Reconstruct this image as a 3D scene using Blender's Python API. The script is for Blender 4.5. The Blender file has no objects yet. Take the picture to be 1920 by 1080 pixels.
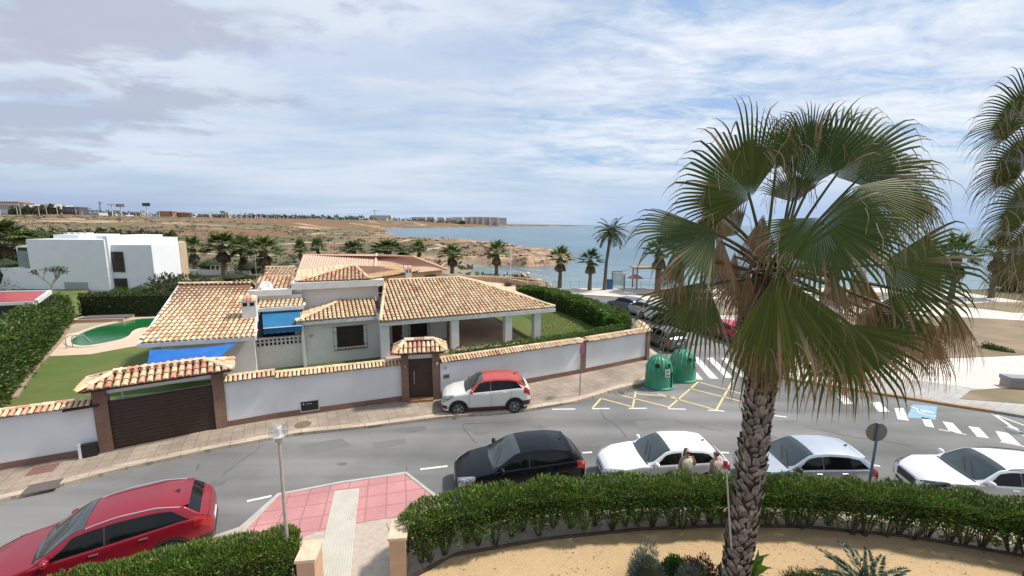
import bpy, bmesh, math, random
import numpy as np
from mathutils import Vector, Matrix, noise
R = random.Random(11)
NR = np.random.RandomState(5)
rad = math.radians
scn = bpy.context.scene
COL = scn.collection
PI = math.pi

# ------------------------------------------------------------------ camera
CH = 8.7; CF = 800.0
CP = rad(8.5); CR = rad(0.35)
fw = Vector((0, math.cos(CP), -math.sin(CP))); up0 = Vector((0, math.sin(CP), math.cos(CP))); rt0 = Vector((1, 0, 0))
rt = rt0 * math.cos(CR) + up0 * math.sin(CR); up = up0 * math.cos(CR) - rt0 * math.sin(CR)
cd = bpy.data.cameras.new('camera'); cam = bpy.data.objects.new('camera', cd); COL.objects.link(cam)
cam.matrix_world = Matrix(((rt.x, up.x, -fw.x, 0), (rt.y, up.y, -fw.y, 0), (rt.z, up.z, -fw.z, CH), (0, 0, 0, 1)))
cd.sensor_width = 36; cd.lens = 36 * CF / 1920; cd.clip_end = 60000; cd.clip_start = 0.05
scn.camera = cam

def ray(px, py):
    return fw + rt * ((px - 960) / CF) + up * ((540 - py) / CF)
def G(px, py, z=0.0):
    """survey point: where the sight line of a photo point meets height z"""
    d = ray(px, py); t = (z - CH) / d.z
    return Vector((d.x * t, d.y * t, z))
def D(px, py, Y):
    """survey point at depth Y"""
    d = ray(px, py); t = Y / d.y
    return Vector((d.x * t, Y, CH + d.z * t))

# ------------------------------------------------------------------ materials
MATS = {}
def mat(name, c1, c2=None, scale=6.0, rough=.8, bump=0.0, bscale=None, metal=0.0, spec=.5, attr=None, coat=0.0, detail=4.0,
        c3=None, scale3=1.0, trans=0.0, coords='Object', thr=(.35, .65), sss=0.0, stretch=None, alpha=1.0, thr3=(.45, .6)):
    if name in MATS: return MATS[name]
    m = bpy.data.materials.new(name); m.use_nodes = True; MATS[name] = m
    nt = m.node_tree; N = nt.nodes; Lk = nt.links
    b = N['Principled BSDF']
    b.inputs['Roughness'].default_value = rough
    b.inputs['Metallic'].default_value = metal
    b.inputs['Specular IOR Level'].default_value = spec
    b.inputs['Coat Weight'].default_value = coat
    b.inputs['Transmission Weight'].default_value = trans
    b.inputs['Alpha'].default_value = alpha
    tc = N.new('ShaderNodeTexCoord'); vec = tc.outputs[coords]
    if stretch:
        mp = N.new('ShaderNodeMapping'); mp.inputs['Scale'].default_value = stretch
        Lk.new(vec, mp.inputs['Vector']); vec = mp.outputs['Vector']
    def ns(s, d=detail):
        n = N.new('ShaderNodeTexNoise'); n.inputs['Scale'].default_value = s; n.inputs['Detail'].default_value = d
        Lk.new(vec, n.inputs['Vector']); return n.outputs['Fac']
    def mix(fac, a, bb, mode='MIX'):
        x = N.new('ShaderNodeMix'); x.data_type = 'RGBA'; x.blend_type = mode
        if isinstance(fac, float): x.inputs[0].default_value = fac
        else: Lk.new(fac, x.inputs[0])
        for i, s in ((6, a), (7, bb)):
            if isinstance(s, tuple): x.inputs[i].default_value = (*s, 1)
            else: Lk.new(s, x.inputs[i])
        return x.outputs[2]
    def ramp(f, lo, hi):
        r = N.new('ShaderNodeMapRange'); r.inputs[1].default_value = lo; r.inputs[2].default_value = hi
        Lk.new(f, r.inputs[0]); return r.outputs[0]
    if attr:
        a = N.new('ShaderNodeAttribute'); a.attribute_name = attr
        col = a.outputs['Color']
        if c2: col = mix(ramp(ns(scale), *thr), col, mix(1.0, col, c2, 'MULTIPLY'))
    else:
        col = c1
        if c2: col = mix(ramp(ns(scale), *thr), c1, c2)
    if c3: col = mix(ramp(ns(scale3), *thr3), col, c3)
    if isinstance(col, tuple): b.inputs['Base Color'].default_value = (*col, 1)
    else: Lk.new(col, b.inputs['Base Color'])
    if bump:
        bp = N.new('ShaderNodeBump'); bp.inputs['Strength'].default_value = bump; bp.inputs['Distance'].default_value = .02
        Lk.new(ns(bscale or scale * 4), bp.inputs['Height']); Lk.new(bp.outputs[0], b.inputs['Normal'])
    return m

def brick_mat(name, c1, c2, cm, bw, bh, mortar, rot=0.0, rough=.85, off=.5, bump=.4, var=None, vscale=.6, coords='Object', axes=None, nstr=.35):
    if name in MATS: return MATS[name]
    m = bpy.data.materials.new(name); m.use_nodes = True; MATS[name] = m
    nt = m.node_tree; N = nt.nodes; Lk = nt.links; b = N['Principled BSDF']; b.inputs['Roughness'].default_value = rough
    tc = N.new('ShaderNodeTexCoord'); mp = N.new('ShaderNodeMapping'); mp.inputs['Rotation'].default_value = (axes or (0, 0, rot))
    Lk.new(tc.outputs[coords], mp.inputs['Vector'])
    br = N.new('ShaderNodeTexBrick'); Lk.new(mp.outputs[0], br.inputs['Vector'])
    br.inputs['Color1'].default_value = (*c1, 1); br.inputs['Color2'].default_value = (*c2, 1); br.inputs['Mortar'].default_value = (*cm, 1)
    br.inputs['Scale'].default_value = 1; br.inputs['Brick Width'].default_value = bw; br.inputs['Row Height'].default_value = bh
    br.inputs['Mortar Size'].default_value = mortar; br.offset = off
    col = br.outputs['Color']
    n = N.new('ShaderNodeTexNoise'); n.inputs['Scale'].default_value = vscale; n.inputs['Detail'].default_value = 6; Lk.new(tc.outputs[coords], n.inputs['Vector'])
    n2 = N.new('ShaderNodeTexNoise'); n2.inputs['Scale'].default_value = 30; n2.inputs['Detail'].default_value = 3; Lk.new(tc.outputs[coords], n2.inputs['Vector'])
    x = N.new('ShaderNodeMix'); x.data_type = 'RGBA'; x.blend_type = 'MULTIPLY'; x.inputs[0].default_value = 1
    r = N.new('ShaderNodeMapRange'); r.inputs[1].default_value = .3; r.inputs[2].default_value = .7; r.inputs[3].default_value = 1 - nstr; r.inputs[4].default_value = 1 + nstr * .6
    Lk.new(n.outputs['Fac'], r.inputs[0]); Lk.new(col, x.inputs[6]); Lk.new(r.outputs[0], x.inputs[7])
    x2 = N.new('ShaderNodeMix'); x2.data_type = 'RGBA'; x2.blend_type = 'MULTIPLY'; x2.inputs[0].default_value = 1
    r2 = N.new('ShaderNodeMapRange'); r2.inputs[1].default_value = .3; r2.inputs[2].default_value = .7; r2.inputs[3].default_value = .8; r2.inputs[4].default_value = 1.15
    Lk.new(n2.outputs['Fac'], r2.inputs[0]); Lk.new(x.outputs[2], x2.inputs[6]); Lk.new(r2.outputs[0], x2.inputs[7])
    Lk.new(x2.outputs[2], b.inputs['Base Color'])
    bp = N.new('ShaderNodeBump'); bp.inputs['Strength'].default_value = bump; bp.inputs['Distance'].default_value = .01; bp.invert = True
    Lk.new(br.outputs['Fac'], bp.inputs['Height']); Lk.new(bp.outputs[0], b.inputs['Normal'])
    return m

# ------------------------------------------------------------------ objects
def tag(o, label=None, cat=None, group=None, kind=None):
    if label: o['label'] = label
    if cat: o['category'] = cat
    if group: o['group'] = group
    if kind: o['kind'] = kind
    return o
def thing(name, label, cat, loc=(0, 0, 0), rz=0.0, group=None):
    o = bpy.data.objects.new(name, None); COL.objects.link(o)
    o.location = loc; o.rotation_euler = (0, 0, rz); o.empty_display_size = .3
    return tag(o, label, cat, group)
def inv(E):
    return (Matrix.Translation(E.location) @ Matrix.Rotation(E.rotation_euler.z, 4, 'Z')).inverted()
def copy_tree(o, parent=None):
    c = o.copy(); COL.objects.link(c)
    if parent: c.parent = parent
    for ch in KIDS.get(o.name, []):
        k = copy_tree(ch, c); KIDS.setdefault(c.name, []).append(k)
    return c
KIDS = {}
def setparent(o, p):
    o.parent = p; KIDS.setdefault(p.name, []).append(o)

class MB:
    def __init__(s): s.v = []; s.f = []; s.m = []; s.c = []; s.cur = (1, 1, 1)
    def add(s, vs, fs, mi=0, col=None):
        n = len(s.v); s.v += [tuple(p) for p in vs]; c = col or s.cur
        s.c += [c] * len(vs)
        for f in fs: s.f.append(tuple(n + i for i in f)); s.m.append(mi)
        return s
    def quad(s, a, b, c, d, mi=0, col=None): return s.add([a, b, c, d], [(0, 1, 2, 3)], mi, col)
    def box(s, x0, x1, y0, y1, z0, z1, mi=0, M=None, col=None):
        vs = [Vector((x, y, z)) for z in (z0, z1) for x, y in ((x0, y0), (x1, y0), (x1, y1), (x0, y1))]
        if M is not None: vs = [M @ p for p in vs]
        return s.add(vs, [(3, 2, 1, 0), (4, 5, 6, 7), (0, 1, 5, 4), (1, 2, 6, 5), (2, 3, 7, 6), (3, 0, 4, 7)], mi, col)
    def beam(s, a, b, w, h, z_up=Vector((0, 0, 1)), mi=0, col=None):
        a = Vector(a); b = Vector(b); d = (b - a); L = d.length; d.normalize()
        x = d.cross(z_up)
        if x.length < 1e-4: x = Vector((1, 0, 0))
        x.normalize(); y = x.cross(d); vs = []
        for p in (a, b):
            for i, j in ((-1, -1), (1, -1), (1, 1), (-1, 1)): vs.append(p + x * (i * w / 2) + y * (j * h / 2))
        return s.add(vs, [(0, 1, 2, 3), (7, 6, 5, 4), (0, 4, 5, 1), (1, 5, 6, 2), (2, 6, 7, 3), (3, 7, 4, 0)], mi, col)
    def tube(s, pts, rr, n=8, mi=0, col=None, cap=True):
        pts = [Vector(p) for p in pts]; k = len(pts)
        if not hasattr(rr, '__len__'): rr = [rr] * k
        vs = []; ref = None
        for i, p in enumerate(pts):
            d = (pts[min(i + 1, k - 1)] - pts[max(i - 1, 0)]).normalized()
            x = d.cross(Vector((0, 0, 1)) if abs(d.z) < .95 else Vector((1, 0, 0))).normalized() if ref is None else (ref - d * ref.dot(d)).normalized()
            ref = x; y = d.cross(x)
            for j in range(n):
                a = 2 * PI * j / n; vs.append(p + (x * math.cos(a) + y * math.sin(a)) * rr[i])
        fs = [(i * n + j, i * n + (j + 1) % n, (i + 1) * n + (j + 1) % n, (i + 1) * n + j) for i in range(k - 1) for j in range(n)]
        if cap: fs += [tuple(range(n))[::-1], tuple((k - 1) * n + j for j in range(n))]
        return s.add(vs, fs, mi, col)
    def lathe(s, prof, n=20, c=(0, 0, 0), M=None, mi=0, col=None, cap=True):
        vs = []
        for r, z in prof:
            for j in range(n):
                a = 2 * PI * j / n; p = Vector((c[0] + r * math.cos(a), c[1] + r * math.sin(a), c[2] + z)); vs.append(M @ p if M is not None else p)
        k = len(prof)
        fs = [(i * n + j, i * n + (j + 1) % n, (i + 1) * n + (j + 1) % n, (i + 1) * n + j) for i in range(k - 1) for j in range(n)]
        if cap: fs += [tuple(range(n))[::-1], tuple((k - 1) * n + j for j in range(n))]
        return s.add(vs, fs, mi, col)
    def prism(s, poly, z0, z1, mi=0, col=None, mi_side=None):
        n = len(poly); vs = [(p[0], p[1], z0) for p in poly] + [(p[0], p[1], z1) for p in poly]
        area = sum(poly[i][0] * poly[(i + 1) % n][1] - poly[(i + 1) % n][0] * poly[i][1] for i in range(n))
        o = 1 if area > 0 else -1
        top = tuple(range(n, 2 * n)); bot = tuple(range(n))[::-1]
        sd = [(i, (i + 1) % n, n + (i + 1) % n, n + i) for i in range(n)]
        if o < 0: top = top[::-1]; bot = bot[::-1]; sd = [f[::-1] for f in sd]
        s.add(vs, [top, bot], mi, col)
        k = len(s.v) - 2 * n
        for f in sd: s.f.append(tuple(k + i for i in f)); s.m.append(mi if mi_side is None else mi_side)
        return s
    def sheet(s, poly, z, mi=0, col=None):
        n = len(poly)
        area = sum(poly[i][0] * poly[(i + 1) % n][1] - poly[(i + 1) % n][0] * poly[i][1] for i in range(n))
        f = tuple(range(n)) if area > 0 else tuple(range(n))[::-1]
        return s.add([(p[0], p[1], z) for p in poly], [f], mi, col)
    def build(s, name, mats, parent=None, world=False, smooth=False, recenter=False, angle=None, bevel=0):
        me = bpy.data.meshes.new(name)
        M = inv(parent) if (parent is not None and world) else None
        vs = s.v if M is None else [tuple(M @ Vector(p)) for p in s.v]
        loc = (0, 0, 0)
        if recenter and parent is None:
            a = np.array(vs); loc = ((a[:, 0].min() + a[:, 0].max()) / 2, (a[:, 1].min() + a[:, 1].max()) / 2, a[:, 2].min())
            vs = (a - np.array(loc)).tolist()
        me.from_pydata(vs, [], s.f)
        if not isinstance(mats, (list, tuple)): mats = [mats]
        for m in mats: me.materials.append(m)
        if len(mats) > 1: me.polygons.foreach_set('material_index', s.m)
        if any(c != (1, 1, 1) for c in s.c):
            at = me.color_attributes.new('Col', 'FLOAT_COLOR', 'POINT')
            a = np.ones((len(s.v), 4), dtype=np.float32); a[:, :3] = np.array(s.c, dtype=np.float32)
            at.data.foreach_set('color', a.ravel())
        me.update()
        if smooth or angle:
            me.polygons.foreach_set('use_smooth', [True] * len(me.polygons))
            if angle: me.set_sharp_from_angle(angle=rad(angle))
        o = bpy.data.objects.new(name, me); COL.objects.link(o); o.location = loc
        if parent is not None: setparent(o, parent)
        if bevel:
            md = o.modifiers.new('bevel', 'BEVEL'); md.width = bevel; md.segments = 2; md.limit_method = 'ANGLE'
        return o

def np_obj(name, V, F, C, mats, parent=None, world=False, smooth=False, recenter=False):
    """fast mesh of quads (F: n x 4) or tris from arrays"""
    V = np.asarray(V, dtype=np.float32).copy(); F = np.asarray(F, dtype=np.int32)
    if parent is not None and world:
        M = np.array(inv(parent)); V = (V @ M[:3, :3].T + M[:3, 3]).astype(np.float32)
    loc = (0, 0, 0)
    if recenter and parent is None:
        loc = ((V[:, 0].min() + V[:, 0].max()) / 2, (V[:, 1].min() + V[:, 1].max()) / 2, float(V[:, 2].min()))
        V = V - np.array(loc, dtype=np.float32)
    me = bpy.data.meshes.new(name); k = F.shape[1]
    me.vertices.add(len(V)); me.vertices.foreach_set('co', V.ravel())
    me.loops.add(F.size); me.loops.foreach_set('vertex_index', F.ravel())
    me.polygons.add(len(F)); me.polygons.foreach_set('loop_start', np.arange(0, F.size, k, dtype=np.int32))
    if smooth: me.polygons.foreach_set('use_smooth', np.ones(len(F), dtype=bool))
    if C is not None:
        at = me.color_attributes.new('Col', 'FLOAT_COLOR', 'POINT')
        a = np.ones((len(V), 4), dtype=np.float32); a[:, :3] = C; at.data.foreach_set('color', a.ravel())
    me.update(calc_edges=True)
    for m in (mats if isinstance(mats, (list, tuple)) else [mats]): me.materials.append(m)
    o = bpy.data.objects.new(name, me); COL.objects.link(o); o.location = [float(x) for x in loc]
    if parent is not None: setparent(o, parent)
    return o

def unit(a): return a / (np.linalg.norm(a, axis=1, keepdims=True) + 1e-9)
def leaf_arrays(P, Dn, L, W, C, side=None, bend=.15):
    n = len(P); Dn = unit(Dn)
    S = np.cross(Dn, side if side is not None else NR.normal(size=(n, 3))); S = unit(S)
    Nn = np.cross(S, Dn)
    L = L[:, None]; W = W[:, None]
    tip = P + Dn * L - Nn * L * bend
    mid = P + Dn * L * .5 + Nn * L * bend * .3
    V = np.stack([P, mid + S * W / 2, tip, mid - S * W / 2], axis=1).reshape(-1, 3)
    F = np.arange(4 * n).reshape(-1, 4)
    return V, F, np.repeat(C, 4, axis=0)
def cat_arrays(parts):
    V = []; F = []; C = []; k = 0
    for v, f, c in parts: V.append(v); F.append(f + k); C.append(c); k += len(v)
    return np.concatenate(V), np.concatenate(F), np.concatenate(C)
def pick(pal, n):
    pal = np.array(pal); i = NR.randint(0, len(pal), n); return pal[i] * NR.uniform(.8, 1.2, (n, 1))
def vnoise(x, y, s=1.0, o=0.0):
    return noise.noise(Vector((x * s + o, y * s - o, o)))
def inpoly(x, y, poly):
    """numpy point in polygon"""
    x = np.asarray(x, float); y = np.asarray(y, float); r = np.zeros(x.shape, bool); n = len(poly)
    for i in range(n):
        x0, y0 = poly[i][0], poly[i][1]; x1, y1 = poly[(i + 1) % n][0], poly[(i + 1) % n][1]
        if y0 == y1: continue
        c = ((y0 > y) != (y1 > y)) & (x < (x1 - x0) * (y - y0) / (y1 - y0) + x0); r ^= c
    return r
def distpoly(x, y, poly):
    d = np.full(x.shape, 1e9); n = len(poly)
    for i in range(n):
        x0, y0 = poly[i][0], poly[i][1]; x1, y1 = poly[(i + 1) % n][0], poly[(i + 1) % n][1]
        dx, dy = x1 - x0, y1 - y0; L = dx * dx + dy * dy + 1e-9
        t = np.clip(((x - x0) * dx + (y - y0) * dy) / L, 0, 1)
        d = np.minimum(d, np.hypot(x - x0 - t * dx, y - y0 - t * dy))
    return d

# ------------------------------------------------------------------ light and sky
SAZ = rad(14); SEL = rad(55)
sdir = Vector((math.cos(SAZ) * math.cos(SEL), math.sin(SAZ) * math.cos(SEL), math.sin(SEL)))
ld = bpy.data.lights.new('sun', 'SUN'); lo = bpy.data.objects.new('sun', ld); COL.objects.link(lo)
ld.energy = 3.8; ld.angle = rad(6); ld.color = (1.0, .945, .87)
lo.rotation_euler = sdir.to_track_quat('Z', 'Y').to_euler(); lo.location = (30, 10, 60)
w = bpy.data.worlds.new('World'); scn.world = w; w.use_nodes = True
nt = w.node_tree; N = nt.nodes; LK = nt.links; bg = N['Background']; bg.inputs['Strength'].default_value = .096
sky = N.new('ShaderNodeTexSky'); sky.sky_type = 'NISHITA'; sky.sun_disc = False
sky.sun_elevation = SEL; sky.sun_rotation = math.atan2(sdir.x, sdir.y); sky.altitude = 0; sky.air_density = 1.0; sky.dust_density = 1.2
tc = N.new('ShaderNodeTexCoord'); sep = N.new('ShaderNodeSeparateXYZ'); LK.new(tc.outputs['Generated'], sep.inputs[0])
def mth(op, a, b=None, c=None, clamp=False):
    n = N.new('ShaderNodeMath'); n.operation = op; n.use_clamp = clamp
    for i, x in enumerate((a, b, c)):
        if x is None: continue
        if isinstance(x, (int, float)): n.inputs[i].default_value = x
        else: LK.new(x, n.inputs[i])
    return n.outputs[0]
def wmix(f, a, b):
    x = N.new('ShaderNodeMix'); x.data_type = 'RGBA'
    if isinstance(f, float): x.inputs[0].default_value = f
    else: LK.new(f, x.inputs[0])
    for i, s in ((6, a), (7, b)):
        if isinstance(s, tuple): x.inputs[i].default_value = (*s, 1)
        else: LK.new(s, x.inputs[i])
    return x.outputs[2]
def sst(x, a, b):
    n = N.new('ShaderNodeMapRange'); n.interpolation_type = 'SMOOTHSTEP'
    n.inputs[1].default_value = a; n.inputs[2].default_value = b; LK.new(x, n.inputs[0]); return n.outputs[0]
zc = mth('MAXIMUM', sep.outputs[2], 0.0)
den = mth('ADD', zc, .09)
cx = mth('DIVIDE', sep.outputs[0], den); cy = mth('DIVIDE', sep.outputs[1], den)
cmb = N.new('ShaderNodeCombineXYZ'); LK.new(cx, cmb.inputs[0]); LK.new(cy, cmb.inputs[1])
def wnoise(scale, rot, sc, detail=7, rough=.55, off=(0, 0, 0), dist=0.0):
    mp = N.new('ShaderNodeMapping'); mp.inputs['Rotation'].default_value = (0, 0, rot); mp.inputs['Scale'].default_value = sc; mp.inputs['Location'].default_value = off
    LK.new(cmb.outputs[0], mp.inputs[0])
    n = N.new('ShaderNodeTexNoise'); n.inputs['Scale'].default_value = scale; n.inputs['Detail'].default_value = detail; n.inputs['Roughness'].default_value = rough; n.inputs['Distortion'].default_value = dist
    LK.new(mp.outputs[0], n.inputs['Vector']); return n.outputs['Fac']
def blob(px, py, rx, ry, rot=0.0):
    """soft mask round a direction in the cloud layer plane"""
    d = ray(px, py).normalized(); qx, qy = d.x / (max(d.z, 0) + .09), d.y / (max(d.z, 0) + .09)
    mp = N.new('ShaderNodeMapping'); mp.vector_type = 'TEXTURE'; mp.inputs['Location'].default_value = (qx, qy, 0); mp.inputs['Rotation'].default_value = (0, 0, rot); mp.inputs['Scale'].default_value = (rx, ry, 1)
    LK.new(cmb.outputs[0], mp.inputs[0]); ln = N.new('ShaderNodeVectorMath'); ln.operation = 'LENGTH'; LK.new(mp.outputs[0], ln.inputs[0])
    return ln.outputs['Value']
# thin high veil everywhere, streaky broken white layer to the right, grey low clouds to the left
base = wmix(.58, sky.outputs[0], (4.4, 5.7, 7.5))
n1 = wnoise(.75, rad(-35), (1, 2.1, 1), 8, .56, (3, 1, 0), .3)
n2 = wnoise(3.2, rad(-30), (1, 1.6, 1), 10, .66, (0, 4, 0), .6)
n3 = wnoise(.38, rad(10), (1, 1.3, 1), 5, .5, (7, 2, 0))
az = mth('DIVIDE', sep.outputs[0], mth('ADD', mth('ABSOLUTE', sep.outputs[1]), .01))
right = sst(az, -.35, .40)
veil = mth('MULTIPLY_ADD', n3, .9, mth('MULTIPLY', n1, .5))
c = wmix(sst(veil, .50, .88), base, (6.0, 6.6, 7.5))
brk = mth('ADD', mth('MULTIPLY', n1, .5), mth('MULTIPLY', n2, .5))
hz = sst(sep.outputs[2], .035, .16)
c = wmix(mth('MULTIPLY', mth('MULTIPLY', sst(brk, .42, .62), mth('MULTIPLY_ADD', right, .92, .04)), hz), c, (7.3, 7.75, 8.4))
gap = mth('MULTIPLY', mth('MULTIPLY', sst(brk, .47, .36), mth('MULTIPLY_ADD', right, .7, .12)), hz)
c = wmix(gap, c, (2.7, 4.2, 6.9))
shd = wnoise(1.7, rad(-38), (1, 2.2, 1), 7, .55, (1, 9, 0), .4)
c = wmix(mth('MULTIPLY', mth('MULTIPLY', sst(shd, .5, .68), mth('MULTIPLY_ADD', right, .42, .1)), hz), c, (4.5, 5.2, 6.9))
# dark grey cloud masses of the left sky
nd = wnoise(1.7, rad(20), (1, 1.2, 1), 8, .6, (2, 2, 0), .3)
def cloudmass(cc, px, py, rx, ry, rot, col, amt=.8, k=3.6):
    f = sst(mth('ADD', blob(px, py, rx, ry, rot), mth('MULTIPLY', mth('SUBTRACT', nd, .5), k)), 1.05, .45)
    return wmix(mth('MULTIPLY', f, amt), cc, col)
c = cloudmass(c, 190, 60, 1.0, .34, rad(8), (4.0, 4.35, 5.3), .85)
c = cloudmass(c, 20, 92, .55, .18, rad(0), (4.2, 4.5, 5.6), .75)
c = cloudmass(c, 110, 218, 1.3, .42, rad(-4), (3.9, 4.35, 5.4), .85)
c = cloudmass(c, 20, 165, .7, .2, rad(0), (3.9, 4.2, 5.3), .7)
c = cloudmass(c, 20, 295, 1.2, .4, rad(-4), (3.9, 4.2, 5.2), .7)
c = cloudmass(c, 700, 110, 1.2, .32, rad(0), (3.9, 4.8, 6.7), .45)
# horizon tones: grey blue to the left, clear pale blue over the sea
hl = sst(sep.outputs[2], .13, .0)
c = wmix(mth('MULTIPLY', hl, .55), c, (3.9, 5.0, 6.9))
c = wmix(mth('MULTIPLY', sst(sep.outputs[2], .10, .02), mth('MULTIPLY', sst(az, .1, .3), .5)), c, (2.75, 4.3, 6.9))
lob = mth('MULTIPLY', sst(sep.outputs[2], .10, .01), sst(az, -.45, -.9))
c = wmix(mth('MULTIPLY', lob, .75), c, (2.75, 3.55, 5.2))
LK.new(c, bg.inputs['Color'])
vs_ = scn.view_settings; vs_.view_transform = 'Standard'; vs_.look = 'None'; vs_.exposure = .36; vs_.gamma = 1
# ================================================================== SETTING
def struct(o): return tag(o, kind='structure')
SEA = -2.0
cp = [(975, 424.3), (850, 426.2), (800, 427.3), (730, 428), (714, 429), (722, 434), (735, 442), (745, 447.5), (800, 449), (860, 452), (920, 457), (965, 464), (990, 470), (1030, 472),
      (1062, 477), (1074, 484), (1066, 491), (1040, 496), (1000, 498), (945, 498), (912, 498), (905, 506), (945, 513), (985, 521), (1018, 531), (1040, 540)]
COAST = [tuple(G(x, y, SEA + .3)[:2]) for x, y in cp] + [(5.6, 58.2), (14, 58.6), (40, 60), (90, 62), (200, 60), (420, 52), (420, -60), (-7000, -60), (-7000, 9000), (700, 9000), (560, 3200), (300, 2600)]
def axis(fine0, fine1, step, lo, hi, g):
    a = list(np.arange(fine0, fine1, step)); s = step; x = fine1
    while x < hi: a.append(x); s *= g; x += s
    a.append(hi); s = step; x = fine0 - step; b = []
    while x > lo: b.append(x); s *= g; x -= s
    b.append(lo); return np.array(sorted(b) + a)
ax = axis(-42, 46, .9, -7000, 900, 1.055); ay = axis(52, 130, .8, -60, 9000, 1.045)
XX, YY = np.meshgrid(ax, ay)
ins = inpoly(XX, YY, COAST); dst = distpoly(XX, YY, COAST); sd = np.where(ins, dst, -dst)
def sm(x, a, b):
    t = np.clip((x - a) / (b - a), 0, 1); return t * t * (3 - 2 * t)
fl = np.vectorize(lambda x, y, s, o: noise.fractal(Vector((x * s + o, y * s, o)), 1.0, 2.1, 5))
rough1 = fl(XX, YY, .02, 3.0); rough2 = fl(XX, YY, .12, 8.0)
far = sm(YY, 66, 120)
edge = sm(sd + rough2 * 2.2 * far, -.6, 2.4)
H0 = np.zeros_like(XX)
H0 += 16 * sm(-XX, 60, 520) * sm(YY, 130, 520) + 6 * sm(YY, 700, 1500)
H0 *= sm(sd, 5, 160)
H0 += far * (rough1 * 2.0 * sm(YY, 90, 240) + rough2 * .8) * sm(sd, -2, 12)
pen = sm(sd, 0, 2) * sm(YY, 62, 70) * (XX > -10) * (YY < 135)
H0 += pen * (-.1 + .6 * rough2)
beach = sm(-distpoly(XX, YY, [tuple(G(x, y, -1)[:2]) for x, y in ((900, 505), (868, 490), (905, 498), (940, 508), (900, 520), (868, 516))]), -8, -1) * (YY < 112)
Z = (SEA - 1.4) + edge * (H0 - SEA + 1.4)
Z = np.where(beach > .02, Z * (1 - beach) + (SEA - .25 + np.clip(sd, -2, 14) * .09) * beach, Z)
Z = np.where((YY < 60) & ins, -.06, Z)
ny, nx = XX.shape
V = np.stack([XX, YY, Z], -1).reshape(-1, 3); idx = np.arange(nx * ny).reshape(ny, nx)
F = np.stack([idx[:-1, :-1], idx[:-1, 1:], idx[1:, 1:], idx[1:, :-1]], -1).reshape(-1, 4)
# masks: red = bare orange rock by the water, green = beach sand, blue = unused
rock = np.clip(sm(-sd, -34, -2) * sm(YY, 62, 70) * sm(-YY, -520, -200) * 1.2 + 0 * XX, 0, 1) * (1 - beach)
C = np.stack([rock, beach, np.zeros_like(rock)], -1).reshape(-1, 3)
m = bpy.data.materials.new('dry_ground'); m.use_nodes = True; nt = m.node_tree; N = nt.nodes; LK = nt.links
b = N['Principled BSDF']; b.inputs['Roughness'].default_value = .95; b.inputs['Specular IOR Level'].default_value = .1
gp = N.new('ShaderNodeNewGeometry')
def gn(s, sc=(1, 1, 1), det=6, ro=.55):
    mp = N.new('ShaderNodeMapping'); mp.inputs['Scale'].default_value = sc; LK.new(gp.outputs['Position'], mp.inputs[0])
    n = N.new('ShaderNodeTexNoise'); n.inputs['Scale'].default_value = s; n.inputs['Detail'].default_value = det; n.inputs['Roughness'].default_value = ro
    LK.new(mp.outputs[0], n.inputs['Vector']); return n.outputs['Fac']
def gx(f, a, b_):
    x = N.new('ShaderNodeMix'); x.data_type = 'RGBA'; LK.new(f, x.inputs[0])
    for i, s in ((6, a), (7, b_)):
        if isinstance(s, tuple): x.inputs[i].default_value = (*s, 1)
        else: LK.new(s, x.inputs[i])
    return x.outputs[2]
c = gx(sst(gn(.035, (1, .6, 1)), .40, .58), (.235, .16, .105), (.14, .115, .07))
c = gx(sst(gn(.016, (.35, 1, 1), 7), .54, .60), c, (.46, .31, .21))
c = gx(sst(gn(.022, (1, .4, 1), 7), .49, .57), c, (.125, .12, .066))
c = gx(sst(gn(.3), .50, .68), c, (.14, .13, .075))
c = gx(sst(gn(.006, (.5, .6, 1), 5), .49, .53), c, (.20, .115, .07))
at = N.new('ShaderNodeAttribute'); at.attribute_name = 'Col'; sp = N.new('ShaderNodeSeparateColor'); LK.new(at.outputs['Color'], sp.inputs[0])
rk = gx(sst(gn(.16, (1, 1, 1.5), 8, .65), .42, .58), (.46, .30, .20), (.24, .175, .12)); rk = gx(sst(gn(.6, (1, 1, 1), 6, .65), .5, .62), rk, (.13, .095, .065))
c = gx(sp.outputs[0], c, rk)
c = gx(sp.outputs[1], c, gx(sst(gn(.15), .4, .6), (.30, .26, .20), (.22, .20, .155)))
LK.new(c, b.inputs['Base Color'])
bp = N.new('ShaderNodeBump'); bp.inputs['Strength'].default_value = .8; bp.inputs['Distance'].default_value = .4; LK.new(gn(.8), bp.inputs['Height']); LK.new(bp.outputs[0], b.inputs['Normal'])
ter = np_obj('ground', V, F, C, m, smooth=True); struct(ter)
# sea
m = bpy.data.materials.new('sea'); m.use_nodes = True; nt = m.node_tree; N = nt.nodes; LK = nt.links; b = N['Principled BSDF']
gp = N.new('ShaderNodeNewGeometry')
c = gx(sst(gn(.012, (1, .35, 1)), .4, .62), (.04, .105, .145), (.06, .15, .185))
c = gx(sst(gn(.05, (1, .3, 1)), .5, .68), c, (.04, .10, .14))
sy = N.new('ShaderNodeSeparateXYZ'); LK.new(gp.outputs['Position'], sy.inputs[0])
c = gx(sst(sy.outputs[1], 160, 60), c, (.16, .23, .24))
c = gx(sst(gn(.35, (.25, 1.2, 1), 5), .52, .7), c, (.05, .10, .125))
LK.new(c, b.inputs['Base Color']); b.inputs['Roughness'].default_value = .22; b.inputs['IOR'].default_value = 1.33
bp = N.new('ShaderNodeBump'); bp.inputs['Strength'].default_value = .55; bp.inputs['Distance'].default_value = .5
LK.new(gn(.5, (.8, 2.2, 1), 8, .62), bp.inputs['Height']); LK.new(bp.outputs[0], b.inputs['Normal'])
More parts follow.
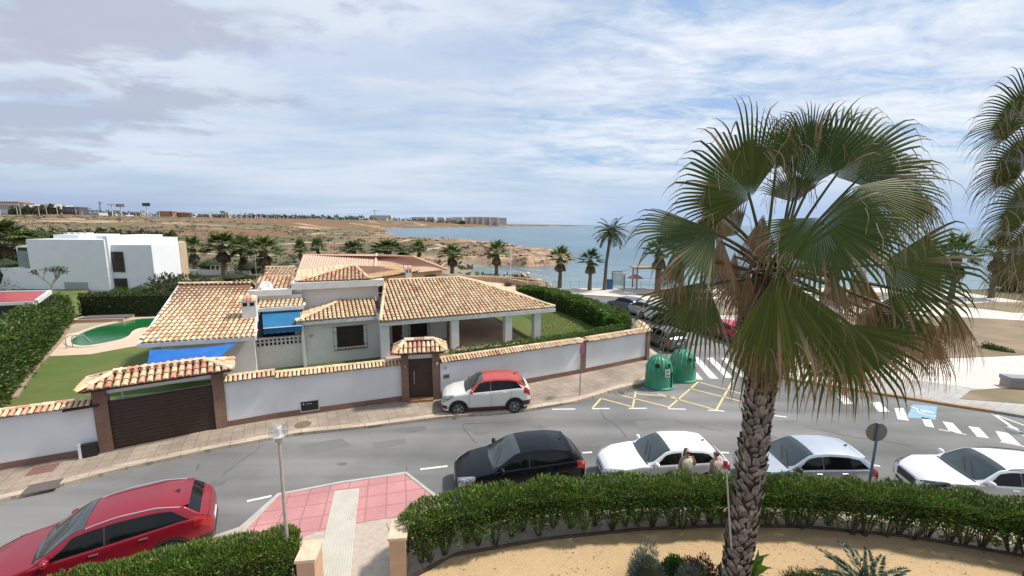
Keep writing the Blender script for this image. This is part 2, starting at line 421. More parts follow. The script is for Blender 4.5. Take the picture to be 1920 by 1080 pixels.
mb = MB(); xs = [-30000, -3000, -300, 0, 300, 3000, 40000]; ys = [40, 200, 1000, 5000, 50000]
for i in range(len(xs) - 1):
    for j in range(len(ys) - 1): mb.quad((xs[i], ys[j], SEA), (xs[i + 1], ys[j], SEA), (xs[i + 1], ys[j + 1], SEA), (xs[i], ys[j + 1], SEA))
o = mb.build('sea', m); bm = bmesh.new(); bm.from_mesh(o.data); bmesh.ops.remove_doubles(bm, verts=bm.verts, dist=.01); bm.to_mesh(o.data); bm.free(); struct(o)
# surf on the cove
foam = mat('sea_foam', (.75, .78, .78), (.5, .55, .55), 3, .6)
mb = MB()
for base, wd in (((915, 503), .5), ((925, 507), .35)):
    pass
for line in ([(912, 503), (935, 508), (965, 516), (1000, 526), (1030, 537)], [(960, 508), (990, 512), (1015, 517), (1035, 523)], [(975, 503), (1000, 506), (1020, 508)]):
    pts = [G(x, y, SEA) for x, y in line]; dense = []
    for a, b_ in zip(pts, pts[1:]):
        for k in range(10): dense.append(a.lerp(b_, k / 10))
    for i in range(len(dense) - 1):
        if R.random() < .12: continue
        w1 = .18 + .25 * abs(vnoise(i * .3, 0, 1, 5)); w2 = .18 + .25 * abs(vnoise((i + 1) * .3, 0, 1, 5))
        a, b_ = dense[i], dense[i + 1]
        mb.quad((a.x, a.y - w1, SEA + .03), (b_.x, b_.y - w2, SEA + .03), (b_.x, b_.y + w2, SEA + .03), (a.x, a.y + w1, SEA + .03))
struct(mb.build('surf', foam))

# ------------------------------------------------------------------ streets
asph = mat('asphalt', (.165, .163, .158), (.135, .133, .128), .35, .92, .25, 40, c3=(.20, .195, .185), scale3=.16)
ntA = asph.node_tree
nA = ntA.nodes; lA = ntA.links; bA = nA['Principled BSDF']
tcA = nA.new('ShaderNodeTexCoord'); nf = nA.new('ShaderNodeTexNoise'); nf.inputs['Scale'].default_value = 90; nf.inputs['Detail'].default_value = 2; lA.new(tcA.outputs['Object'], nf.inputs['Vector'])
src = bA.inputs['Base Color'].links[0].from_socket
mx = nA.new('ShaderNodeMix'); mx.data_type = 'RGBA'; mx.blend_type = 'MULTIPLY'; mx.inputs[0].default_value = 1
mr = nA.new('ShaderNodeMapRange'); mr.inputs[1].default_value = .3; mr.inputs[2].default_value = .7; mr.inputs[3].default_value = .78; mr.inputs[4].default_value = 1.2
lA.new(nf.outputs['Fac'], mr.inputs[0]); lA.new(src, mx.inputs[6]); lA.new(mr.outputs[0], mx.inputs[7])
# tyre-polished lanes: stretched noise along the street
mpA = nA.new('ShaderNodeMapping'); mpA.inputs['Rotation'].default_value = (0, 0, rad(-20)); mpA.inputs['Scale'].default_value = (.06, .8, 1); lA.new(tcA.outputs['Object'], mpA.inputs[0])
ns2 = nA.new('ShaderNodeTexNoise'); ns2.inputs['Scale'].default_value = 1.0; ns2.inputs['Detail'].default_value = 4; lA.new(mpA.outputs[0], ns2.inputs['Vector'])
mr2 = nA.new('ShaderNodeMapRange'); mr2.inputs[1].default_value = .35; mr2.inputs[2].default_value = .65; mr2.inputs[3].default_value = .80; mr2.inputs[4].default_value = 1.15; lA.new(ns2.outputs['Fac'], mr2.inputs[0])
mx2 = nA.new('ShaderNodeMix'); mx2.data_type = 'RGBA'; mx2.blend_type = 'MULTIPLY'; mx2.inputs[0].default_value = 1
lA.new(mx.outputs[2], mx2.inputs[6]); lA.new(mr2.outputs[0], mx2.inputs[7]); lA.new(mx2.outputs[2], bA.inputs['Base Color'])
paveA = brick_mat('pavement_tiles', (.36, .29, .225), (.31, .245, .19), (.24, .195, .155), .4, .4, .018, rad(-28), nstr=.3, off=0)
paveK = brick_mat('kerb_stone', (.52, .42, .31), (.45, .36, .27), (.30, .25, .2), 1.0, .32, .02, rad(-20), nstr=.25)
pavW = brick_mat('white_paving', (.66, .605, .53), (.60, .55, .48), (.44, .39, .33), .9, .6, .025, rad(8), nstr=.12)
pavG = brick_mat('grey_paving', (.42, .40, .37), (.37, .355, .33), (.3, .28, .26), .4, .4, .015, rad(-30), nstr=.2)
pink = brick_mat('pink_tactile_paving', (.52, .25, .24), (.47, .22, .215), (.36, .17, .165), .6, .6, .025, rad(-15), nstr=.2, off=0)
white = mat('road_paint_white', (.66, .65, .61), (.42, .41, .39), 5, .8, 0, thr=(.5, .75))
yellow = mat('road_paint_yellow', (.62, .50, .22), (.36, .31, .2), 5, .8, 0, thr=(.5, .75))
lawn = mat('lawn_ground', (.075, .125, .02), (.095, .135, .024), .8, .95, .8, 70, c3=(.13, .135, .035), scale3=.2)
sand = mat('garden_sand', (.47, .325, .17), (.41, .285, .15), 2.5, .95, .6, 70, c3=(.52, .365, .20), scale3=22)
drybed = mat('dry_bed', (.20, .145, .085), (.15, .125, .07), .5, .95, .6, 20, c3=(.26, .19, .12), scale3=.25)
pinkfl = brick_mat('terrace_tiles', (.52, .33, .26), (.46, .29, .23), (.36, .24, .2), .35, .35, .015, rad(23), nstr=.25)

def P2(lst, z=0.0): return [tuple(G(x, y, z)[:2]) for x, y in lst]
# carriageway sheet: near street, junction, side street to the sea, car park
road = [(-70, -6), (60, -6), (60, 33), (30, 33), (22, 52), (8, 53), (4.6, 50), (-2, 30), (-40, 30), (-70, 20)]
struct(MB().sheet(road, 0.0).build('road', asph))
# far pavement along the villa wall
WALL = [Vector(p).to_3d() for p in ((-27.0, 9.2), (-17.76, 13.75), (-15.45, 14.93), (-12.25, 16.95), (-9.5, 18.3), (-5.41, 19.85), (-3.55, 20.1), (0.76, 22.05), (4.15, 23.95), (8.85, 26.65))]
kpx = [(0, 940), (230, 880), (420, 839), (560, 814), (700, 800), (822, 784), (985, 770), (1075, 755), (1107, 746), (1150, 732), (1205, 719), (1232, 700)]
kerb = [Vector((-26, 6.3, 0))] + [G(x, y, .06) for x, y in kpx] + [Vector((9.9, 27.0, 0)), Vector((9.75, 30, 0)), Vector((9.5, 34, 0)), Vector((8.6, 38, 0)), Vector((6.6, 45, 0)), Vector((5.0, 50, 0))]
back = [(w_.x, w_.y + .1) for w_ in WALL] + [(8.95, 27.4), (9.2, 30), (8.7, 33), (7.6, 37), (5.6, 43), (3.8, 49)]
kp = [(k.x, k.y) for k in kerb]
def offs(pl, d):
    out = []
    for i, p in enumerate(pl):
        a = Vector(pl[max(i - 1, 0)]).to_2d(); b_ = Vector(pl[min(i + 1, len(pl) - 1)]).to_2d(); t = (b_ - a).normalized()
        out.append((p[0] - t.y * d, p[1] + t.x * d))
    return out
def strip_obj(name, A, B, z0, z1, m, mside=None):
    """raised slab between two polylines of equal count"""
    mb = MB()
    for i in range(len(A) - 1):
        a, b_, c_, d_ = A[i], A[i + 1], B[i + 1], B[i]
        mb.quad((*a, z1), (*b_, z1), (*c_, z1), (*d_, z1)); mb.quad((*a, z0), (*b_, z0), (*b_, z1), (*a, z1)); mb.quad((*c_, z0), (*d_, z0), (*d_, z1), (*c_, z1))
    a, d_ = A[0], B[0]; mb.quad((*d_, z0), (*a, z0), (*a, z1), (*d_, z1)); a, d_ = A[-1], B[-1]; mb.quad((*a, z0), (*d_, z0), (*d_, z1), (*a, z1))
    return struct(mb.build(name, m))
strip_obj('kerb', kp, offs(kp, .34), -.02, .125, paveK)
inner = offs(kp, .34)
def resamp(pl, n):
    pl = [Vector((p[0], p[1])) for p in pl]; L = [0]
    for a, b_ in zip(pl, pl[1:]): L.append(L[-1] + (b_ - a).length)
    out = []; j = 0
    for i in range(n):
        s = L[-1] * i / (n - 1)
        while j < len(L) - 2 and L[j + 1] < s: j += 1
        t = (s - L[j]) / max(L[j + 1] - L[j], 1e-6); q = pl[j].lerp(pl[j + 1], t); out.append((q.x, q.y))
    return out
strip_obj('pavement', resamp(inner, 60), resamp(back, 60), -.02, .12, paveA)

# near pavement (behind the front hedge) with its kerb, the pink crossing and the beige path
nk = [(-24, 1.0), (-16.5, 5.6), (-11.5, 8.6), (-8.6, 10.45), (-7.75, 11.05)]
pk = P2([(455, 995), (520, 925), (640, 902), (762, 884), (818, 927)], .1)
nk2 = [(-2.0, 12.55), (0.5, 12.7), (4, 12.75), (9, 12.6), (14, 12.0), (19, 10.7), (26, 7.5)]
kl = nk + pk[1:4] + [pk[4]] + nk2
strip_obj('kerb', kl, offs(kl, -.14), -.02, .10, mat('kerb_concrete', (.45, .43, .39), (.36, .345, .32), 4, .9))
slab = offs(kl, -.14)
mb = MB(); mb.prism(slab + [(26, 3), (-3, 3), (-24, -3)], -.02, .094)
struct(mb.build('pavement', mat('near_pavement', (.47, .39, .315), (.40, .33, .27), 8, .9, .2, 50)))
pkp = P2([(462, 993), (524, 928), (640, 905.5), (760, 888), (812, 930), (825, 960), (700, 975), (590, 998), (560, 1010), (500, 1030)], .1)
struct(MB().sheet(pkp, .100).build('pavement', pink))
strp = P2([(626, 924), (672, 917), (672, 1085), (610, 1085)], .1)
sm_ = mat('tactile_strip', (.53, .50, .44), (.45, .42, .37), 3, .85, 0)
struct(MB().sheet([(-5.72, 12.72), (-4.97, 12.86), (-3.6, 8.2), (-4.5, 8.2)], .105).build('path', sm_))
mb = MB()
for i in range(13):
    t = (i + .5) / 13; a = Vector((-5.72, 12.72, 0)).lerp(Vector((-4.97, 12.86, 0)), t); b_ = Vector((-4.5, 8.2, 0)).lerp(Vector((-3.6, 8.2, 0)), t)
    mb.beam((a.x, a.y - .05, .11), (b_.x, b_.y, .11), .022, .012)
struct(mb.build('path', mat('tactile_ribs', (.50, .46, .38), None, rough=.9)))
mb = MB()   # ribs of the pink tactile flags
for i in range(62):
    x0 = -7.3 + i * .085
    a = Vector((x0, 11.35, 0)); b_ = Vector((x0 + .05, 12.5 + (i * .085) * .22, 0))
    if i in range(17, 30) or not inpoly(np.array([x0 + .05]), np.array([12.45 + (i * .085) * .22]), pkp)[0] or not inpoly(np.array([x0]), np.array([11.4]), pkp)[0]: continue
    mb.beam((a.x, a.y, .103), (b_.x, b_.y, .103), .012, .008)
struct(mb.build('path', mat('pink_ribs', (.42, .19, .185), None, rough=.9)))
# sandy front garden
def gz(): return .02
struct(MB().prism([(-2.45, 9.15), (-1.5, 9.95), (1, 10.55), (3.7, 10.95), (6, 11.1), (8.3, 11.1), (11, 10.75), (13.3, 10.1), (17, 8.6), (22, 5.5), (22, 1), (-2.45, 1)], -.02, .130).build('garden_sand', sand))
mb = MB(); el = [(-2.45, 9.25), (-1.5, 10.0), (1, 10.6), (3.7, 11.0), (6, 11.15), (8.3, 11.15), (11, 10.8), (13.3, 10.15), (17, 8.65), (22, 5.5)]
for a, b_ in zip(resamp(el, 60), resamp(el, 60)[1:]): mb.beam((*a, .135), (*b_, .135), .05, .09)
struct(mb.build('garden_edging', mat('edging_wood', (.12, .075, .05), (.07, .05, .035), 8, .9)))

# villa garden: lawn, beige pool surround, terrace
inn = [(w_.x - .05, w_.y + .14) for w_ in WALL]
struct(MB().prism([(-27, 9.6)] + inn[1:6] + [(-6, 27), (-14, 36), (-26, 39.2), (-38.6, 37.6), (-60, 60), (-64, 54), (-40, 10)], -.02, .10).build('lawn', lawn))
struct(MB().prism([(-3.9, 20.3), (.7, 22.3), (4.0, 24.1), (8.6, 26.8), (8.8, 30), (8.2, 33), (7.1, 37), (5.0, 42.5), (3.4, 46.5), (-8, 46), (-8, 30), (-6, 25)], -.02, .68).build('lawn', lawn))
struct(MB().sheet(P2([(88, 668), (130, 622), (165, 600), (235, 590), (330, 590), (330, 640), (280, 645), (235, 652), (170, 664)], .11), .108).build('pool_deck', mat('pool_deck', (.60, .46, .33), (.53, .40, .29), 3, .9)))
# right side: plaza, islands, far side promenade
kr = [tuple(G(x, y, .06)[:2]) for x, y in ((1425, 700), (1500, 715), (1600, 731), (1690, 745), (1790, 761), (1862, 772))] + [(25.0, 17.7), (31, 13), (45, 4)]
strip_obj('kerb', kr[:6], offs(kr, .2)[:6], -.02, .115, mat('kerb_ochre', (.40, .23, .10), (.33, .2, .1), 3, .9))
strip_obj('kerb', kr[5:], offs(kr, .2)[5:], -.02, .115, mat('kerb_grey', (.22, .21, .2), (.3, .29, .27), 3, .9))
inr = offs(kr, .2)
pz = inr[:] + [(60, 10), (60, 60), (5, 57.5), (3.8, 53.5), (8, 52.6), (14.0, 50.5), (15.6, 44), (17.0, 38), (17.7, 33), (17.2, 28.5)]
struct(MB().prism(pz, -.02, .11).build('plaza_paving', pavW))
struct(MB().sheet(inr[2:] + [(60, 8), (60, 12), (34, 17), (24.6, 22.2), (22, 23.6), (19, 24)], .116).build('pavement', pavG))
beds = [[(1800, 748), (1820, 732), (1870, 728), (1960, 728), (2100, 740), (2100, 790), (1920, 757)],
        [(1395, 600), (1560, 588), (1700, 590), (1850, 597), (2000, 606), (2300, 640), (2300, 680), (1920, 666), (1800, 671), (1640, 672), (1500, 662), (1400, 640)],
        [(1190, 551), (1290, 549), (1420, 551), (1420, 557), (1290, 556), (1200, 554)], [(1200, 575), (1260, 562), (1360, 560), (1450, 565), (1500, 575), (1400, 590), (1300, 592), (1215, 590)],
        [(1780, 572), (1860, 566), (2000, 568), (2200, 578), (2200, 590), (1900, 586)], [(1500, 551), (1650, 548), (1700, 552), (1600, 560)]]
for p in beds: struct(MB().prism(P2(p, .12), .05, .135).build('planting_bed', drybed))
# ------------------------------------------------------------------ markings
mb = MB(); my = MB()
def dash(m_, p, q, w_, z=.004):
    a = G(*p); b_ = G(*q); d = (b_ - a).normalized(); n = Vector((-d.y, d.x, 0)) * w_ / 2
    m_.quad((a - n).to_tuple()[:2] + (z,), (b_ - n).to_tuple()[:2] + (z,), (b_ + n).to_tuple()[:2] + (z,), (a + n).to_tuple()[:2] + (z,))
for p, q in (((463, 940), (509, 930)), ((788, 880), (839, 874)), ((1092, 849), (1110, 848)), ((1338, 848), (1367, 849)), ((1622, 870), (1650, 874)), ((1035, 767.5), (1079, 767)), ((1110, 766.5), (1143, 766)),
             ((1179, 766), (1213, 765.5)), ((1253, 766.5), (1286, 767.5)), ((1327, 769), (1359, 771)), ((1440, 778), (1475, 782))): dash(mb, p, q, .11)
for p, q in (((1111, 765), (1127, 747)), ((1186, 765), (1192, 735)), ((1253, 765), (1309, 716)), ((1343, 769), (1375, 712)),
             ((1127, 747), (1186, 763)), ((1160, 740), (1253, 763)), ((1192, 738), (1267, 745)), ((1233, 738), (1341, 768)), ((1292, 728), (1395, 754)), ((1312, 717), (1390, 738))): dash(my, p, q, .1, .004)
def stripe(m_, a, b_, c_, d_): m_.quad(*[G(*p).to_tuple()[:2] + (.004,) for p in (a, b_, c_, d_)])
for x in range(5):   # zebra across the side street
    bx = 1300 + x * 29; tx = 1287 + x * 26
    stripe(mb, (1302 + x * 29, 711 - x * 1.5), (1318 + x * 29, 712 - x * 1.5), (1282 + x * 27, 669 + x * .6), (1271 + x * 27, 670 + x * .6))
for q in (((1568, 742), (1584, 741), (1601, 757), (1583, 758)), ((1632, 754), (1650, 754), (1668, 772), (1648, 772)), ((1677, 765), (1694, 765), (1704, 789), (1683, 786)), ((1727, 782), (1744, 785), (1752, 802), (1735, 799)), ((1767, 790), (1786, 793), (1804, 812), (1781, 810)),
          ((1815, 799), (1836, 802), (1855, 822), (1832, 819)), ((1866, 808), (1890, 812), (1916, 836), (1880, 830))):
    stripe(mb, q[3], q[2], q[1], q[0])
dash(mb, (1862, 776), (1935, 826), .14); dash(mb, (1862, 776), (1935, 803), .1); dash(mb, (1760, 805), (1812, 815), .08); dash(mb, (1875, 829), (1930, 839), .1)
dash(mb, (1372, 668), (1392, 656), .1)
struct(mb.build('road_marking', white)); struct(my.build('road_marking', yellow))
blue = MB(); stripe(blue, (1700, 783), (1754, 787), (1757, 762), (1712, 758)); struct(blue.build('road_marking', mat('road_paint_blue', (.16, .34, .46), (.26, .37, .44), 6, .8)))
mk = MB()
c0 = G(1735, 773)
for a in range(14):
    t = a / 14 * 2 * PI * .8; t2 = (a + 1) / 14 * 2 * PI * .8
    mk.beam((c0.x + .33 * math.cos(t), c0.y - .1 + .33 * math.sin(t), .008), (c0.x + .33 * math.cos(t2), c0.y - .1 + .33 * math.sin(t2), .008), .08, .002)
mk.beam((c0.x - .1, c0.y + .65, .008), (c0.x - .05, c0.y, .008), .1, .002); mk.beam((c0.x - .05, c0.y + .05, .0085), (c0.x + .35, c0.y, .0085), .09, .002)
struct(mk.build('road_marking', white))
# repair patches, stains and drain gratings on the carriageway
pm_ = MB()
for pts in (((560, 835), (640, 822), (660, 836), (575, 850)), ((1190, 790), (1260, 786), (1275, 800), (1200, 806)), ((700, 830), (760, 822), (765, 832), (705, 840))): pm_.quad(*[G(*p).to_tuple()[:2] + (.0035,) for p in pts[::-1]])
struct(pm_.build('road_patch', mat('patch_asphalt', (.15, .148, .144), (.165, .162, .157), 3, .95, .3, 60)))
st_ = MB()
for (x, y, r_) in ((770, 805, .5), (900, 812, .28), (640, 870, .2), (1010, 800, .22), (1530, 850, .3), (1230, 745, .35), (410, 905, .25), (1120, 835, .2), (985, 858, .3), (300, 930, .2), (1480, 790, .25), (1655, 800, .2)):
    c_ = G(x, y); poly = []
    for k in range(14):
        a = 2 * PI * k / 14; q = r_ * (.6 + .7 * abs(noise.noise(Vector((x * .1, k * .5, y * .1))))); poly.append((c_.x + math.cos(a) * q * 1.6, c_.y + math.sin(a) * q * .8))
    st_.sheet(poly, .0042)
struct(st_.build('road_stain', mat('oil_stain', (.115, .113, .11), (.15, .148, .142), 6, .8, thr=(.4, .6))))
# cracks in the asphalt
ck = MB(); dk = mat('crack_dark', (.075, .072, .07), None, rough=.95)
for line in ([(867, 795), (873, 808), (884, 822), (896, 836)], [(1126, 768), (1135, 785), (1155, 797), (1168, 812), (1175, 824)], [(493, 833), (480, 845), (455, 862), (430, 880), (410, 897)], [(1505, 800), (1540, 806), (1590, 818), (1650, 826), (1720, 838)],
             [(1440, 815), (1460, 822), (1500, 826)], [(870, 795), (1000, 790)], [(1310, 800), (1335, 806), (1362, 808)], [(762, 884), (764, 872)], [(375, 870), (365, 885)], [(1560, 640), (1600, 700)]):
    pts = [G(*p) for p in line]; d = []
    for a, b_ in zip(pts, pts[1:]):
        for k in range(5): q = a.lerp(b_, k / 5); d.append(Vector((q.x + R.uniform(-.04, .04), q.y + R.uniform(-.04, .04), .005)))
    for a, b_ in zip(d, d[1:]):
        t = (b_ - a).normalized(); n = Vector((-t.y, t.x, 0)) * R.uniform(.008, .017); ck.quad(a - n, b_ - n, b_ + n, a + n)
struct(ck.build('road_crack', dk))
for (x, y, wx, wy, lab) in ((80, 912, .42, .3, 'dark'), (80, 880, .35, .3, 'red')):
    c_ = G(x, y, .125); M = Matrix.Translation((c_.x, c_.y, 0)) @ Matrix.Rotation(rad(28), 4, 'Z')
    o = MB().box(-wx, wx, -wy, wy, .118, .131, M=M).build('utility_cover', mat('iron_cover', (.10, .085, .08), (.14, .11, .1), 20, .7, .3) if lab == 'dark' else mat('rust_cover', (.22, .10, .075), (.16, .085, .07), 20, .8, .3), recenter=True, bevel=.005)
    tag(o, 'dark square iron cover by the kerb, left end of the pavement' if lab == 'dark' else 'rust red square cover close to the white wall, left end', 'drain cover')
c_ = G(568, 796, .125); mb = MB(); mb.lathe([(.33, -.005), (.33, .008), (.27, .012), (.26, .008), (.12, .008), (.11, .014), (0.01, .014)], 28, (0, 0, 0)); o = mb.build('manhole_cover', mat('iron_round', (.15, .10, .075), (.2, .14, .1), 25, .7, .4)); o.location = (c_.x, c_.y, .122)
tag(o, 'round rusty manhole cover in the tiled pavement', 'manhole cover')
# ================================================================== VILLA AND WALLS
VO = Vector((-3.58, 19.91, 0)); VA = rad(23)
stucco = mat('white_stucco', (.70, .69, .67), (.64, .63, .61), 1.5, .9, .35, 45, c3=(.60, .585, .56), scale3=.35)
wallwh = mat('white_wall_paint', (.72, .725, .73), (.68, .685, .69), .8, .85, .15, 35, c3=(.63, .635, .64), scale3=.5)
trimw = mat('white_trim', (.66, .65, .63), (.58, .57, .55), 2, .8, .1, 20)
tilem = mat('roof_tile', (1, 1, 1), (.80, .75, .70), 9, .85, .3, 40, attr='Col', thr=(.45, .7))
tileb = mat('tile_bed', (.20, .10, .06), (.12, .065, .04), 6, .95)
brickr = brick_mat('red_brick', (.27, .125, .085), (.21, .095, .065), (.22, .17, .13), .25, .065, .012, axes=(rad(90), 0, 0), nstr=.3)
woodd = mat('dark_brown_wood', (.045, .025, .016), (.035, .02, .013), 5, .5, .1, 30)
darkin = mat('dark_interior', (.012, .01, .01), None, rough=.6)
glassd = mat('dark_glass', (.02, .022, .024), None, rough=.06, spec=.6)
steel = mat('grey_steel', (.35, .35, .34), (.28, .28, .27), 8, .45, metal=.6)
PAL = [(.70, .53, .32), (.74, .58, .37), (.64, .46, .28), (.70, .54, .34), (.60, .38, .22), (.68, .49, .30), (.58, .36, .22), (.76, .62, .42), (.66, .50, .31), (.66, .52, .36), (.62, .46, .29), (.72, .56, .36)]
PALR = [(.60, .35, .24), (.55, .28, .18), (.66, .43, .30), (.52, .25, .16), (.68, .50, .35), (.72, .57, .41)]
def tcol(pal, s=0, t=0):
    k = vnoise(s, t, .5, 4) ; c = R.choice(pal)
    if k > .3 and R.random() < .3: c = R.choice(PALR)
    g = R.uniform(.88, 1.10); return (c[0] * g, c[1] * g, c[2] * g)
def tile_roof(mb, poly, pitch=.25, course=.37, pal=PAL, thick=.05, e0=None, rise=.085, segs=4):
    """barrel tiles over a planar 3-D polygon whose first edge is the eave"""
    P = [Vector(p) for p in poly]; A, B = P[0], P[1]
    s = (B - A).normalized(); n = None
    for q in P[2:]:
        n = s.cross(q - A)
        if n.length > .1: break
    n.normalize()
    if n.z < 0: n = -n
    t = n.cross(s)
    if t.dot(sum(P[2:], Vector()) / len(P[2:]) - A) < 0: t = -t
    q2 = [((p - A).dot(s), (p - A).dot(t)) for p in P]
    lo_s = min(a for a, b in q2); hi_s = max(a for a, b in q2); hi_t = max(b for a, b in q2)
    mb.add([p - n * .03 for p in P], [tuple(range(len(P)))], 1, (.3, .17, .1))
    mb.add([p - n * (.03 + thick) for p in P], [tuple(range(len(P)))[::-1]], 1, (.3, .17, .1))
    ns_ = int((hi_s - lo_s) / pitch) + 1
    for i in range(ns_):
        sc = lo_s + pitch * (i + .5); jt = R.uniform(-.02, .02)
        tt = -.06
        while tt < hi_t:
            tm = tt + course * .5
            if inpoly(np.array([sc]), np.array([max(tm, .02)]), q2)[0]:
                r0 = pitch * .40; r1 = pitch * .33; L = course + .06
                a0 = A + s * (sc + R.uniform(-.008, .008)) + t * (tt + jt) + n * .012; a1 = A + s * sc + t * (tt + jt + L) - n * .01
                vs = []
                for (c_, r_, lift) in ((a0, r0, .028), (a1, r1, 0)):
                    for k in range(segs + 1):
                        an = PI * k / segs; vs.append(c_ + s * (-math.cos(an) * r_) + n * (math.sin(an) * r_ * rise / .1 + lift))
                k1 = segs + 1
                fs = [(k, k + 1, k1 + k + 1, k1 + k) for k in range(segs)] + [tuple(range(k1))[::-1]]
                mb.add(vs, fs, 0, tcol(pal, sc, tt))
            tt += course
def ridge_tiles(mb, a, b, r=.12, seg=.38, pal=PAL, lift=.03):
    a = Vector(a); b = Vector(b); d = b - a; n = max(1, int(d.length / seg)); d.normalize(); x = d.cross(Vector((0, 0, 1))).normalized(); u = x.cross(d)
    L = (b - a).length / n
    for i in range(n):
        vs = []
        for (t, rr) in ((i * L - .03, r * 1.08), (i * L + L, r * .9)):
            c_ = a + d * t + u * lift
            for k in range(6):
                an = PI * k / 5; vs.append(c_ + x * (math.cos(an) * rr) + u * (math.sin(an) * rr * .8))
        mb.add(vs, [(k, 6 + k, 7 + k, k + 1) for k in range(5)] + [tuple(range(6)), tuple(range(6, 12))[::-1]], 0, tcol(pal))
TM = [tilem, tileb]

villa = thing('villa', 'white single storey villa with cream and terracotta barrel tile roofs behind the street wall', 'house', VO, VA)
# --- walls (local metres: x along the street, y away from it)
mb = MB()
def wbox(x0, x1, y0, y1, z0, z1): mb.box(x0, x1, y0, y1, z0, z1)
wbox(-6.2, -4.55, 8.3, 8.55, 0, 2.72); wbox(-2.70, -1.72, 8.3, 8.55, 0, 2.72); wbox(-4.55, -2.70, 8.3, 8.55, 0, .88); wbox(-4.55, -2.70, 8.3, 8.55, 2.32, 2.72)
wbox(-1.72, -1.47, 7.6, 8.55, 0, 2.68)            # return of the recess
wbox(-1.47, -1.0, 8.9, 9.1, 0, 2.66); wbox(-1.0, -.35, 8.9, 9.1, 2.2, 2.66); wbox(-.35, .1, 8.9, 9.1, 0, 2.66)
wbox(.1, 1.45, 8.9, 9.1, 0, .95); wbox(.1, 1.45, 8.9, 9.1, 2.3, 2.66); wbox(1.45, 2.7, 8.9, 9.1, 0, 2.66); wbox(2.5, 2.7, 9.1, 16.8, 0, 2.66)
wbox(-6.35, -6.2, 7.9, 10.6, 0, 3.1)
wbox(-12.9, -8.9, 7.6, 7.8, 0, 2.7)
wbox(-13.0, -12.9, 7.6, 15, 0, 2.9); wbox(-8.9, -8.75, 7.6, 13, 0, 2.9)
wbox(-8.75, -6.35, 10.4, 10.6, 0, 4.2)             # wall behind the awning, up to the parapet
wbox(-9.4, -1.0, 17.0, 17.2, 0, 3); wbox(-12.9, -9.4, 15, 15.2, 0, 3)
wbox(-6.3, -1.6, 10.75, 10.95, 2.9, 4.5)            # raised block
wbox(-6.4, -6.3, 10.75, 16.5, 2.9, 4.5); wbox(-9.1, -6.4, 10.7, 10.85, 3.2, 4.25)
wbox(-9.5, -9.3, 10.7, 16, 2.7, 4.25)
mb.build('wall', stucco, villa)
mb = MB(); mb.box(-6.9, -1.25, 10.2, 11.0, 4.5, 4.93); mb.box(-6.9, -6.5, 11.0, 16.5, 4.5, 4.93); mb.build('parapet', trimw, villa)
mb = MB(); mb.box(-9.25, -6.9, 10.2, 10.7, 4.2, 4.58); mb.build('parapet', trimw, villa)
# --- roofs
ZE = 2.95
mb = MB()
A_, B_, C_, D_ = (-2.04, 6.0, ZE), (9.76, 6.2, ZE), (4.55, 11.8, 4.62), (-1.0, 11.85, 4.62); B2, A2 = (9.9, 17.3, ZE), (-1.5, 17.6, ZE)
tile_roof(mb, [A_, B_, C_, D_]); tile_roof(mb, [B_, B2, C_], pal=PALR + PAL[:4]); tile_roof(mb, [B2, A2, D_, C_])
ridge_tiles(mb, (9.78, 6.2, ZE + .05), C_); ridge_tiles(mb, C_, D_, lift=.05); ridge_tiles(mb, B2, C_); ridge_tiles(mb, (-2.0, 6.0, ZE + .05), D_, r=.10)
rf = mb.build('roof', TM, villa)
mb = MB(); mb.box(-2.05, 9.78, 6.05, 6.3, ZE - .30, ZE - .045); mb.box(9.5, 9.75, 6.3, 17.2, ZE - .30, ZE - .045); mb.box(-2.05, 9.5, 16.95, 17.2, ZE - .3, ZE - .045); mb.box(-2.05, 9.5, 6.3, 16.95, ZE - .14, ZE - .08)
mb.box(-2.04, -1.9, 6.3, 11.5, ZE - .05, ZE + .1)
mb.build('eave_beam', trimw, villa)
mb = MB()
E0, E1, E2, E3 = (-6.6, 7.85, 2.93), (-1.95, 8.0, 2.93), (-1.75, 10.85, 3.62), (-3.95, 10.8, 3.62)
tile_roof(mb, [E0, E1, E2, E3]); tile_roof(mb, [(-6.6, 10.8, 2.93), E0, E3]); ridge_tiles(mb, E0, E3)
mb.build('roof', TM, villa)
mb = MB(); mb.box(-6.6, -2.05, 7.9, 8.1, 2.68, 2.89); mb.box(-6.58, -6.38, 8.1, 10.7, 2.68, 2.89); mb.box(-6.38, -2.05, 8.1, 8.35, 2.74, 2.82); mb.build('eave_beam', trimw, villa)
mb = MB()
zl = lambda y: 2.72 + (y - 6.3) * .29
F0, F1 = (-13.5, 6.4, zl(6.4)), (-8.42, 5.95, zl(6.2))
tile_roof(mb, [F0, F1, (-8.72, 9.3, zl(9.3)), (-6.2, 9.3, zl(9.3)), (-6.2, 10.5, zl(10.5)), (-9.2, 10.6, zl(10.6)), (-9.5, 12.9, zl(13.2)), (-13.5, 13.4, zl(13.4))], course=.40)
tile_roof(mb, [(-9.5, 18.5, 3.2), (-13.5, 18.5, 3.2), (-13.5, 13.4, zl(13.4)), (-9.5, 12.9, zl(13.2))], course=.5)
ridge_tiles(mb, (-13.5, 13.4, zl(13.4)), (-9.5, 12.9, zl(13.2)), lift=.05)
mb.build('roof', TM, villa)
mb = MB(); mb.beam((-13.55, 6.42, 2.62), (-8.4, 5.97, 2.6), .2, .2); mb.beam((-13.5, 6.5, 2.68), (-13.5, 13.4, zl(13.4) - .12), .14, .16)
mb.beam((-8.44, 6.0, zl(6.0) + .02), (-8.74, 9.3, zl(9.3) + .04), .12, .2); mb.beam((-8.7, 9.2, zl(9.2) - .02), (-6.2, 9.2, zl(9.2) - .02), .16, .2)
mb.build('eave_beam', trimw, villa)
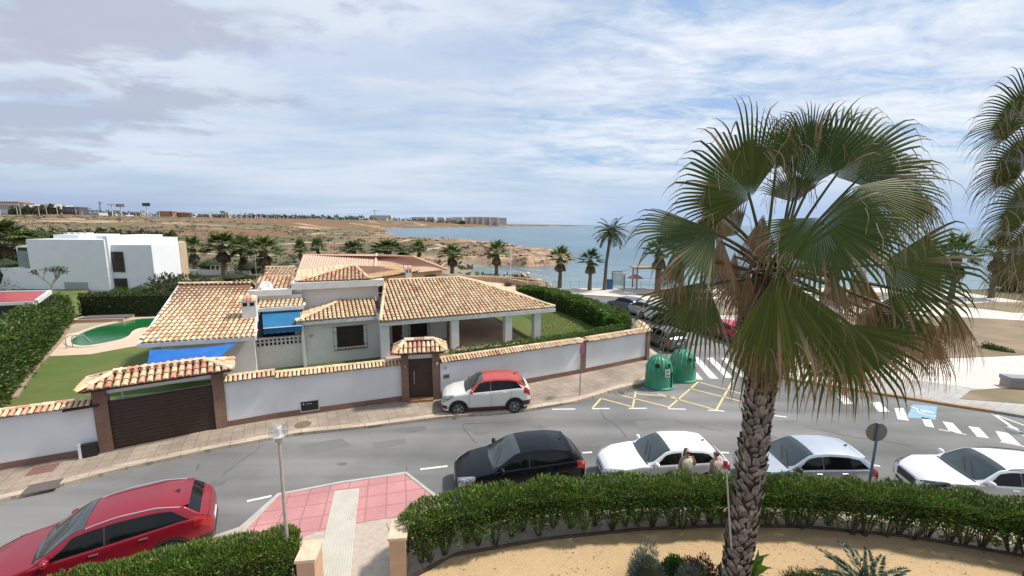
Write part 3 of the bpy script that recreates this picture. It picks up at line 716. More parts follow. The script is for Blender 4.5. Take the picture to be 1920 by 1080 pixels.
mb = MB()   # low hipped roof over the raised block
tile_roof(mb, [(-6.6, 10.55, 4.98), (-2.2, 10.3, 4.98), (-2.97, 13.6, 5.66)], course=.36, pal=PAL[2:7] + PALR[:4])
tile_roof(mb, [(-2.2, 10.3, 4.98), (1.9, 14.2, 4.98), (.2, 16.5, 5.2), (-2.97, 13.6, 5.66)], course=.36, pal=[(.62, .42, .22), (.58, .38, .2), (.64, .47, .28)])
tile_roof(mb, [(-6.9, 17.5, 4.98), (-6.6, 10.55, 4.98), (-2.97, 13.6, 5.66)], course=.36)
ridge_tiles(mb, (-2.2, 10.3, 4.98), (-2.97, 13.6, 5.66), lift=.04); ridge_tiles(mb, (-6.6, 10.55, 4.98), (-2.97, 13.6, 5.66), lift=.03)
mb.build('roof', TM, villa)
mb = MB()   # little tiled turret at the back left
tile_roof(mb, [(-9.4, 16.3, 4.35), (-7.0, 15.8, 4.35), (-7.2, 18.6, 5.2), (-9.3, 18.9, 5.2)], pitch=.26, course=.3, pal=[(.46, .33, .22), (.38, .27, .18), (.52, .38, .26)])
tile_roof(mb, [(-7.2, 21, 4.35), (-9.3, 21.2, 4.35), (-9.3, 18.9, 5.2), (-7.2, 18.6, 5.2)], pitch=.3, course=.4)
ridge_tiles(mb, (-9.3, 18.9, 5.2), (-7.2, 18.6, 5.2), r=.09)
mb.build('roof', TM, villa)
mb = MB()
for x in (-9.2, -8.45, -7.8, -7.15): mb.box(x - .14, x + .14, 16.2, 16.5, 3.9, 4.33)
mb.box(-9.3, -7.05, 20.7, 20.9, 2.6, 4.33); mb.box(-9.3, -7.05, 16.15, 20.7, 3.6, 3.9); mb.box(-9.32, -9.2, 16.6, 20.7, 3.9, 4.33)
mb.build('turret', stucco, villa)
# flat roof strip with red tiles left of the raised block
mb = MB(); tile_roof(mb, [(-9.0, 10.75, 4.5), (-6.9, 10.75, 4.5), (-6.9, 14.5, 5.0), (-9.2, 14.5, 5.0)], pal=PALR + PAL[:3]); mb.build('roof', TM, villa)
# --- chimneys
def chimney(x0, x1, y0, y1, z0, z1, nh=2):
    mb = MB(); mb.box(x0, x1, y0, y1, z0, z1 - .28)
    for k in range(nh + 1):
        xx = x0 + (x1 - x0) * k / nh; mb.box(max(x0, xx - .06), min(x1, xx + .06), y0, y1, z1 - .28, z1 - .06)
    mb.box(x0 - .03, x1 + .03, y0 - .03, y1 + .03, z1 - .06, z1)
    o = mb.build('chimney', stucco, villa)
    mt = MB(); mt.box(x0 + .06, x1 - .06, y0 + .07, y1 - .05, z1 - .27, z1 - .07); mt.build('flue', darkin, o)
    mt = MB()
    ridge_tiles(mt, (x0 - .05, (y0 + y1) / 2, z1 + .02), (x1 + .05, (y0 + y1) / 2, z1 + .02), r=(y1 - y0) * .6, seg=.2, pal=PALR, lift=0); mt.build('chimney_cap', TM, o)
chimney(-9.30, -8.60, 8.0, 8.6, 3.0, 4.28); chimney(.55, 1.0, 12.4, 12.9, 4.2, 5.35)
# --- columns of the porch
for x0 in (2.32, 6.02, 8.18):
    MB().box(x0, x0 + .5, 6.12, 6.6, 0, ZE - .31).build('column', trimw, villa, bevel=.01)
MB().box(-2.02, -1.5, 6.12, 6.6, 0, ZE - .31).build('column', trimw, villa, bevel=.01)
MB().box(9.0, 9.4, 16.3, 16.7, 0, ZE - .31).build('column', trimw, villa); MB().box(5.0, 5.4, 16.3, 16.7, 0, ZE - .31).build('column', trimw, villa)
# terrace floor
mb = MB(); tp = [inv(villa) @ G(x, y, .74) for x, y in ((990, 641), (925, 596), (880, 597))]; mb.prism([(-1.8, 5.6), (5.2, 5.6)] + [(p.x, p.y) for p in tp] + [(2.5, 20), (-1.8, 20)], .05, .74); mb.build('terrace', pinkfl, villa)
mb = MB(); mb.box(-1.5, 2.45, 6.9, 7.05, .0, 1.15); mb.build('low_wall', brickr, villa)
# --- windows, doors
def grille_window(x0, x1, y, z0, z1, frame=.13, bars=9):
    w_ = MB(); fw_ = frame
    w_.box(x0 - .02, x0 + fw_, y - .03, y + .14, z0, z1); w_.box(x1 - fw_, x1 + .02, y - .03, y + .14, z0, z1); w_.box(x0 + fw_, x1 - fw_, y - .03, y + .14, z0, z0 + .07)
    o = w_.build('window', trimw, villa)
    MB().box(x0 + fw_, x1 - fw_, y + .16, y + .2, z0 + .07, z1).build('pane', mat('dark_shutter', (.028, .014, .01), (.045, .022, .014), 3, .5), o)
    s_ = MB()
    for k in range(1, 3): s_.box(x0 + (x1 - x0) * k / 3 - .02, x0 + (x1 - x0) * k / 3 + .02, y + .11, y + .16, z0 + .07, z1)
    s_.build('mullion', woodd, o)
    g = MB(); yy = y - .10; r_ = .011
    for z in (z0 - .05, z0 + .25, z1 - .3, z1 + .03): g.beam((x0 - .06, yy, z), (x1 + .06, yy, z), .022, .022)
    for k in range(bars + 1):
        xx = x0 - .06 + (x1 - x0 + .12) * k / bars; g.beam((xx, yy, z0 - .05), (xx, yy, z1 + .03), .016, .016)
    for xx in (x0 - .06, x1 + .06):
        for z in (z0 - .05, z1 + .03): g.beam((xx, yy, z), (xx, y, z), .02, .02)
    g.build('grille', mat('wrought_iron', (.02, .02, .022), None, rough=.5), o)
    sl = MB(); sl.box(x0 + fw_, x1 - fw_, y - .06, y + .12, z0 - .03, z0 + .012); sl.build('sill', mat('sill_terracotta', (.33, .15, .09), (.26, .12, .07), 9, .8), o)
grille_window(-4.55, -2.70, 8.3, .90, 2.32)
grille_window(.1, 1.45, 8.9, .97, 2.3, frame=.1, bars=7)
o = MB().box(-1.0, -.35, 8.97, 9.03, .3, 2.2).build('door', mat('red_brown_wood', (.10, .035, .02), (.07, .025, .015), 6, .5), villa); MB().box(-.45, -.41, 8.93, 8.96, 1.1, 1.3).build('handle', steel, o)
MB().box(-5.95, -5.75, 8.24, 8.3, 1.85, 2.0).build('junction_box', mat('beige_box', (.42, .38, .27)), villa)
# --- balcony with pierced parapet
mb = MB(); bx0, bx1 = -9.45, -6.2; zt = 1.98
mb.box(bx0, bx1, 8.28, 8.46, 0, 1.52); mb.box(bx0 - .35, bx0, 8.2, 8.5, 0, zt + .1); mb.box(bx0, bx1, 8.24, 8.5, zt - .06, zt + .03)
mb.box(bx0 - .35, bx0 - .2, 8.5, 10.4, 0, zt)
n_ = 13; st = (bx1 - .15 - bx0 - .25) / n_
for k in range(n_ + 1):
    xx = bx0 + .22 + k * st; mb.box(xx - .045, xx + .045, 8.3, 8.44, 1.52, zt - .06)
mb.box(bx0, bx0 + .2, 8.3, 8.44, 1.52, zt - .06); mb.box(bx0 + .2, bx1, 8.3, 8.44, 1.70, 1.77)
mb.build('balcony_wall', mat('white_balcony', (.68, .67, .64), (.6, .59, .56), 12, .9, .5, 16), villa)
MB().box(bx0, bx1, 8.7, 10.35, 1.1, 1.2).build('balcony_floor', darkin, villa); MB().box(-8.7, -6.4, 10.33, 10.39, 1.2, 3.2).build('shutter', darkin, villa)
MB().box(-6.75, -6.45, 8.6, 8.9, 1.2, 2.6).build('air_conditioner', trimw, villa)
# awning
aw = thing('awning', 'bright blue retractable awning over the balcony between the tiled roofs', 'awning', VO, VA)
bl = mat('blue_canvas', (.010, .12, .25), (.014, .15, .30), 1.5, .8); bl2 = mat('blue_valance', (.01, .11, .27), None, rough=.85)
mb = MB(); a, b_ = Vector((-8.5, 9.35, 3.38)), Vector((-6.45, 9.35, 3.38)); c_, d_ = Vector((-6.3, 7.7, 2.72)), Vector((-8.28, 7.7, 2.72))
for i in range(8):
    for j in range(4):
        def pp(u, v):
            q = a.lerp(b_, u).lerp(d_.lerp(c_, u), v); q.z -= .05 * math.sin(PI * v); return q
        mb.quad(pp(i / 8, j / 4), pp((i + 1) / 8, j / 4), pp((i + 1) / 8, (j + 1) / 4), pp(i / 8, (j + 1) / 4))
mb.build('canvas', bl, aw)
mb = MB()
for i in range(24):
    u0, u1 = i / 24, (i + 1) / 24; z0, z1 = .34 + .03 * math.sin(i * PI / 2), .34 + .03 * math.sin((i + 1) * PI / 2)
    p, q = d_.lerp(c_, u0), d_.lerp(c_, u1); mb.quad(p, q, q - Vector((0, 0, z1)), p - Vector((0, 0, z0)))
mb.build('valance', bl2, aw); mb = MB(); mb.tube([d_, c_], .03, 8); mb.build('front_bar', trimw, aw)
mb = MB(); mb.beam((-8.5, 9.4, 3.42), (-6.4, 9.4, 3.42), .14, .14); mb.beam((-6.45, 9.3, 3.0), (-6.35, 7.75, 2.7), .05, .05); mb.beam((-8.45, 9.3, 3.0), (-8.25, 7.75, 2.7), .05, .05); mb.build('cassette', trimw, aw)
# blue shade sail hung under the left eave
mb = MB(); a, b_, c_, d_ = Vector((-13.05, 6.2, 2.42)), Vector((-9.3, 5.95, 2.42)), Vector((-9.9, 3.6, 1.65)), Vector((-13.2, 3.7, 1.62)); n_ = 12
def sp_(u, v):
    q = a.lerp(b_, u).lerp(d_.lerp(c_, u), v); ctr = Vector((-11.3, 4.9, 2.0)); k = .16 * math.sin(PI * v) * abs(2 * u - 1) + .12 * math.sin(PI * u) * abs(2 * v - 1)
    q = q.lerp(ctr, k); q.z += .1 * math.sin(PI * u) * math.sin(PI * v); return q
for i in range(n_):
    for j in range(n_): mb.quad(sp_(i / n_, j / n_), sp_((i + 1) / n_, j / n_), sp_((i + 1) / n_, (j + 1) / n_), sp_(i / n_, (j + 1) / n_))
s_ = thing('shade_sail', 'royal blue shade sail stretched out below the left tiled eave', 'shade sail', VO, VA)
mb.build('sail_cloth', mat('royal_blue_cloth', (.01, .11, .38), (.014, .14, .46), 2.5, .75), s_, smooth=True)
for p, q in ((c_, Vector((-9.9, 3.2, 0))), (d_, Vector((-13.2, 3.2, 0)))):
    mb = MB(); mb.tube([q, Vector((q.x, q.y, p.z + .1))], .03, 8); mb.build('post', steel, s_)
# satellite dish on the parapet
sd_ = thing('satellite_dish', 'white oval satellite dish on a thin mast behind the left parapet', 'satellite dish', VO + Vector((0, 0, 0)), VA)
M = Matrix.Translation((-8.35, 10.75, 4.72)) @ Matrix.Rotation(rad(25), 4, 'Z') @ Matrix.Rotation(rad(62), 4, 'X')
mb = MB(); mb.lathe([(.02, .0), (.15, .01), (.27, .045), (.36, .09), (.365, .085), (.27, .03), (.15, -.005), (.02, -.015)], 24, (0, 0, 0), M=M, cap=False); mb.build('dish', trimw, sd_, smooth=True)
mb = MB(); mb.tube([M @ Vector((0, -.3, .02)), M @ Vector((0, -.15, .38)), M @ Vector((0, -.02, .42))], .012, 6); mb.tube([(-8.35, 10.9, 4.5), (-8.35, 10.85, 4.75)], .02, 6); mb.build('arm', steel, sd_)
for (x, y, h_) in ((-8.95, 11.6, 2.4),):
    tv = thing('antenna', 'thin television antenna mast rising behind the satellite dish', 'antenna', VO, VA)
    mb = MB(); mb.tube([(x, y, 4.4), (x, y, 4.4 + h_)], .02, 6); mb.build('mast', steel, tv)
    mb = MB(); mb.tube([(x - .5, y, 6.4), (x + .5, y, 6.5)], .012, 5)
    for k in range(7): mb.tube([(x - .45 + k * .15, y - .25, 6.4 + k * .015), (x - .45 + k * .15, y + .25, 6.4 + k * .015)], .008, 5)
    mb.build('yagi', steel, tv)

# ------------------------------------------------------------------ street walls
def street_wall(name, label, a, b_, z1, group=None, base=.26, capz=.13, pitch=.165, redback=False, step=0):
    a = Vector(a).to_3d(); b_ = Vector(b_).to_3d(); d = b_ - a; L = d.length; an = math.atan2(d.y, d.x)
    t = thing(name, label, 'wall', a, an, group)
    MB().box(0, L, .0, .22, 0, z1).build('wall_panel', wallwh, t)
    MB().box(0, L, -.035, -.002, .10, .10 + base).build('brick_base', brickr, t)
    mb = MB(); n = max(1, int(L / pitch)); p_ = L / n
    for sgn, y0 in ((-1, -.17), (1, .41)):
        ym = .12; zr = z1 + capz + .06
        poly = [(0, y0, z1 + .02), (L, y0, z1 + .02), (L, ym, zr), (0, ym, zr)]
        tile_roof(mb, poly, pitch=p_, course=.34, thick=.03, rise=.1, pal=PALR[:3] + PAL[:2] if (sgn > 0 and redback) else PAL)
    mb.box(0, L, -.13, .36, z1 - .01, z1 + .03, 1)
    ridge_tiles(mb, (0, .12, z1 + capz + .05), (L, .12, z1 + capz + .05), r=.09, seg=.33, pal=PALR[:3] + PAL[:3] if redback else PAL, lift=0)
    mb.build('tile_coping', TM, t)
    return t
street_wall('garden_wall', 'long white wall at the left edge with tiled coping, left of the brown gate', (-27.0, 9.2), (-15.45, 14.93), 2.05, 'white street walls', redback=True)
street_wall('garden_wall', 'short white wall with slightly higher coping just right of the brown gate', (-12.05, 17.06), (-10.35, 17.92), 2.12, 'white street walls')
street_wall('garden_wall', 'white wall with the black meter box, between the gate and the brown door', (-10.35, 17.92), (-5.36, 19.87), 2.0, 'white street walls')
street_wall('garden_wall', 'long white wall right of the brown door, behind the white and red car', (-3.5, 20.14), (4.02, 23.92), 2.0, 'white street walls')
street_wall('garden_wall', 'white wall running from the brick pier to the street corner, nearest the green bins', (4.34, 24.08), (8.75, 26.6), 2.0, 'white street walls')
street_wall('garden_wall', 'short white return wall round the corner behind the bins', (8.80, 26.75), (9.0, 29.2), 1.9, 'white street walls')
def pier(x, y, an, w_, h_, label, cat='pillar'):
    t = thing('brick_pillar', label, cat, (x, y, 0), an); MB().box(-w_ / 2, w_ / 2, -.06, .3, 0, h_).build('shaft', brickr, t)
    mb = MB(); mb.box(-w_ / 2 - .03, w_ / 2 + .03, -.1, .34, h_, h_ + .05); mb.build('cap', mat('pier_cap', (.5, .36, .25)), t)
pier(4.18, 23.99, rad(28), .3, 2.08, 'slim brick pier in the white wall behind the no parking sign'); pier(8.72, 26.5, rad(32), .26, 2.05, 'slim brick pier at the street corner end of the white wall')
# --- gate with canopy
ga = Vector((-15.28, 15.02, 0)); gb = Vector((-12.2, 16.98, 0)); gd = gb - ga; gl = gd.length; gan = math.atan2(gd.y, gd.x)
gate = thing('gate_canopy', 'tiled hip roof canopy on two brick pillars over the brown driveway gate', 'gateway', ga, gan)
for x0 in (-.18, gl - .22): MB().box(x0, x0 + .4, -.08, .36, 0, 2.64).build('pillar', brickr, gate)
MB().box(.22, gl - .22, 0, .3, 2.36, 2.6).build('lintel', trimw, gate)
def canopy(par, x0, x1, y0, y1, z0, z1, run, pitch):
    mb = MB(); ym = (y0 + y1) / 2
    a, b_, c_, d_ = (x0, y0, z0), (x1, y0, z0), (x1, y1, z0), (x0, y1, z0); r0, r1 = (x0 + run, ym, z1), (x1 - run, ym, z1)
    for pl in ([a, b_, r1, r0], [b_, c_, r1], [c_, d_, r0, r1], [d_, a, r0]): tile_roof(mb, pl, pitch=pitch, course=.36, thick=.04, pal=PAL[:6] + PALR[:4])
    ridge_tiles(mb, r0, r1, r=.13, lift=.04, pal=PALR + PAL[:2])
    for p, q in ((a, r0), (b_, r1), (c_, r1), (d_, r0)): ridge_tiles(mb, p, q, r=.11, lift=.03)
    mb.build('tiled_roof', TM, par); mt = MB(); mt.box(x0 + .1, x1 - .1, y0 + .1, y1 - .1, z0 - .12, z0 - .08); mt.build('soffit', woodd, par)
canopy(gate, -.42, gl + .55, -.60, .98, 2.76, 3.08, .9, .235)
g2 = thing('driveway_gate', 'dark brown sliding driveway gate between two brick pillars', 'gate', ga, gan)
mb = MB(); mb.box(.02, gl - .24, .03, .09, .10, 2.0)
for k in range(12): mb.box(.1, gl - .3, .015, .028, .22 + k * .148, .34 + k * .148)
mb.build('gate_panel', woodd, g2); mb = MB(); mb.box(.0, .08, -.01, .1, .1, 2.03); mb.box(gl - .3, gl - .22, -.01, .1, .1, 2.03); mb.box(.0, gl - .22, -.01, .1, 2.0, 2.06); mb.box(-.95, 0, -.2, -.1, 1.98, 2.04); mb.build('gate_frame', mat('dark_brown_metal', (.03, .018, .012), None, rough=.4), g2)
mb = MB(); mb.box(-.62, -.2, -.22, -.06, .11, .62); mb.build('motor_box', mat('black_plastic', (.012, .012, .013), None, rough=.45), g2); MB().box(-.70, -.62, -.24, -.06, .11, .68).build('side_plate', trimw, g2)
# --- door portal
pa = Vector((-5.22, 19.78, 0)); pb = Vector((-3.62, 20.12, 0)); pd = pb - pa; pl_ = pd.length; pan = math.atan2(pd.y, pd.x)
por = thing('door_portal', 'small tiled canopy on brick pillars over the brown street door', 'gateway', pa, pan)
for x0 in (-.1, pl_ - .25): MB().box(x0, x0 + .34, -.1, .38, 0, 2.62).build('pillar', brickr, por)
MB().box(.24, pl_ - .25, .0, .3, 2.24, 2.55).build('lintel', trimw, por); canopy(por, -.38, pl_ + .38, -.62, .85, 2.72, 3.12, .5, .21)
MB().box(.24, pl_ - .25, -.3, .3, .1, .24).build('doorstep', mat('step_terracotta', (.38, .19, .10), (.3, .15, .08), 9, .8), por)
for x0 in (.1, pl_ - .05):
    mb = MB(); mb.tube([(x0, -.1, 1.95), (x0, -.16, 1.95)], .03, 8); mb.lathe([(.02, 0), (.06, .05), (.06, .16), (.02, .2)], 8, (x0, -.19, 1.85)); mb.build('wall_lantern', steel, por)
dr = thing('street_door', 'dark brown flat street door with a long vertical steel handle', 'door', pa, pan)
MB().box(.25, pl_ - .26, .08, .14, .24, 2.23).build('door_leaf', woodd, dr); mb = MB(); mb.tube([(.5, .03, .95), (.5, .03, 1.6)], .015, 8); mb.tube([(.5, .03, 1.0), (.5, .08, 1.0)], .01, 6); mb.tube([(.5, .03, 1.55), (.5, .08, 1.55)], .01, 6); mb.build('handle', mat('bright_steel', (.7, .7, .68), None, rough=.25, metal=.9), dr)
# --- things fixed to the walls
wd = (Vector((-5.36, 19.87)) - Vector((-10.35, 17.92))); wan = math.atan2(wd.y, wd.x)
c_ = Vector((-10.35, 17.92, 0)) + wd.to_3d().normalized() * 1.28
bx = thing('meter_box', 'black meter box set low in the white wall', 'meter box', c_, wan)
MB().box(-.36, .36, -.05, -.003, .28, .72).build('cover', mat('black_enamel', (.008, .014, .016), None, rough=.35), bx); mb = MB(); mb.box(-.39, .39, -.045, -.003, .24, .28); mb.box(-.39, -.36, -.045, -.003, .28, .75); mb.box(.36, .39, -.045, -.003, .28, .75); mb.box(-.36, .36, -.045, -.003, .72, .75); mb.build('frame', trimw, bx)
mb = MB(); mb.box(-.28, -.22, -.056, -.052, .58, .64)
for k in range(5): mb.box(-.14 + k * .05, -.11 + k * .05, -.056, -.052, .59, .62)
mb.build('lettering', trimw, bx)
wd2 = (Vector((4.02, 23.92)) - Vector((-3.5, 20.14))).normalized(); wan2 = math.atan2(wd2.y, wd2.x); c_ = Vector((-3.5, 20.14, 0)) + wd2.to_3d() * .22
np_ = thing('house_number', 'small white plate with blue figures on the wall right of the door', 'number plate', c_, wan2)
MB().box(-.13, .13, -.025, -.003, 1.55, 1.75).build('plate', trimw, np_)
def text_obj(txt, size, M, m, parent, name='lettering', ext=.002):
    cu = bpy.data.curves.new(name, 'FONT'); cu.body = txt; cu.size = size; cu.align_x = 'CENTER'; cu.align_y = 'CENTER'; cu.extrude = ext
    o = bpy.data.objects.new(name, cu); COL.objects.link(o); dg = bpy.context.evaluated_depsgraph_get(); me = bpy.data.meshes.new_from_object(o.evaluated_get(dg)); bpy.data.objects.remove(o)
    o = bpy.data.objects.new(name, me); COL.objects.link(o); me.materials.clear(); me.materials.append(m); me.transform(M)
    if parent is not None: setparent(o, parent)
    return o
bluep = mat('blue_paint', (.03, .10, .35), None, rough=.5)
text_obj('14', .19, Matrix.Translation((0, -.03, 1.65)) @ Matrix.Rotation(rad(90), 4, 'X'), bluep, np_)
mb_ = thing('letter_box', 'brown letter slot plate on the wall below the house number', 'letter box', c_ + wd2.to_3d() * .08, wan2)
MB().box(-.15, .15, -.04, -.003, 1.12, 1.32).build('plate', mat('copper_brown', (.26, .13, .09), (.2, .1, .07), 20, .5), mb_); MB().box(-.11, .11, -.046, -.041, 1.21, 1.245).build('slot', darkin, mb_)

# ------------------------------------------------------------------ pool
pp_ = [(131, 641), (137, 634), (155, 623), (185, 612), (225, 602), (270, 597), (330, 596), (345, 605), (310, 612), (262, 615), (247, 622), (243, 630), (228, 637), (200, 643), (165, 649), (140, 648)]
pw = [G(x, y, .12) for x, y in pp_]
def smooth_loop(pts, it=2):
    for _ in range(it):
        q = []
        for i in range(len(pts)): a, b_ = pts[i], pts[(i + 1) % len(pts)]; q += [a.lerp(b_, .25), a.lerp(b_, .75)]
        pts = q
    return pts
pw = smooth_loop(pw); ctr = sum(pw, Vector()) / len(pw)
pool = thing('swimming_pool', 'kidney shaped pool of green water with pale rim beside the lawn', 'swimming pool', (ctr.x, ctr.y, 0))
mb = MB(); mb.sheet([(p.x, p.y) for p in pw], .117); mb.build('water', mat('green_pool_water', (.010, .15, .045), (.012, .11, .03), .5, .10, .5, 5), pool, world=True)
mb = MB(); k = len(pw)
for i in range(k):
    a, b_ = pw[i], pw[(i + 1) % k]; oa = a + (a - ctr).normalized() * .38; ob = b_ + (b_ - ctr).normalized() * .38
    mb.quad((a.x, a.y, .16), (b_.x, b_.y, .16), (ob.x, ob.y, .155), (oa.x, oa.y, .155)); mb.quad((a.x, a.y, .115), (b_.x, b_.y, .115), (b_.x, b_.y, .16), (a.x, a.y, .16)); mb.quad((oa.x, oa.y, .155), (ob.x, ob.y, .155), (ob.x, ob.y, .1), (oa.x, oa.y, .1))
mb.build('rim', mat('pool_rim', (.62, .52, .42), (.55, .46, .37), 4, .8), pool, world=True)
for px, py in ((137, 652), (125, 653)):
    q = G(px, py, .11); mb = MB(); mb.tube([q, q + Vector((0, 0, .7)), q + Vector((.12, .1, .85)), q + Vector((.5, .35, .8)), q + Vector((.8, .55, .25))], .025, 6)
    tag(mb.build('pool_rail', steel, recenter=True), 'curved steel pool rail nearer the water' if px == 137 else 'curved steel pool rail further left on the deck', 'pool rail', 'pool ladder rails')
q = G(195, 602, .11); M = Matrix.Translation((q.x, q.y, 0)) @ Matrix.Rotation(rad(12), 4, 'Z')
t = thing('pool_cover_box', 'low pale box with dark lid behind the pool, before the hedge', 'box', (q.x, q.y, 0), rad(12)); MB().box(-2.2, 1.8, -.6, .9, .11, .42).build('box_body', mat('beige_block', (.5, .36, .26), None, rough=.9), t); MB().box(-1.6, 1.9, -.4, .8, .425, .5).build('lid', mat('grey_lid', (.12, .12, .125), None, rough=.6), t)
# garden edging along the left hedge
mb = MB(); e = [G(28, 748, .1), G(60, 700, .1), G(115, 640, .1), G(135, 606, .1)]
for a, b_ in zip(e, e[1:]): mb.beam(a + Vector((0, 0, .05)), b_ + Vector((0, 0, .05)), .18, .12)
tag(mb.build('edging', mat('edging_concrete', (.36, .27, .19), (.3, .22, .16), 3, .9), recenter=True), 'low beige concrete edging along the left hedge', 'edging')
# paved drive inside the gate
struct(MB().prism([(-15.1, 15.5), (-12.4, 17.2), (-13.5, 19.5), (-12.5, 24), (-15.5, 24), (-15.6, 19)], .08, .112).build('path', mat('drive_paving', (.42, .33, .27), (.35, .27, .22), 4, .9)))
# ================================================================== CARS
tyrem = mat('tyre_rubber', (.018, .018, .018), (.03, .03, .03), 10, .85)
rimm = mat('alloy_rim', (.42, .42, .43), None, rough=.35, metal=.7); rimb = mat('rim_black', (.02, .02, .022), None, rough=.4)
plast = mat('black_trim', (.022, .022, .024), (.03, .03, .03), 20, .6)
glassc = mat('car_glass', (.004, .005, .006), None, rough=.06, spec=.3)
glassw = mat('windscreen_glass', (.045, .062, .064), (.028, .04, .042), 1.6, .06, spec=.6, coat=.1)
lampw = mat('headlight_glass', (.42, .43, .44), (.12, .12, .13), 14, .12, spec=.6, coat=.6)
lampr = mat('taillight_red', (.36, .012, .016), (.30, .01, .013), 3, .2, coat=.5)
chrome = mat('chrome', (.75, .75, .76), None, rough=.18, metal=1.0)
platem = mat('number_plate', (.70, .70, .68), None, rough=.5)
def paint(name, c, metal=0.0, rough=.32, coat=.45): return mat(name, c, tuple(x * .93 for x in c), .8, rough, metal=metal, coat=coat, spec=.5)
def interp(pts, x): return float(np.interp(x, [p[0] for p in pts], [p[1] for p in pts]))
BELT = {
    'hatch': [(0, .56), (.03, .66), (.12, .78), (.28, .90), (.5, .95), (.85, 1.00), (.95, .98), (1, .80)],
    'suv': [(0, .66), (.03, .78), (.12, .92), (.28, 1.0), (.5, 1.04), (.85, 1.12), (.95, 1.08), (1, .86)],
}
TOP = {
    'hatch': [(0, .58), (.012, .68), (.05, .77), (.12, .86), (.22, .93), (.275, .97), (.44, 1.385), (.50, 1.44), (.60, 1.47), (.74, 1.455), (.87, 1.36), (.955, 1.05), (.985, .98), (1, .82)],
    'bmw': [(0, .56), (.012, .66), (.05, .75), (.14, .84), (.26, .91), (.325, .95), (.475, 1.36), (.53, 1.41), (.62, 1.43), (.76, 1.41), (.88, 1.31), (.955, 1.04), (.985, .96), (1, .80)],
    'suv': [(0, .68), (.012, .80), (.05, .90), (.12, .98), (.22, 1.04), (.27, 1.08), (.42, 1.50), (.48, 1.55), (.60, 1.585), (.76, 1.57), (.88, 1.47), (.955, 1.18), (.985, 1.10), (1, .88)],
    'wagon': [(0, .66), (.012, .78), (.05, .87), (.12, .95), (.24, 1.00), (.29, 1.04), (.43, 1.47), (.49, 1.53), (.60, 1.56), (.80, 1.545), (.90, 1.45), (.965, 1.15), (.985, 1.08), (1, .86)],
}
PLAN = [(0, .60), (.012, .74), (.03, .84), (.06, .91), (.12, .965), (.2, .99), (.3, 1), (.78, 1), (.88, .975), (.95, .92), (.98, .85), (.992, .78), (1, .68)]
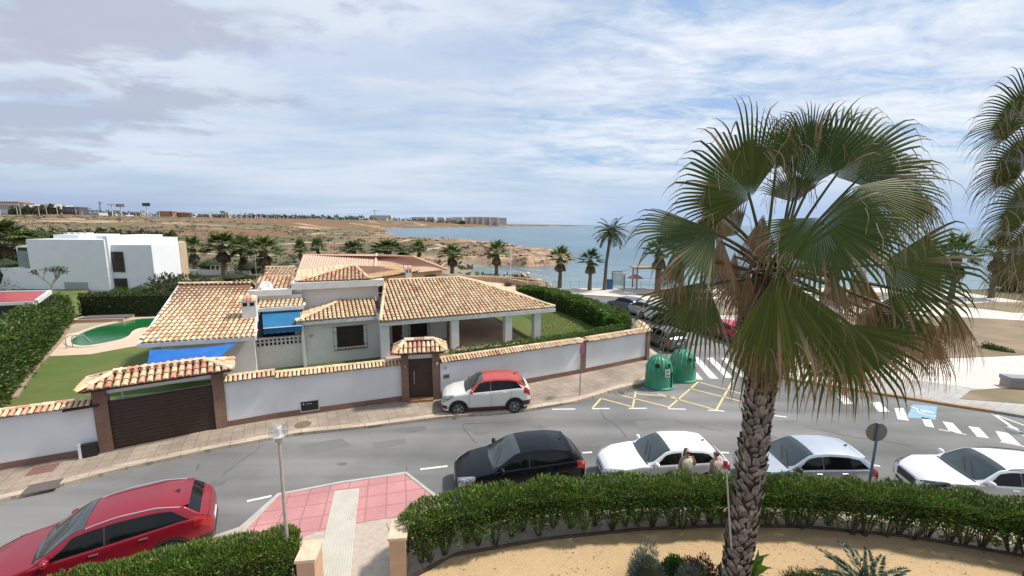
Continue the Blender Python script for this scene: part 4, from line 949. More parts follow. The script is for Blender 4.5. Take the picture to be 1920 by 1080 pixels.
def car(name, label, pos, head, kind='hatch', L=4.3, Wd=1.8, Hs=1.0, pm=None, roofm=None, cat='car', group=None, wheels=(.19, .80), wr=.33, clad=False, rails=False, doors=5, rim='silver', win=(.30, .90), twotone=False, lowclad=None, dark_lamp=False):
    """car body lofted along its length; local +x forward, origin on the ground below its middle"""
    top = TOP[kind]; belt = BELT['suv' if kind in ('suv', 'wagon') else 'hatch']; hw = Wd / 2
    xs = np.unique(np.concatenate([np.linspace(0, .06, 12), np.linspace(.06, .94, 90), np.linspace(.94, 1, 12)] + [np.linspace(w_ - (wr + .09) / L, w_ + (wr + .09) / L, 26) for w_ in wheels]))
    xd = np.linspace(0, 1, 401); kk = np.exp(-np.linspace(-2, 2, 17) ** 2); kk /= kk.sum()
    def smo(pts):
        y = np.interp(xd, [p[0] for p in pts], [p[1] for p in pts]); yp = np.pad(y, 8, mode='edge'); ys = np.convolve(yp, kk, 'valid'); m_ = sm(xd, .01, .05) * sm(-xd, -.995, -.96); return ys * m_ + y * (1 - m_)
    topy = smo(top) * Hs; belty = smo(belt) * Hs; plany = smo(PLAN)
    ft = lambda x: float(np.interp(x, xd, topy)); fb = lambda x: min(float(np.interp(x, xd, belty)), ft(x) - .025); fp = lambda x: float(np.interp(x, xd, plany)) * hw
    sill = .20 if kind not in ('suv', 'wagon') else .24
    tumble = .40
    def railz(x): return max(ft(x) - .055, fb(x) + .004)
    def ysh(x): return fp(x) * .965
    def yside(x, z):   # outer half width at height z
        zb = fb(x)
        if z <= zb:
            t = np.clip((z - sill) / max(zb - sill, .05), 0, 1)
            return fp(x) * float(np.interp(t, [0, .12, .45, .8, .93, 1], [.93, .975, 1.0, .992, .985, .965]))
        return ysh(x) - (z - zb) * tumble - .012
    def ztop(x, y):
        yr = yside(x, railz(x)); zr = railz(x); return zr + (ft(x) - zr) * (1 - min(1, (abs(y) / max(yr, .01))) ** 2.2)
    def zbot(x):
        z = sill + .10 * sm(np.array(.05 - x), 0, .05) + .10 * sm(np.array(x), .93, 1.0)
        for w_ in wheels:
            dx = (x - w_) * L; rr = wr + .055
            if abs(dx) < rr: z = max(z, wr + math.sqrt(rr * rr - dx * dx))
        return float(z)
    X = lambda x: L * (.5 - x)
    mb = MB(); sec = []
    NS = 0
    for x in xs:
        zb0 = min(zbot(x), fb(x) - .03); zs = fb(x); zr = railz(x); pts = [(0, zb0), (yside(x, zb0) * .9, zb0), (yside(x, zb0) - .01, zb0)]
        for t in (.12, .3, .45, .6, .8, .93): pts.append((yside(x, zb0 + (zs - zb0) * t), zb0 + (zs - zb0) * t))
        pts.append((ysh(x), zs)); pts.append((ysh(x) - .012 if zr - zs > .03 else ysh(x) - .004, zs + min(.012, (zr - zs) * .3)))
        for t in (.25, .5, .75, .93): z = zs + (zr - zs) * t; pts.append((yside(x, z) if z > zs + .012 else ysh(x) - .012 - t * .003, z))
        yr = min(yside(x, zr), ysh(x) - .014)
        for t in (.985, .93, .8, .6, .4, .2, 0): pts.append((yr * t, zr + (ft(x) - zr) * (1 - t ** 2.2)))
        sec.append([(y, z) for y, z in pts])
    n = len(sec[0]); vs = []
    for x, s_ in zip(xs, sec):
        ring = [(X(x), y, z) for y, z in s_] + [(X(x), -y, z) for y, z in s_[-2:0:-1]]
        vs += ring
    k = len(sec[0]) * 2 - 2; m_ = len(xs)
    roofidx = 15
    fs = []; ms = []
    for i in range(m_ - 1):
        for j in range(k):
            fs.append((i * k + j, (i + 1) * k + j, (i + 1) * k + (j + 1) % k, i * k + (j + 1) % k))
            jj = j if j < n - 1 else k - 1 - j
            xm = (xs[i] + xs[i + 1]) / 2; zz = railz(xm) - fb(xm)
            roofy = jj >= 12 and zz > .16 and (railz(xm) > 1.1 * Hs if jj < 14 else True) and xm > .33
            ms.append(1 if (roofm and roofy) else 0)
    fs.append(tuple(range(k))); ms.append(0); fs.append(tuple((m_ - 1) * k + j for j in range(k))[::-1]); ms.append(0)
    t = thing(name, label, cat, (pos[0], pos[1], 0), head, group)
    mb.v = [tuple(p) for p in vs]; mb.f = fs; mb.m = ms; mb.c = [(1, 1, 1)] * len(vs)
    body = mb.build('body', [pm, roofm] if roofm else [pm], t, smooth=True, angle=38)
    mb = MB(); mb.box(-L * .46, L * .46, -hw * .80, hw * .80, sill - .04, sill + .16); mb.box(-L * .40, L * .42, -hw * .72, hw * .72, sill + .1, .62 * Hs); mb.build('underbody', plast, t)
    def patch(f, nu, nv, name_, m__, par=t, off=0, both=False):
        """surface patch: f(u,v)->(x,y,z) in body fractions for the left side; mirrored if both"""
        obs = []
        for sg in ((1, -1) if both else (1,)):
            b_ = MB(); vv = []
            for i in range(nu + 1):
                for j in range(nv + 1):
                    x, y, z = f(i / nu, j / nv); vv.append((X(x), y * sg, z))
            ff = [(i * (nv + 1) + j, (i + 1) * (nv + 1) + j, (i + 1) * (nv + 1) + j + 1, i * (nv + 1) + j + 1) for i in range(nu) for j in range(nv)]
            if sg < 0: ff = [q[::-1] for q in ff]
            b_.add(vv, ff); obs.append(b_.build(name_, m__, par, smooth=True))
        return obs
    # windscreen and rear window
    def crossing(z0f, lo, hi):
        xx = np.linspace(lo, hi, 60); return xx
    xc = top[5][0]; xt = top[7][0]
    def wind(u, v):
        x = xc + .012 + (xt - xc - .03) * u; yr = yside(x, railz(x)) * (.965 - .0 * u); yl = yr if railz(x) > fb(x) + .03 else ysh(x) * .88
        y = (v * 2 - 1) * min(yl, ysh(xc) * (.80 + .16 * min(1, u * 3))) * .97; x2 = x - .022 * (1 - (abs(v * 2 - 1)) ** 2) * (1 - u) * 1.2
        return x2, y, ztop(x2, y) + .010
    patch(wind, 14, 10, 'windscreen', glassw)
    xr0, xr1 = top[10][0] + .005, top[11][0] - .008
    def rear(u, v):
        x = xr0 + (xr1 - xr0) * u; yr = yside(x, railz(x)) * .955; y = (v * 2 - 1) * yr; return x, y, ztop(x, y) + .012
    patch(rear, 10, 8, 'rear_window', glassc)
    # side windows
    def sidewin(x0, x1, s0, s1):
        def f(u, v):
            xb = x0 + (x1 - x0) * u; x = xb + (s0 + (s1 - s0) * u) * v; x = min(max(x, .28), .955)
            lo_ = fb(x) + .035; hi_ = max(railz(x) - .06, lo_ + .004); z = lo_ + (hi_ - lo_) * v; return x, yside(x, z) + .010, z
        return f
    xm = .545 if doors == 5 else .60
    for sg in (1,):
        a_ = patch(sidewin(win[0], xm - .008, .115, .0), 16, 6, 'side_window', glassc, both=True)
        b__ = patch(sidewin(xm + .004, win[1], 0, -.075), 14, 6, 'side_window', glassc, both=True)
    if doors == 5:
        patch(lambda u, v: ((lambda x, z: (x, yside(x, z) + .016, z))(xm - .004 + .008 * u - .001, fb(xm) + .035 + (railz(xm) - .06 - fb(xm) - .035) * v)), 1, 4, 'pillar_trim', plast, both=True)
    # trim under the windows
    patch(lambda u, v: ((lambda x: (x, yside(x, fb(x) + .028) + .013, fb(x) + .018 + v * .018))(win[0] - .0 + (win[1] - win[0]) * u)), 24, 1, 'window_trim', chrome if clad == 'chrome' else plast, both=True)
    # doors
    dl = MB(); dxs = ([.305, .545, .755] if doors == 5 else [.34, .63])
    for sg in (1, -1):
        for dx in dxs:
            zz = np.linspace(sill + .1, fb(dx) + .0, 8)
            for z0, z1 in zip(zz, zz[1:]):
                sh = lambda z: dx + (.02 if dx > .7 else 0) * 0
                if dx > .7: x0 = dx - .045 * sm(np.array(z0), .2, .75) * 0 + (.03 * (z0 - .5)); x1 = dx + (.03 * (z1 - .5))
                else: x0 = x1 = dx
                for q in (0,): dl.quad((X(x0) - .005, sg * (yside(x0, z0) + .003), z0), (X(x0) + .005, sg * (yside(x0, z0) + .003), z0), (X(x1) + .005, sg * (yside(x1, z1) + .003), z1), (X(x1) - .005, sg * (yside(x1, z1) + .003), z1))
        xx = np.linspace(dxs[0], dxs[-1], 10)
        for a, b_ in zip(xx, xx[1:]): z = sill + .1; dl.quad((X(a), sg * (yside(a, z) + .003), z), (X(b_), sg * (yside(b_, z) + .003), z), (X(b_), sg * (yside(b_, z) + .003), z + .01), (X(a), sg * (yside(a, z) + .003), z + .01))
    dl.build('door_gap', plast, t)
    for hx in ([.50, .70] if doors == 5 else [.56]):
        for sg in (1, -1):
            z = fb(hx) - .10; MB().box(X(hx) - .09, X(hx) + .09, sg * (yside(hx, z) + .0) - .02, sg * (yside(hx, z)) + .022, z - .014, z + .014).build('door_handle', pm if not clad == 'chrome' else chrome, t, bevel=.006)
    # bonnet gap
    bg_ = MB(); vv = np.linspace(-1, 1, 15); xx = xc - .002
    for a, b_ in zip(vv, vv[1:]):
        pa_, pb_ = a * ysh(xx) * .86, b_ * ysh(xx) * .86; xa, xb = xx + .012 * (a * a - 1), xx + .012 * (b_ * b_ - 1)
        bg_.quad((X(xa), pa_, ztop(xa, pa_) + .005), (X(xb), pb_, ztop(xb, pb_) + .005), (X(xb) - .05, pb_, ztop(xb + .05 / L, pb_) + .006), (X(xa) - .05, pa_, ztop(xa + .05 / L, pa_) + .006))
    bg_.build('scuttle', plast, t)
    for sg in (1, -1):
        w1 = MB(); xa = xc + .02; pts = [Vector((X(xa + .07 * q), sg * .02 + (.55 if sg > 0 else .62) * (1 - q) * 1 - .3 * (sg > 0), 0)) for q in (0, .5, 1)]
        pts = [Vector((p.x, p.y, ztop((L * .5 - p.x) / L, p.y) + .03)) for p in pts]; w1.tube(pts, .009, 5); w1.build('wiper', plast, t)
    # lights
    def hl(u, v):
        x = .012 + .125 * u
        if v <= .5: z0 = fb(x) - .16 + .09 * u; z = z0 + (fb(x) - .004 - z0) * v * 2; return x, yside(x, z) + .009, z
        k_ = (v - .5) * 2; y = ysh(x) * (1 - (.24 * (1 - u) + .03) * k_) - .008 * k_; return x, y, max(ztop(x, y), fb(x)) + .010
    patch(hl, 12, 8, 'headlight', mat('headlight_dark', (.03, .032, .035), (.4, .4, .42), 9, .15, coat=.6, thr=(.55, .7)) if dark_lamp else lampw, both=True)
    def tl(u, v):
        x = .915 + .078 * u; z0 = fb(x) - .20; z1 = fb(x) + .05; z = z0 + (z1 - z0) * v; return x, yside(x, z) + .012, z
    patch(tl, 8, 6, 'taillight', lampr, both=True)
    # front grille, intake, plates
    fr = MB(); w0 = fp(0) * .85; fr.box(L / 2 - .03, L / 2 + .012, -w0 * .75, w0 * .75, .50 * Hs, .57 * Hs); fr.box(L / 2 - .03, L / 2 + .014, -w0 * .95, w0 * .95, .30, .40); fr.build('grille', plast, t, bevel=.01)
    gr = MB()
    if kind in ('wagon', 'suv'):
        gr.box(L / 2 - .10, L / 2 + .018, -w0 * .86, w0 * .86, .48, .74); gr.build('grille', rimb, t, bevel=.02)
    MB().box(L / 2 + .014, L / 2 + .024, -.26, .26, .40, .51).build('number_plate', platem, t)
    MB().box(-L / 2 - .02, -L / 2 - .002, -.26, .26, .60 * Hs, .71 * Hs).build('number_plate', platem, t)
    rb = MB(); rb.box(-L / 2 - .012, -L / 2 + .12, -fp(1) * .95, fp(1) * .95, sill + .08, .46); rb.build('rear_bumper_trim', plast, t, bevel=.02)
    # mirrors
    for sg in (1, -1):
        xm_ = xc + .055; z = fb(xm_) + .10; y = ysh(xm_) + .10
        M = Matrix.Translation((X(xm_) - .02, sg * y, z)) @ Matrix.Diagonal((.075, .125, .08, 1))
        mb = MB(); mb.lathe([(.3, -1), (.75, -.8), (1, -.3), (1, .2), (.8, .75), (.3, 1)], 12, M=M); mb.beam((X(xm_), sg * (y - .16), z - .07), (X(xm_), sg * (y - .02), z - .05), .05, .03)
        mb.build('wing_mirror', plast if dark_lamp == 2 else (roofm if twotone else pm), t, smooth=True)
    # wheels
    for w_ in wheels:
        for sg in (1, -1):
            mb = MB(); M = Matrix.Translation((X(w_), sg * (hw - .115), wr)) @ Matrix.Rotation(rad(-90 * sg), 4, 'X')
            mb.lathe([(wr * .62, -.10), (wr * .9, -.105), (wr, -.07), (wr, .07), (wr * .93, .10), (wr * .66, .105), (wr * .64, .06)], 28, M=M, cap=False)
            wh = mb.build('wheel', tyrem, t, smooth=True, angle=40)
            mb = MB(); r_ = wr * .66; mb.lathe([(r_, .095), (r_ * .94, .10), (r_ * .92, .04), (.02, .03)], 24, M=M, mi=1, cap=False)
            mb.lathe([(r_, .085), (r_ * .985, .104), (r_ * .90, .104), (r_ * .88, .06)], 28, M=M, cap=False)
            mb.lathe([(.05, .03), (.06, .09), (.03, .10), (0.001, .10)], 12, M=M, cap=False)
            for q in range(5):
                an = 2 * PI * q / 5
                for da in (-.17, .17):
                    mb.beam(M @ Vector((math.cos(an + da * .4) * .05, math.sin(an + da * .4) * .05, .085)), M @ Vector((math.cos(an + da) * r_ * .93, math.sin(an + da) * r_ * .93, .09)), .022, .028, z_up=M.to_3x3() @ Vector((0, 0, 1)))
            mb.build('rim', [rimm, rimb], wh)
            if clad:   # black arch trim
                ar = MB(); nseg = 18; pr = None
                for q in range(nseg + 1):
                    an = PI * (-.06 + 1.12 * q / nseg); ri, ro = wr + .045, wr + .115
                    xi, zi = math.cos(an) * ri, wr + math.sin(an) * ri; xo, zo = math.cos(an) * ro, wr + math.sin(an) * ro
                    fx = lambda q_: w_ - q_ / L
                    cur = [(X(w_) + xi, sg * (yside(fx(xi), max(zi, .3)) + .012), max(zi, sill)), (X(w_) + xo, sg * (yside(fx(xo), max(zo, .3)) + .014), max(zo, sill))]
                    if pr: ar.quad(pr[0], cur[0], cur[1], pr[1])
                    pr = cur
                ar.build('wheel_arch_trim', plast, t)
    if clad:
        lc = lowclad or plast
        patch(lambda u, v: ((lambda x, z: (x, yside(x, z) + .012, z))(wheels[0] + (wr + .1) / L + (wheels[1] - wheels[0] - 2 * (wr + .1) / L) * u, sill + .005 + .15 * v)), 14, 2, 'sill_trim', lc, both=True)
        patch(lambda u, v: ((lambda x, z: (x, yside(x, z) + .012, z))(.003 + .06 * u, sill + .12 + .16 * v)), 8, 2, 'bumper_trim', lc, both=True)
        patch(lambda u, v: ((lambda x, z: (x, yside(x, z) + .012, z))(.90 + .097 * u, sill + .13 + .22 * v)), 8, 2, 'bumper_trim', lc, both=True)
    if rails:
        for sg in (1, -1):
            xx = np.linspace(top[7][0] - .01, .86, 16); mb = MB(); pts = [Vector((X(x), sg * (yside(x, railz(x)) * .97), railz(x) + .045 * min(1, 8 * (x - xx[0] + .01), 8 * (xx[-1] - x + .01)))) for x in xx]
            mb.tube(pts, .014, 6); mb.build('roof_rail', chrome if rails == 'chrome' else plast, t)
    mb = MB(); xa = .83; z = ztop(xa, 0); mb.add([(X(xa) + .09, 0, z), (X(xa) - .06, .03, z), (X(xa) - .06, -.03, z), (X(xa) - .08, 0, z + .065)], [(0, 3, 1), (0, 2, 3), (1, 3, 2), (0, 1, 2)]); mb.build('antenna_fin', plast, t)
    if kind != 'bmw':
        mb = MB(); xs_ = top[9][0] + .07
        vv = np.linspace(-1, 1, 9)
        for a, b_ in zip(vv, vv[1:]):
            x0 = top[10][0] - .012; x1 = top[10][0] + .02; ya, yb = a * yside(x0, railz(x0)) * .93, b_ * yside(x0, railz(x0)) * .93
            mb.quad((X(x0), ya, ztop(x0, ya) + .006), (X(x0), yb, ztop(x0, yb) + .006), (X(x1), yb * .96, ztop(x0, yb) - .0), (X(x1), ya * .96, ztop(x0, ya) - .0)); mb.quad((X(x1), ya * .96, ztop(x0, ya) - .0), (X(x1), yb * .96, ztop(x0, yb)), (X(x1), yb * .96, ztop(x0, yb) - .03), (X(x1), ya * .96, ztop(x0, ya) - .03))
        mb.build('spoiler', roofm or pm, t)
    return t, dict(X=X, yside=yside, ztop=ztop)
pw_ = paint('white_paint', (.76, .765, .77)); pcream = paint('cream_white_paint', (.72, .70, .64)); pblk = mat('black_paint', (.005, .006, .009), (.004, .005, .008), .8, .22, spec=.28); pred = paint('deep_red_paint', (.27, .008, .022), .25, .3)
porg = paint('orange_red_paint', (.45, .055, .035), .1, .35); psil = paint('silver_paint', (.50, .54, .60), .45, .32); pred2 = paint('bright_red_paint', (.50, .015, .03)); pgry = paint('grey_paint', (.12, .13, .15), .4, .35); plgr = paint('light_grey_paint', (.42, .43, .45), .4, .35)
PK = 'cars parked in the near row'
car('parked_car', 'deep red crossover at the lower left corner, cut by the photo edge', (-10.25, 9.75), rad(211), 'suv', 4.55, 1.87, 1.03, pred, clad='chrome', rails='chrome', wr=.36, wheels=(.19, .80), group=PK)
car('parked_car', 'cream white crossover with orange red roof, parked by the white wall', (-1.24, 19.46), rad(188.5), 'suv', 4.15, 1.78, 1.05, pcream, porg, clad='black', wr=.335, wheels=(.185, .808), twotone=True, lowclad=mat('dark_red_trim', (.10, .02, .025), None, rough=.5), group='cars parked along the street')
car('parked_car', 'black five door hatchback in the near row', (.26, 13.48), rad(191), 'hatch', 4.3, 1.82, 1.02, pblk, group=PK)
car('parked_car', 'white three door hatchback in front of the hedge, two people beside it', (5.18, 13.75), rad(182.5), 'bmw', 4.25, 1.75, 1.0, pw_, doors=3, group=PK, win=(.34, .88))
car('parked_car', 'silver hatchback with dark mirrors, right of the palm trunk', (9.9, 13.5), rad(178), 'hatch', 4.06, 1.75, 1.0, psil, group=PK, dark_lamp=2)
car('parked_car', 'white estate crossover with black grille at the right edge', (15.2, 12.55), rad(169), 'wagon', 4.5, 1.82, 1.0, pw_, rails='black', group=PK, dark_lamp=1, clad='black')
FS = 'cars parked along the side street'
car('parked_car', 'dark grey car farthest back in the side street row', (11.6, 42.6), rad(120), 'suv', 4.3, 1.8, 1.0, pgry, group=FS)
car('parked_car', 'light silver van like car second in the side street row', (12.7, 40.6), rad(118), 'wagon', 4.3, 1.8, 1.0, plgr, group=FS)
car('parked_car', 'white car third in the side street row', (13.5, 38.4), rad(118), 'suv', 4.3, 1.8, 1.0, pw_, group=FS)
car('parked_car', 'black car nearest in the side street row, half hidden by palm leaves', (14.3, 36.3), rad(118), 'suv', 4.3, 1.8, 1.0, pblk, group=FS)
car('parked_car', 'bright red hatchback seen from behind, left of the palm trunk', (16.6, 32.6), rad(108), 'hatch', 4.0, 1.75, 1.0, pred2, group=FS)
car('parked_car', 'second red car hidden behind the trunk of the near palm', (17.6, 28.9), rad(112), 'suv', 4.2, 1.8, 1.0, pred2, group=FS)
car('parked_car', 'grey hatchback across from the bins behind hanging palm leaves', (10.95, 30.4), rad(108), 'hatch', 4.1, 1.75, 1.0, pgry, group=FS)
# ================================================================== PLANTS
leafm = bpy.data.materials.new('leaf'); leafm.use_nodes = True; _n = leafm.node_tree; _b = _n.nodes['Principled BSDF']
_a = _n.nodes.new('ShaderNodeAttribute'); _a.attribute_name = 'Col'; _n.links.new(_a.outputs['Color'], _b.inputs['Base Color']); _b.inputs['Roughness'].default_value = .45; _b.inputs['Specular IOR Level'].default_value = .35
_t = _n.nodes.new('ShaderNodeBsdfTranslucent'); _n.links.new(_a.outputs['Color'], _t.inputs['Color']); _m = _n.nodes.new('ShaderNodeMixShader'); _m.inputs[0].default_value = .20
_n.links.new(_b.outputs[0], _m.inputs[1]); _n.links.new(_t.outputs[0], _m.inputs[2]); _n.links.new(_m.outputs[0], _n.nodes['Material Output'].inputs[0])
leafd = leafm.copy(); leafd.name = 'dull_leaf'; leafd.node_tree.nodes['Principled BSDF'].inputs['Roughness'].default_value = .75
leafd.node_tree.nodes['Principled BSDF'].inputs['Specular IOR Level'].default_value = .2
palml = leafm.copy(); palml.name = 'palm_leaf'; palml.node_tree.nodes['Principled BSDF'].inputs['Roughness'].default_value = .5; palml.node_tree.nodes['Principled BSDF'].inputs['Specular IOR Level'].default_value = .22
for n__ in palml.node_tree.nodes:
    if n__.type == 'MIX_SHADER': n__.inputs[0].default_value = .15
barkd = mat('dark_bark', (.075, .055, .042), (.12, .09, .07), 12, .9, .4)
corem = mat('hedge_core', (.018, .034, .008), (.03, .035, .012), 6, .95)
GRN = [(.035, .085, .015), (.05, .11, .02), (.065, .13, .025), (.03, .07, .015), (.085, .15, .03), (.045, .095, .025)]
def path_samples(path, n):
    P = np.array([(p[0], p[1]) for p in path], float); seg = np.hypot(*np.diff(P, axis=0).T); cum = np.concatenate([[0], np.cumsum(seg)]); s = NR.uniform(0, cum[-1], n)
    i = np.clip(np.searchsorted(cum, s) - 1, 0, len(seg) - 1); t = (s - cum[i]) / seg[i]; q = P[i] + (P[i + 1] - P[i]) * t[:, None]; d = (P[i + 1] - P[i]) / seg[i][:, None]
    return q, d, s, cum[-1]
def hedge(name, label, path, hw, z0, z1, n, L=.12, W=.03, pal=GRN, upb=.8, core=True, stems=0, cat='hedge', group=None, rag=.08, corez=None, shell=.5, endround=True, m=None, par=None, coreW=.72):
    q, d, s, T = path_samples(path, n); nn = np.stack([-d[:, 1], d[:, 0]], 1)
    a = NR.uniform(-1, 1, n); b_ = NR.uniform(0, 1, n); k = NR.rand(n) < shell; side = NR.rand(n)
    top = k & (side < .45); lft = k & (side >= .45)
    b_ = np.where(top, 1 - np.abs(NR.normal(0, .05, n)), b_); a = np.where(lft, np.sign(a) * (1 - np.abs(NR.normal(0, .08, n))), a)
    wob = np.array([noise.noise(Vector((x * 1.3, 3.1, y))) for x, y in zip(s, a)]); wob2 = np.array([noise.noise(Vector((x * 2.7, 9.1, y * 1.5))) for x, y in zip(s, a)])
    h = (z1 - z0) * (1 + rag * 1.6 * wob); w_ = hw * (1 + rag * 1.8 * wob2) * (1 - .22 * b_ ** 4)
    if endround: w_ = w_ * np.sqrt(np.clip(np.minimum(s, T - s) / (hw * .6), .15, 1))
    zz = z0 + h * b_; low = (b_ < .25) & (np.array([noise.noise(Vector((x * 2.2, 1, 7))) for x in s]) > .0) & (stems > 0)
    zz = np.where(low, zz + .15, zz)
    P = np.stack([q[:, 0] + nn[:, 0] * a * w_, q[:, 1] + nn[:, 1] * a * w_, zz], 1)
    out = np.stack([nn[:, 0] * a, nn[:, 1] * a, np.full(n, upb) * (.4 + b_)], 1) + NR.normal(0, .45, (n, 3))
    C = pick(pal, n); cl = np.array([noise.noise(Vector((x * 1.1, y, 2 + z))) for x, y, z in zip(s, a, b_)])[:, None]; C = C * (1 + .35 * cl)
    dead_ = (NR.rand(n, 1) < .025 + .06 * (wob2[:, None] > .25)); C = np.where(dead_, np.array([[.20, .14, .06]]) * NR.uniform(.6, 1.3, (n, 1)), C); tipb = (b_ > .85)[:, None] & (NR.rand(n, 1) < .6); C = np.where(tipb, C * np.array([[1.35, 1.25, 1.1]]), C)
    V, F, CC = leaf_arrays(P, out, NR.uniform(.7, 1.3, n) * L, NR.uniform(.8, 1.2, n) * W, C)
    ctr = P.mean(0); t = thing(name, label, cat, (float(ctr[0]), float(ctr[1]), 0), 0, group)
    np_obj('foliage', V, F, CC, m or leafm, t, world=True)
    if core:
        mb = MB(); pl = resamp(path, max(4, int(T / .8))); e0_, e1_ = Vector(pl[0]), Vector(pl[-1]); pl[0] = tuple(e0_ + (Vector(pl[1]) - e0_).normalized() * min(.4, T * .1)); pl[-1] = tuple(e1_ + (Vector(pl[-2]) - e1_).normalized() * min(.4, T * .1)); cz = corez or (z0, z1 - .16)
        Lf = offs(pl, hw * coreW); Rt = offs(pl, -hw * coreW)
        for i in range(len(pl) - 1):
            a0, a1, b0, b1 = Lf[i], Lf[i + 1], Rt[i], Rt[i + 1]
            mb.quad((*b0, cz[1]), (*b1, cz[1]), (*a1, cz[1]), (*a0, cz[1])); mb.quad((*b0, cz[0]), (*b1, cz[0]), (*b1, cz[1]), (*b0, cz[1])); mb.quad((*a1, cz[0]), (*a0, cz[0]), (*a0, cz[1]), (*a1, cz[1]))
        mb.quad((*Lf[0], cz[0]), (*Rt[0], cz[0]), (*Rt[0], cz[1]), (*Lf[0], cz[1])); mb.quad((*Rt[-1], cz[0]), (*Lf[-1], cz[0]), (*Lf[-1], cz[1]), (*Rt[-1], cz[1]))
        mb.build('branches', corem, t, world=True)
    if stems:
        mb = MB(); ns_ = int(T / .42)
        for i in range(ns_):
            qq, dd, _, _ = path_samples(path, 1); s_ = (i + .5) / ns_ * T
            pl = resamp(path, ns_ + 1); bx_, by_ = pl[i]; bx_ += R.uniform(-.12, .12); by_ += R.uniform(-.30, .14)
            for k in range(stems):
                an = R.uniform(0, 2 * PI); sp = R.uniform(.1, .38); h_ = R.uniform(.6, 1.0) * (z1 - .2)
                p0 = Vector((bx_ + math.cos(an) * .05, by_ + math.sin(an) * .05, .1)); p1 = p0 + Vector((math.cos(an) * sp * .5, math.sin(an) * sp * .5, h_ * .5)); p2 = p0 + Vector((math.cos(an) * sp, math.sin(an) * sp, h_))
                mb.tube([p0, p1, p2], [.017, .013, .008], 4, cap=False, col=(.2, .14, .1))
        mb.build('stems', barkd, t, world=True)
    return t
OLE = [(.075, .14, .018), (.10, .18, .022), (.035, .08, .014), (.12, .20, .028), (.045, .09, .024), (.14, .23, .04), (.10, .12, .03)]
fpath = [(-2.75, 9.7), (-1.8, 10.2), (-.6, 10.65), (.8, 10.98), (3.7, 11.25), (6, 11.36), (8.3, 11.3), (11, 10.95), (13.5, 10.3), (17, 8.85), (20, 6.95)]
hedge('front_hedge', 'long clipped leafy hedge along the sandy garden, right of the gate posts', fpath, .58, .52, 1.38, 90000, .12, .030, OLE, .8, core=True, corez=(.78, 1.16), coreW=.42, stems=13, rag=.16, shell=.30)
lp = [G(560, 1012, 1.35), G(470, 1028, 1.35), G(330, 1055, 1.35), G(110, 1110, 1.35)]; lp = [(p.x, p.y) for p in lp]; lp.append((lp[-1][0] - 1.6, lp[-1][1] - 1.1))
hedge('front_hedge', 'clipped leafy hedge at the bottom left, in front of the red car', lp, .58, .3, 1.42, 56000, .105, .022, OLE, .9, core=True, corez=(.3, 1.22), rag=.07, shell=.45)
DK = [(.04, .08, .014), (.055, .10, .018), (.07, .13, .024), (.09, .15, .026), (.03, .06, .013)]
hedge('garden_hedge', 'tall dark hedge running back along the left side of the lawn', [(-23.3, 16.4), (-25.2, 18.9), (-30, 24.7), (-35, 30.6), (-40.3, 36.9)], 1.15, .1, 2.35, 26000, .20, .085, DK, .5, rag=.13)
hedge('garden_hedge', 'dark clipped hedge across the back behind the pool', [(-39.5, 38.5), (-33, 39.3), (-26, 40.8)], .9, .1, 2.15, 12000, .17, .08, [(.028, .05, .012), (.04, .065, .015), (.05, .08, .018)], .4, rag=.05)
BG = [(.06, .13, .018), (.08, .16, .022), (.045, .10, .015), (.10, .19, .03)]
hedge('garden_hedge', 'bright green hedge round the right lawn of the villa by the side street', [(.5, 44.6), (3.6, 43.0), (5.6, 38.8), (7.0, 35.0), (7.7, 32), (7.9, 30.0)], .95, .6, 2.2, 20000, .17, .08, BG, .6, rag=.12)
hedge('garden_hedge', 'low bright green hedge on top of the white wall beside the porch columns', [(-3.2, 21.15), (.8, 23.15), (4.1, 25.05), (7.7, 27.5)], .34, .7, 2.25, 11000, .11, .05, BG, .7, rag=.09)
hedge('garden_hedge', 'bushy green hedge at the street corner inside the white wall', [(6.4, 28.6), (8.1, 28.9)], 1.0, .7, 2.3, 7000, .15, .07, BG, .7, rag=.12)

def bush_mesh(n, r, h, L, W, pal, seed=0, up_=.5, clump=14):
    cs = NR.normal(0, 1, (clump, 3)); cs = unit(cs) * NR.uniform(.25, .72, (clump, 1)); cs[:, 2] = np.abs(cs[:, 2])
    i = NR.randint(0, clump, n); dv = unit(NR.normal(0, 1, (n, 3))); P = cs[i] + dv * NR.uniform(.18, .42, (n, 1)); P[:, 2] = np.clip(P[:, 2], -.02, 2)
    P = P * np.array([[r, r, h]]); Dn = dv + np.array([[0, 0, up_]]); C = pick(pal, n) * (1 + .3 * NR.normal(0, 1, clump)[i][:, None] * .5)
    return leaf_arrays(P, Dn, NR.uniform(.6, 1.4, n) * L, NR.uniform(.7, 1.3, n) * W, np.clip(C, .005, .9))
def bush(name, label, p, r, h, n, L, W, pal, group=None, cat='bush', z=0, core=True, m=None, mesh=None):
    t = thing(name, label, cat, (p[0], p[1], z), 0, group); V, F, C = bush_mesh(n, r, h, L, W, pal)
    np_obj('foliage', V, F, C, m or leafd, t)
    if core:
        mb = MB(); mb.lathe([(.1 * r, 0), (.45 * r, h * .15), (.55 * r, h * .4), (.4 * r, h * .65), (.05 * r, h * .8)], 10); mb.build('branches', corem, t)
    return t
OLV = [(.075, .095, .045), (.06, .08, .035), (.095, .115, .055), (.05, .065, .03)]
GRY = [(.14, .17, .13), (.18, .21, .17), (.10, .13, .095), (.22, .25, .21)]
bush('lavender_bush', 'grey green feathery bush on the sand, left of the palm trunk', (3.25, 8.95), .52, 1.2, 14000, .10, .014, GRY, z=.1)
bush('lavender_bush', 'low grey green bush touching the base of the palm trunk', (4.05, 8.7), .6, .78, 10000, .09, .014, GRY, z=.1)
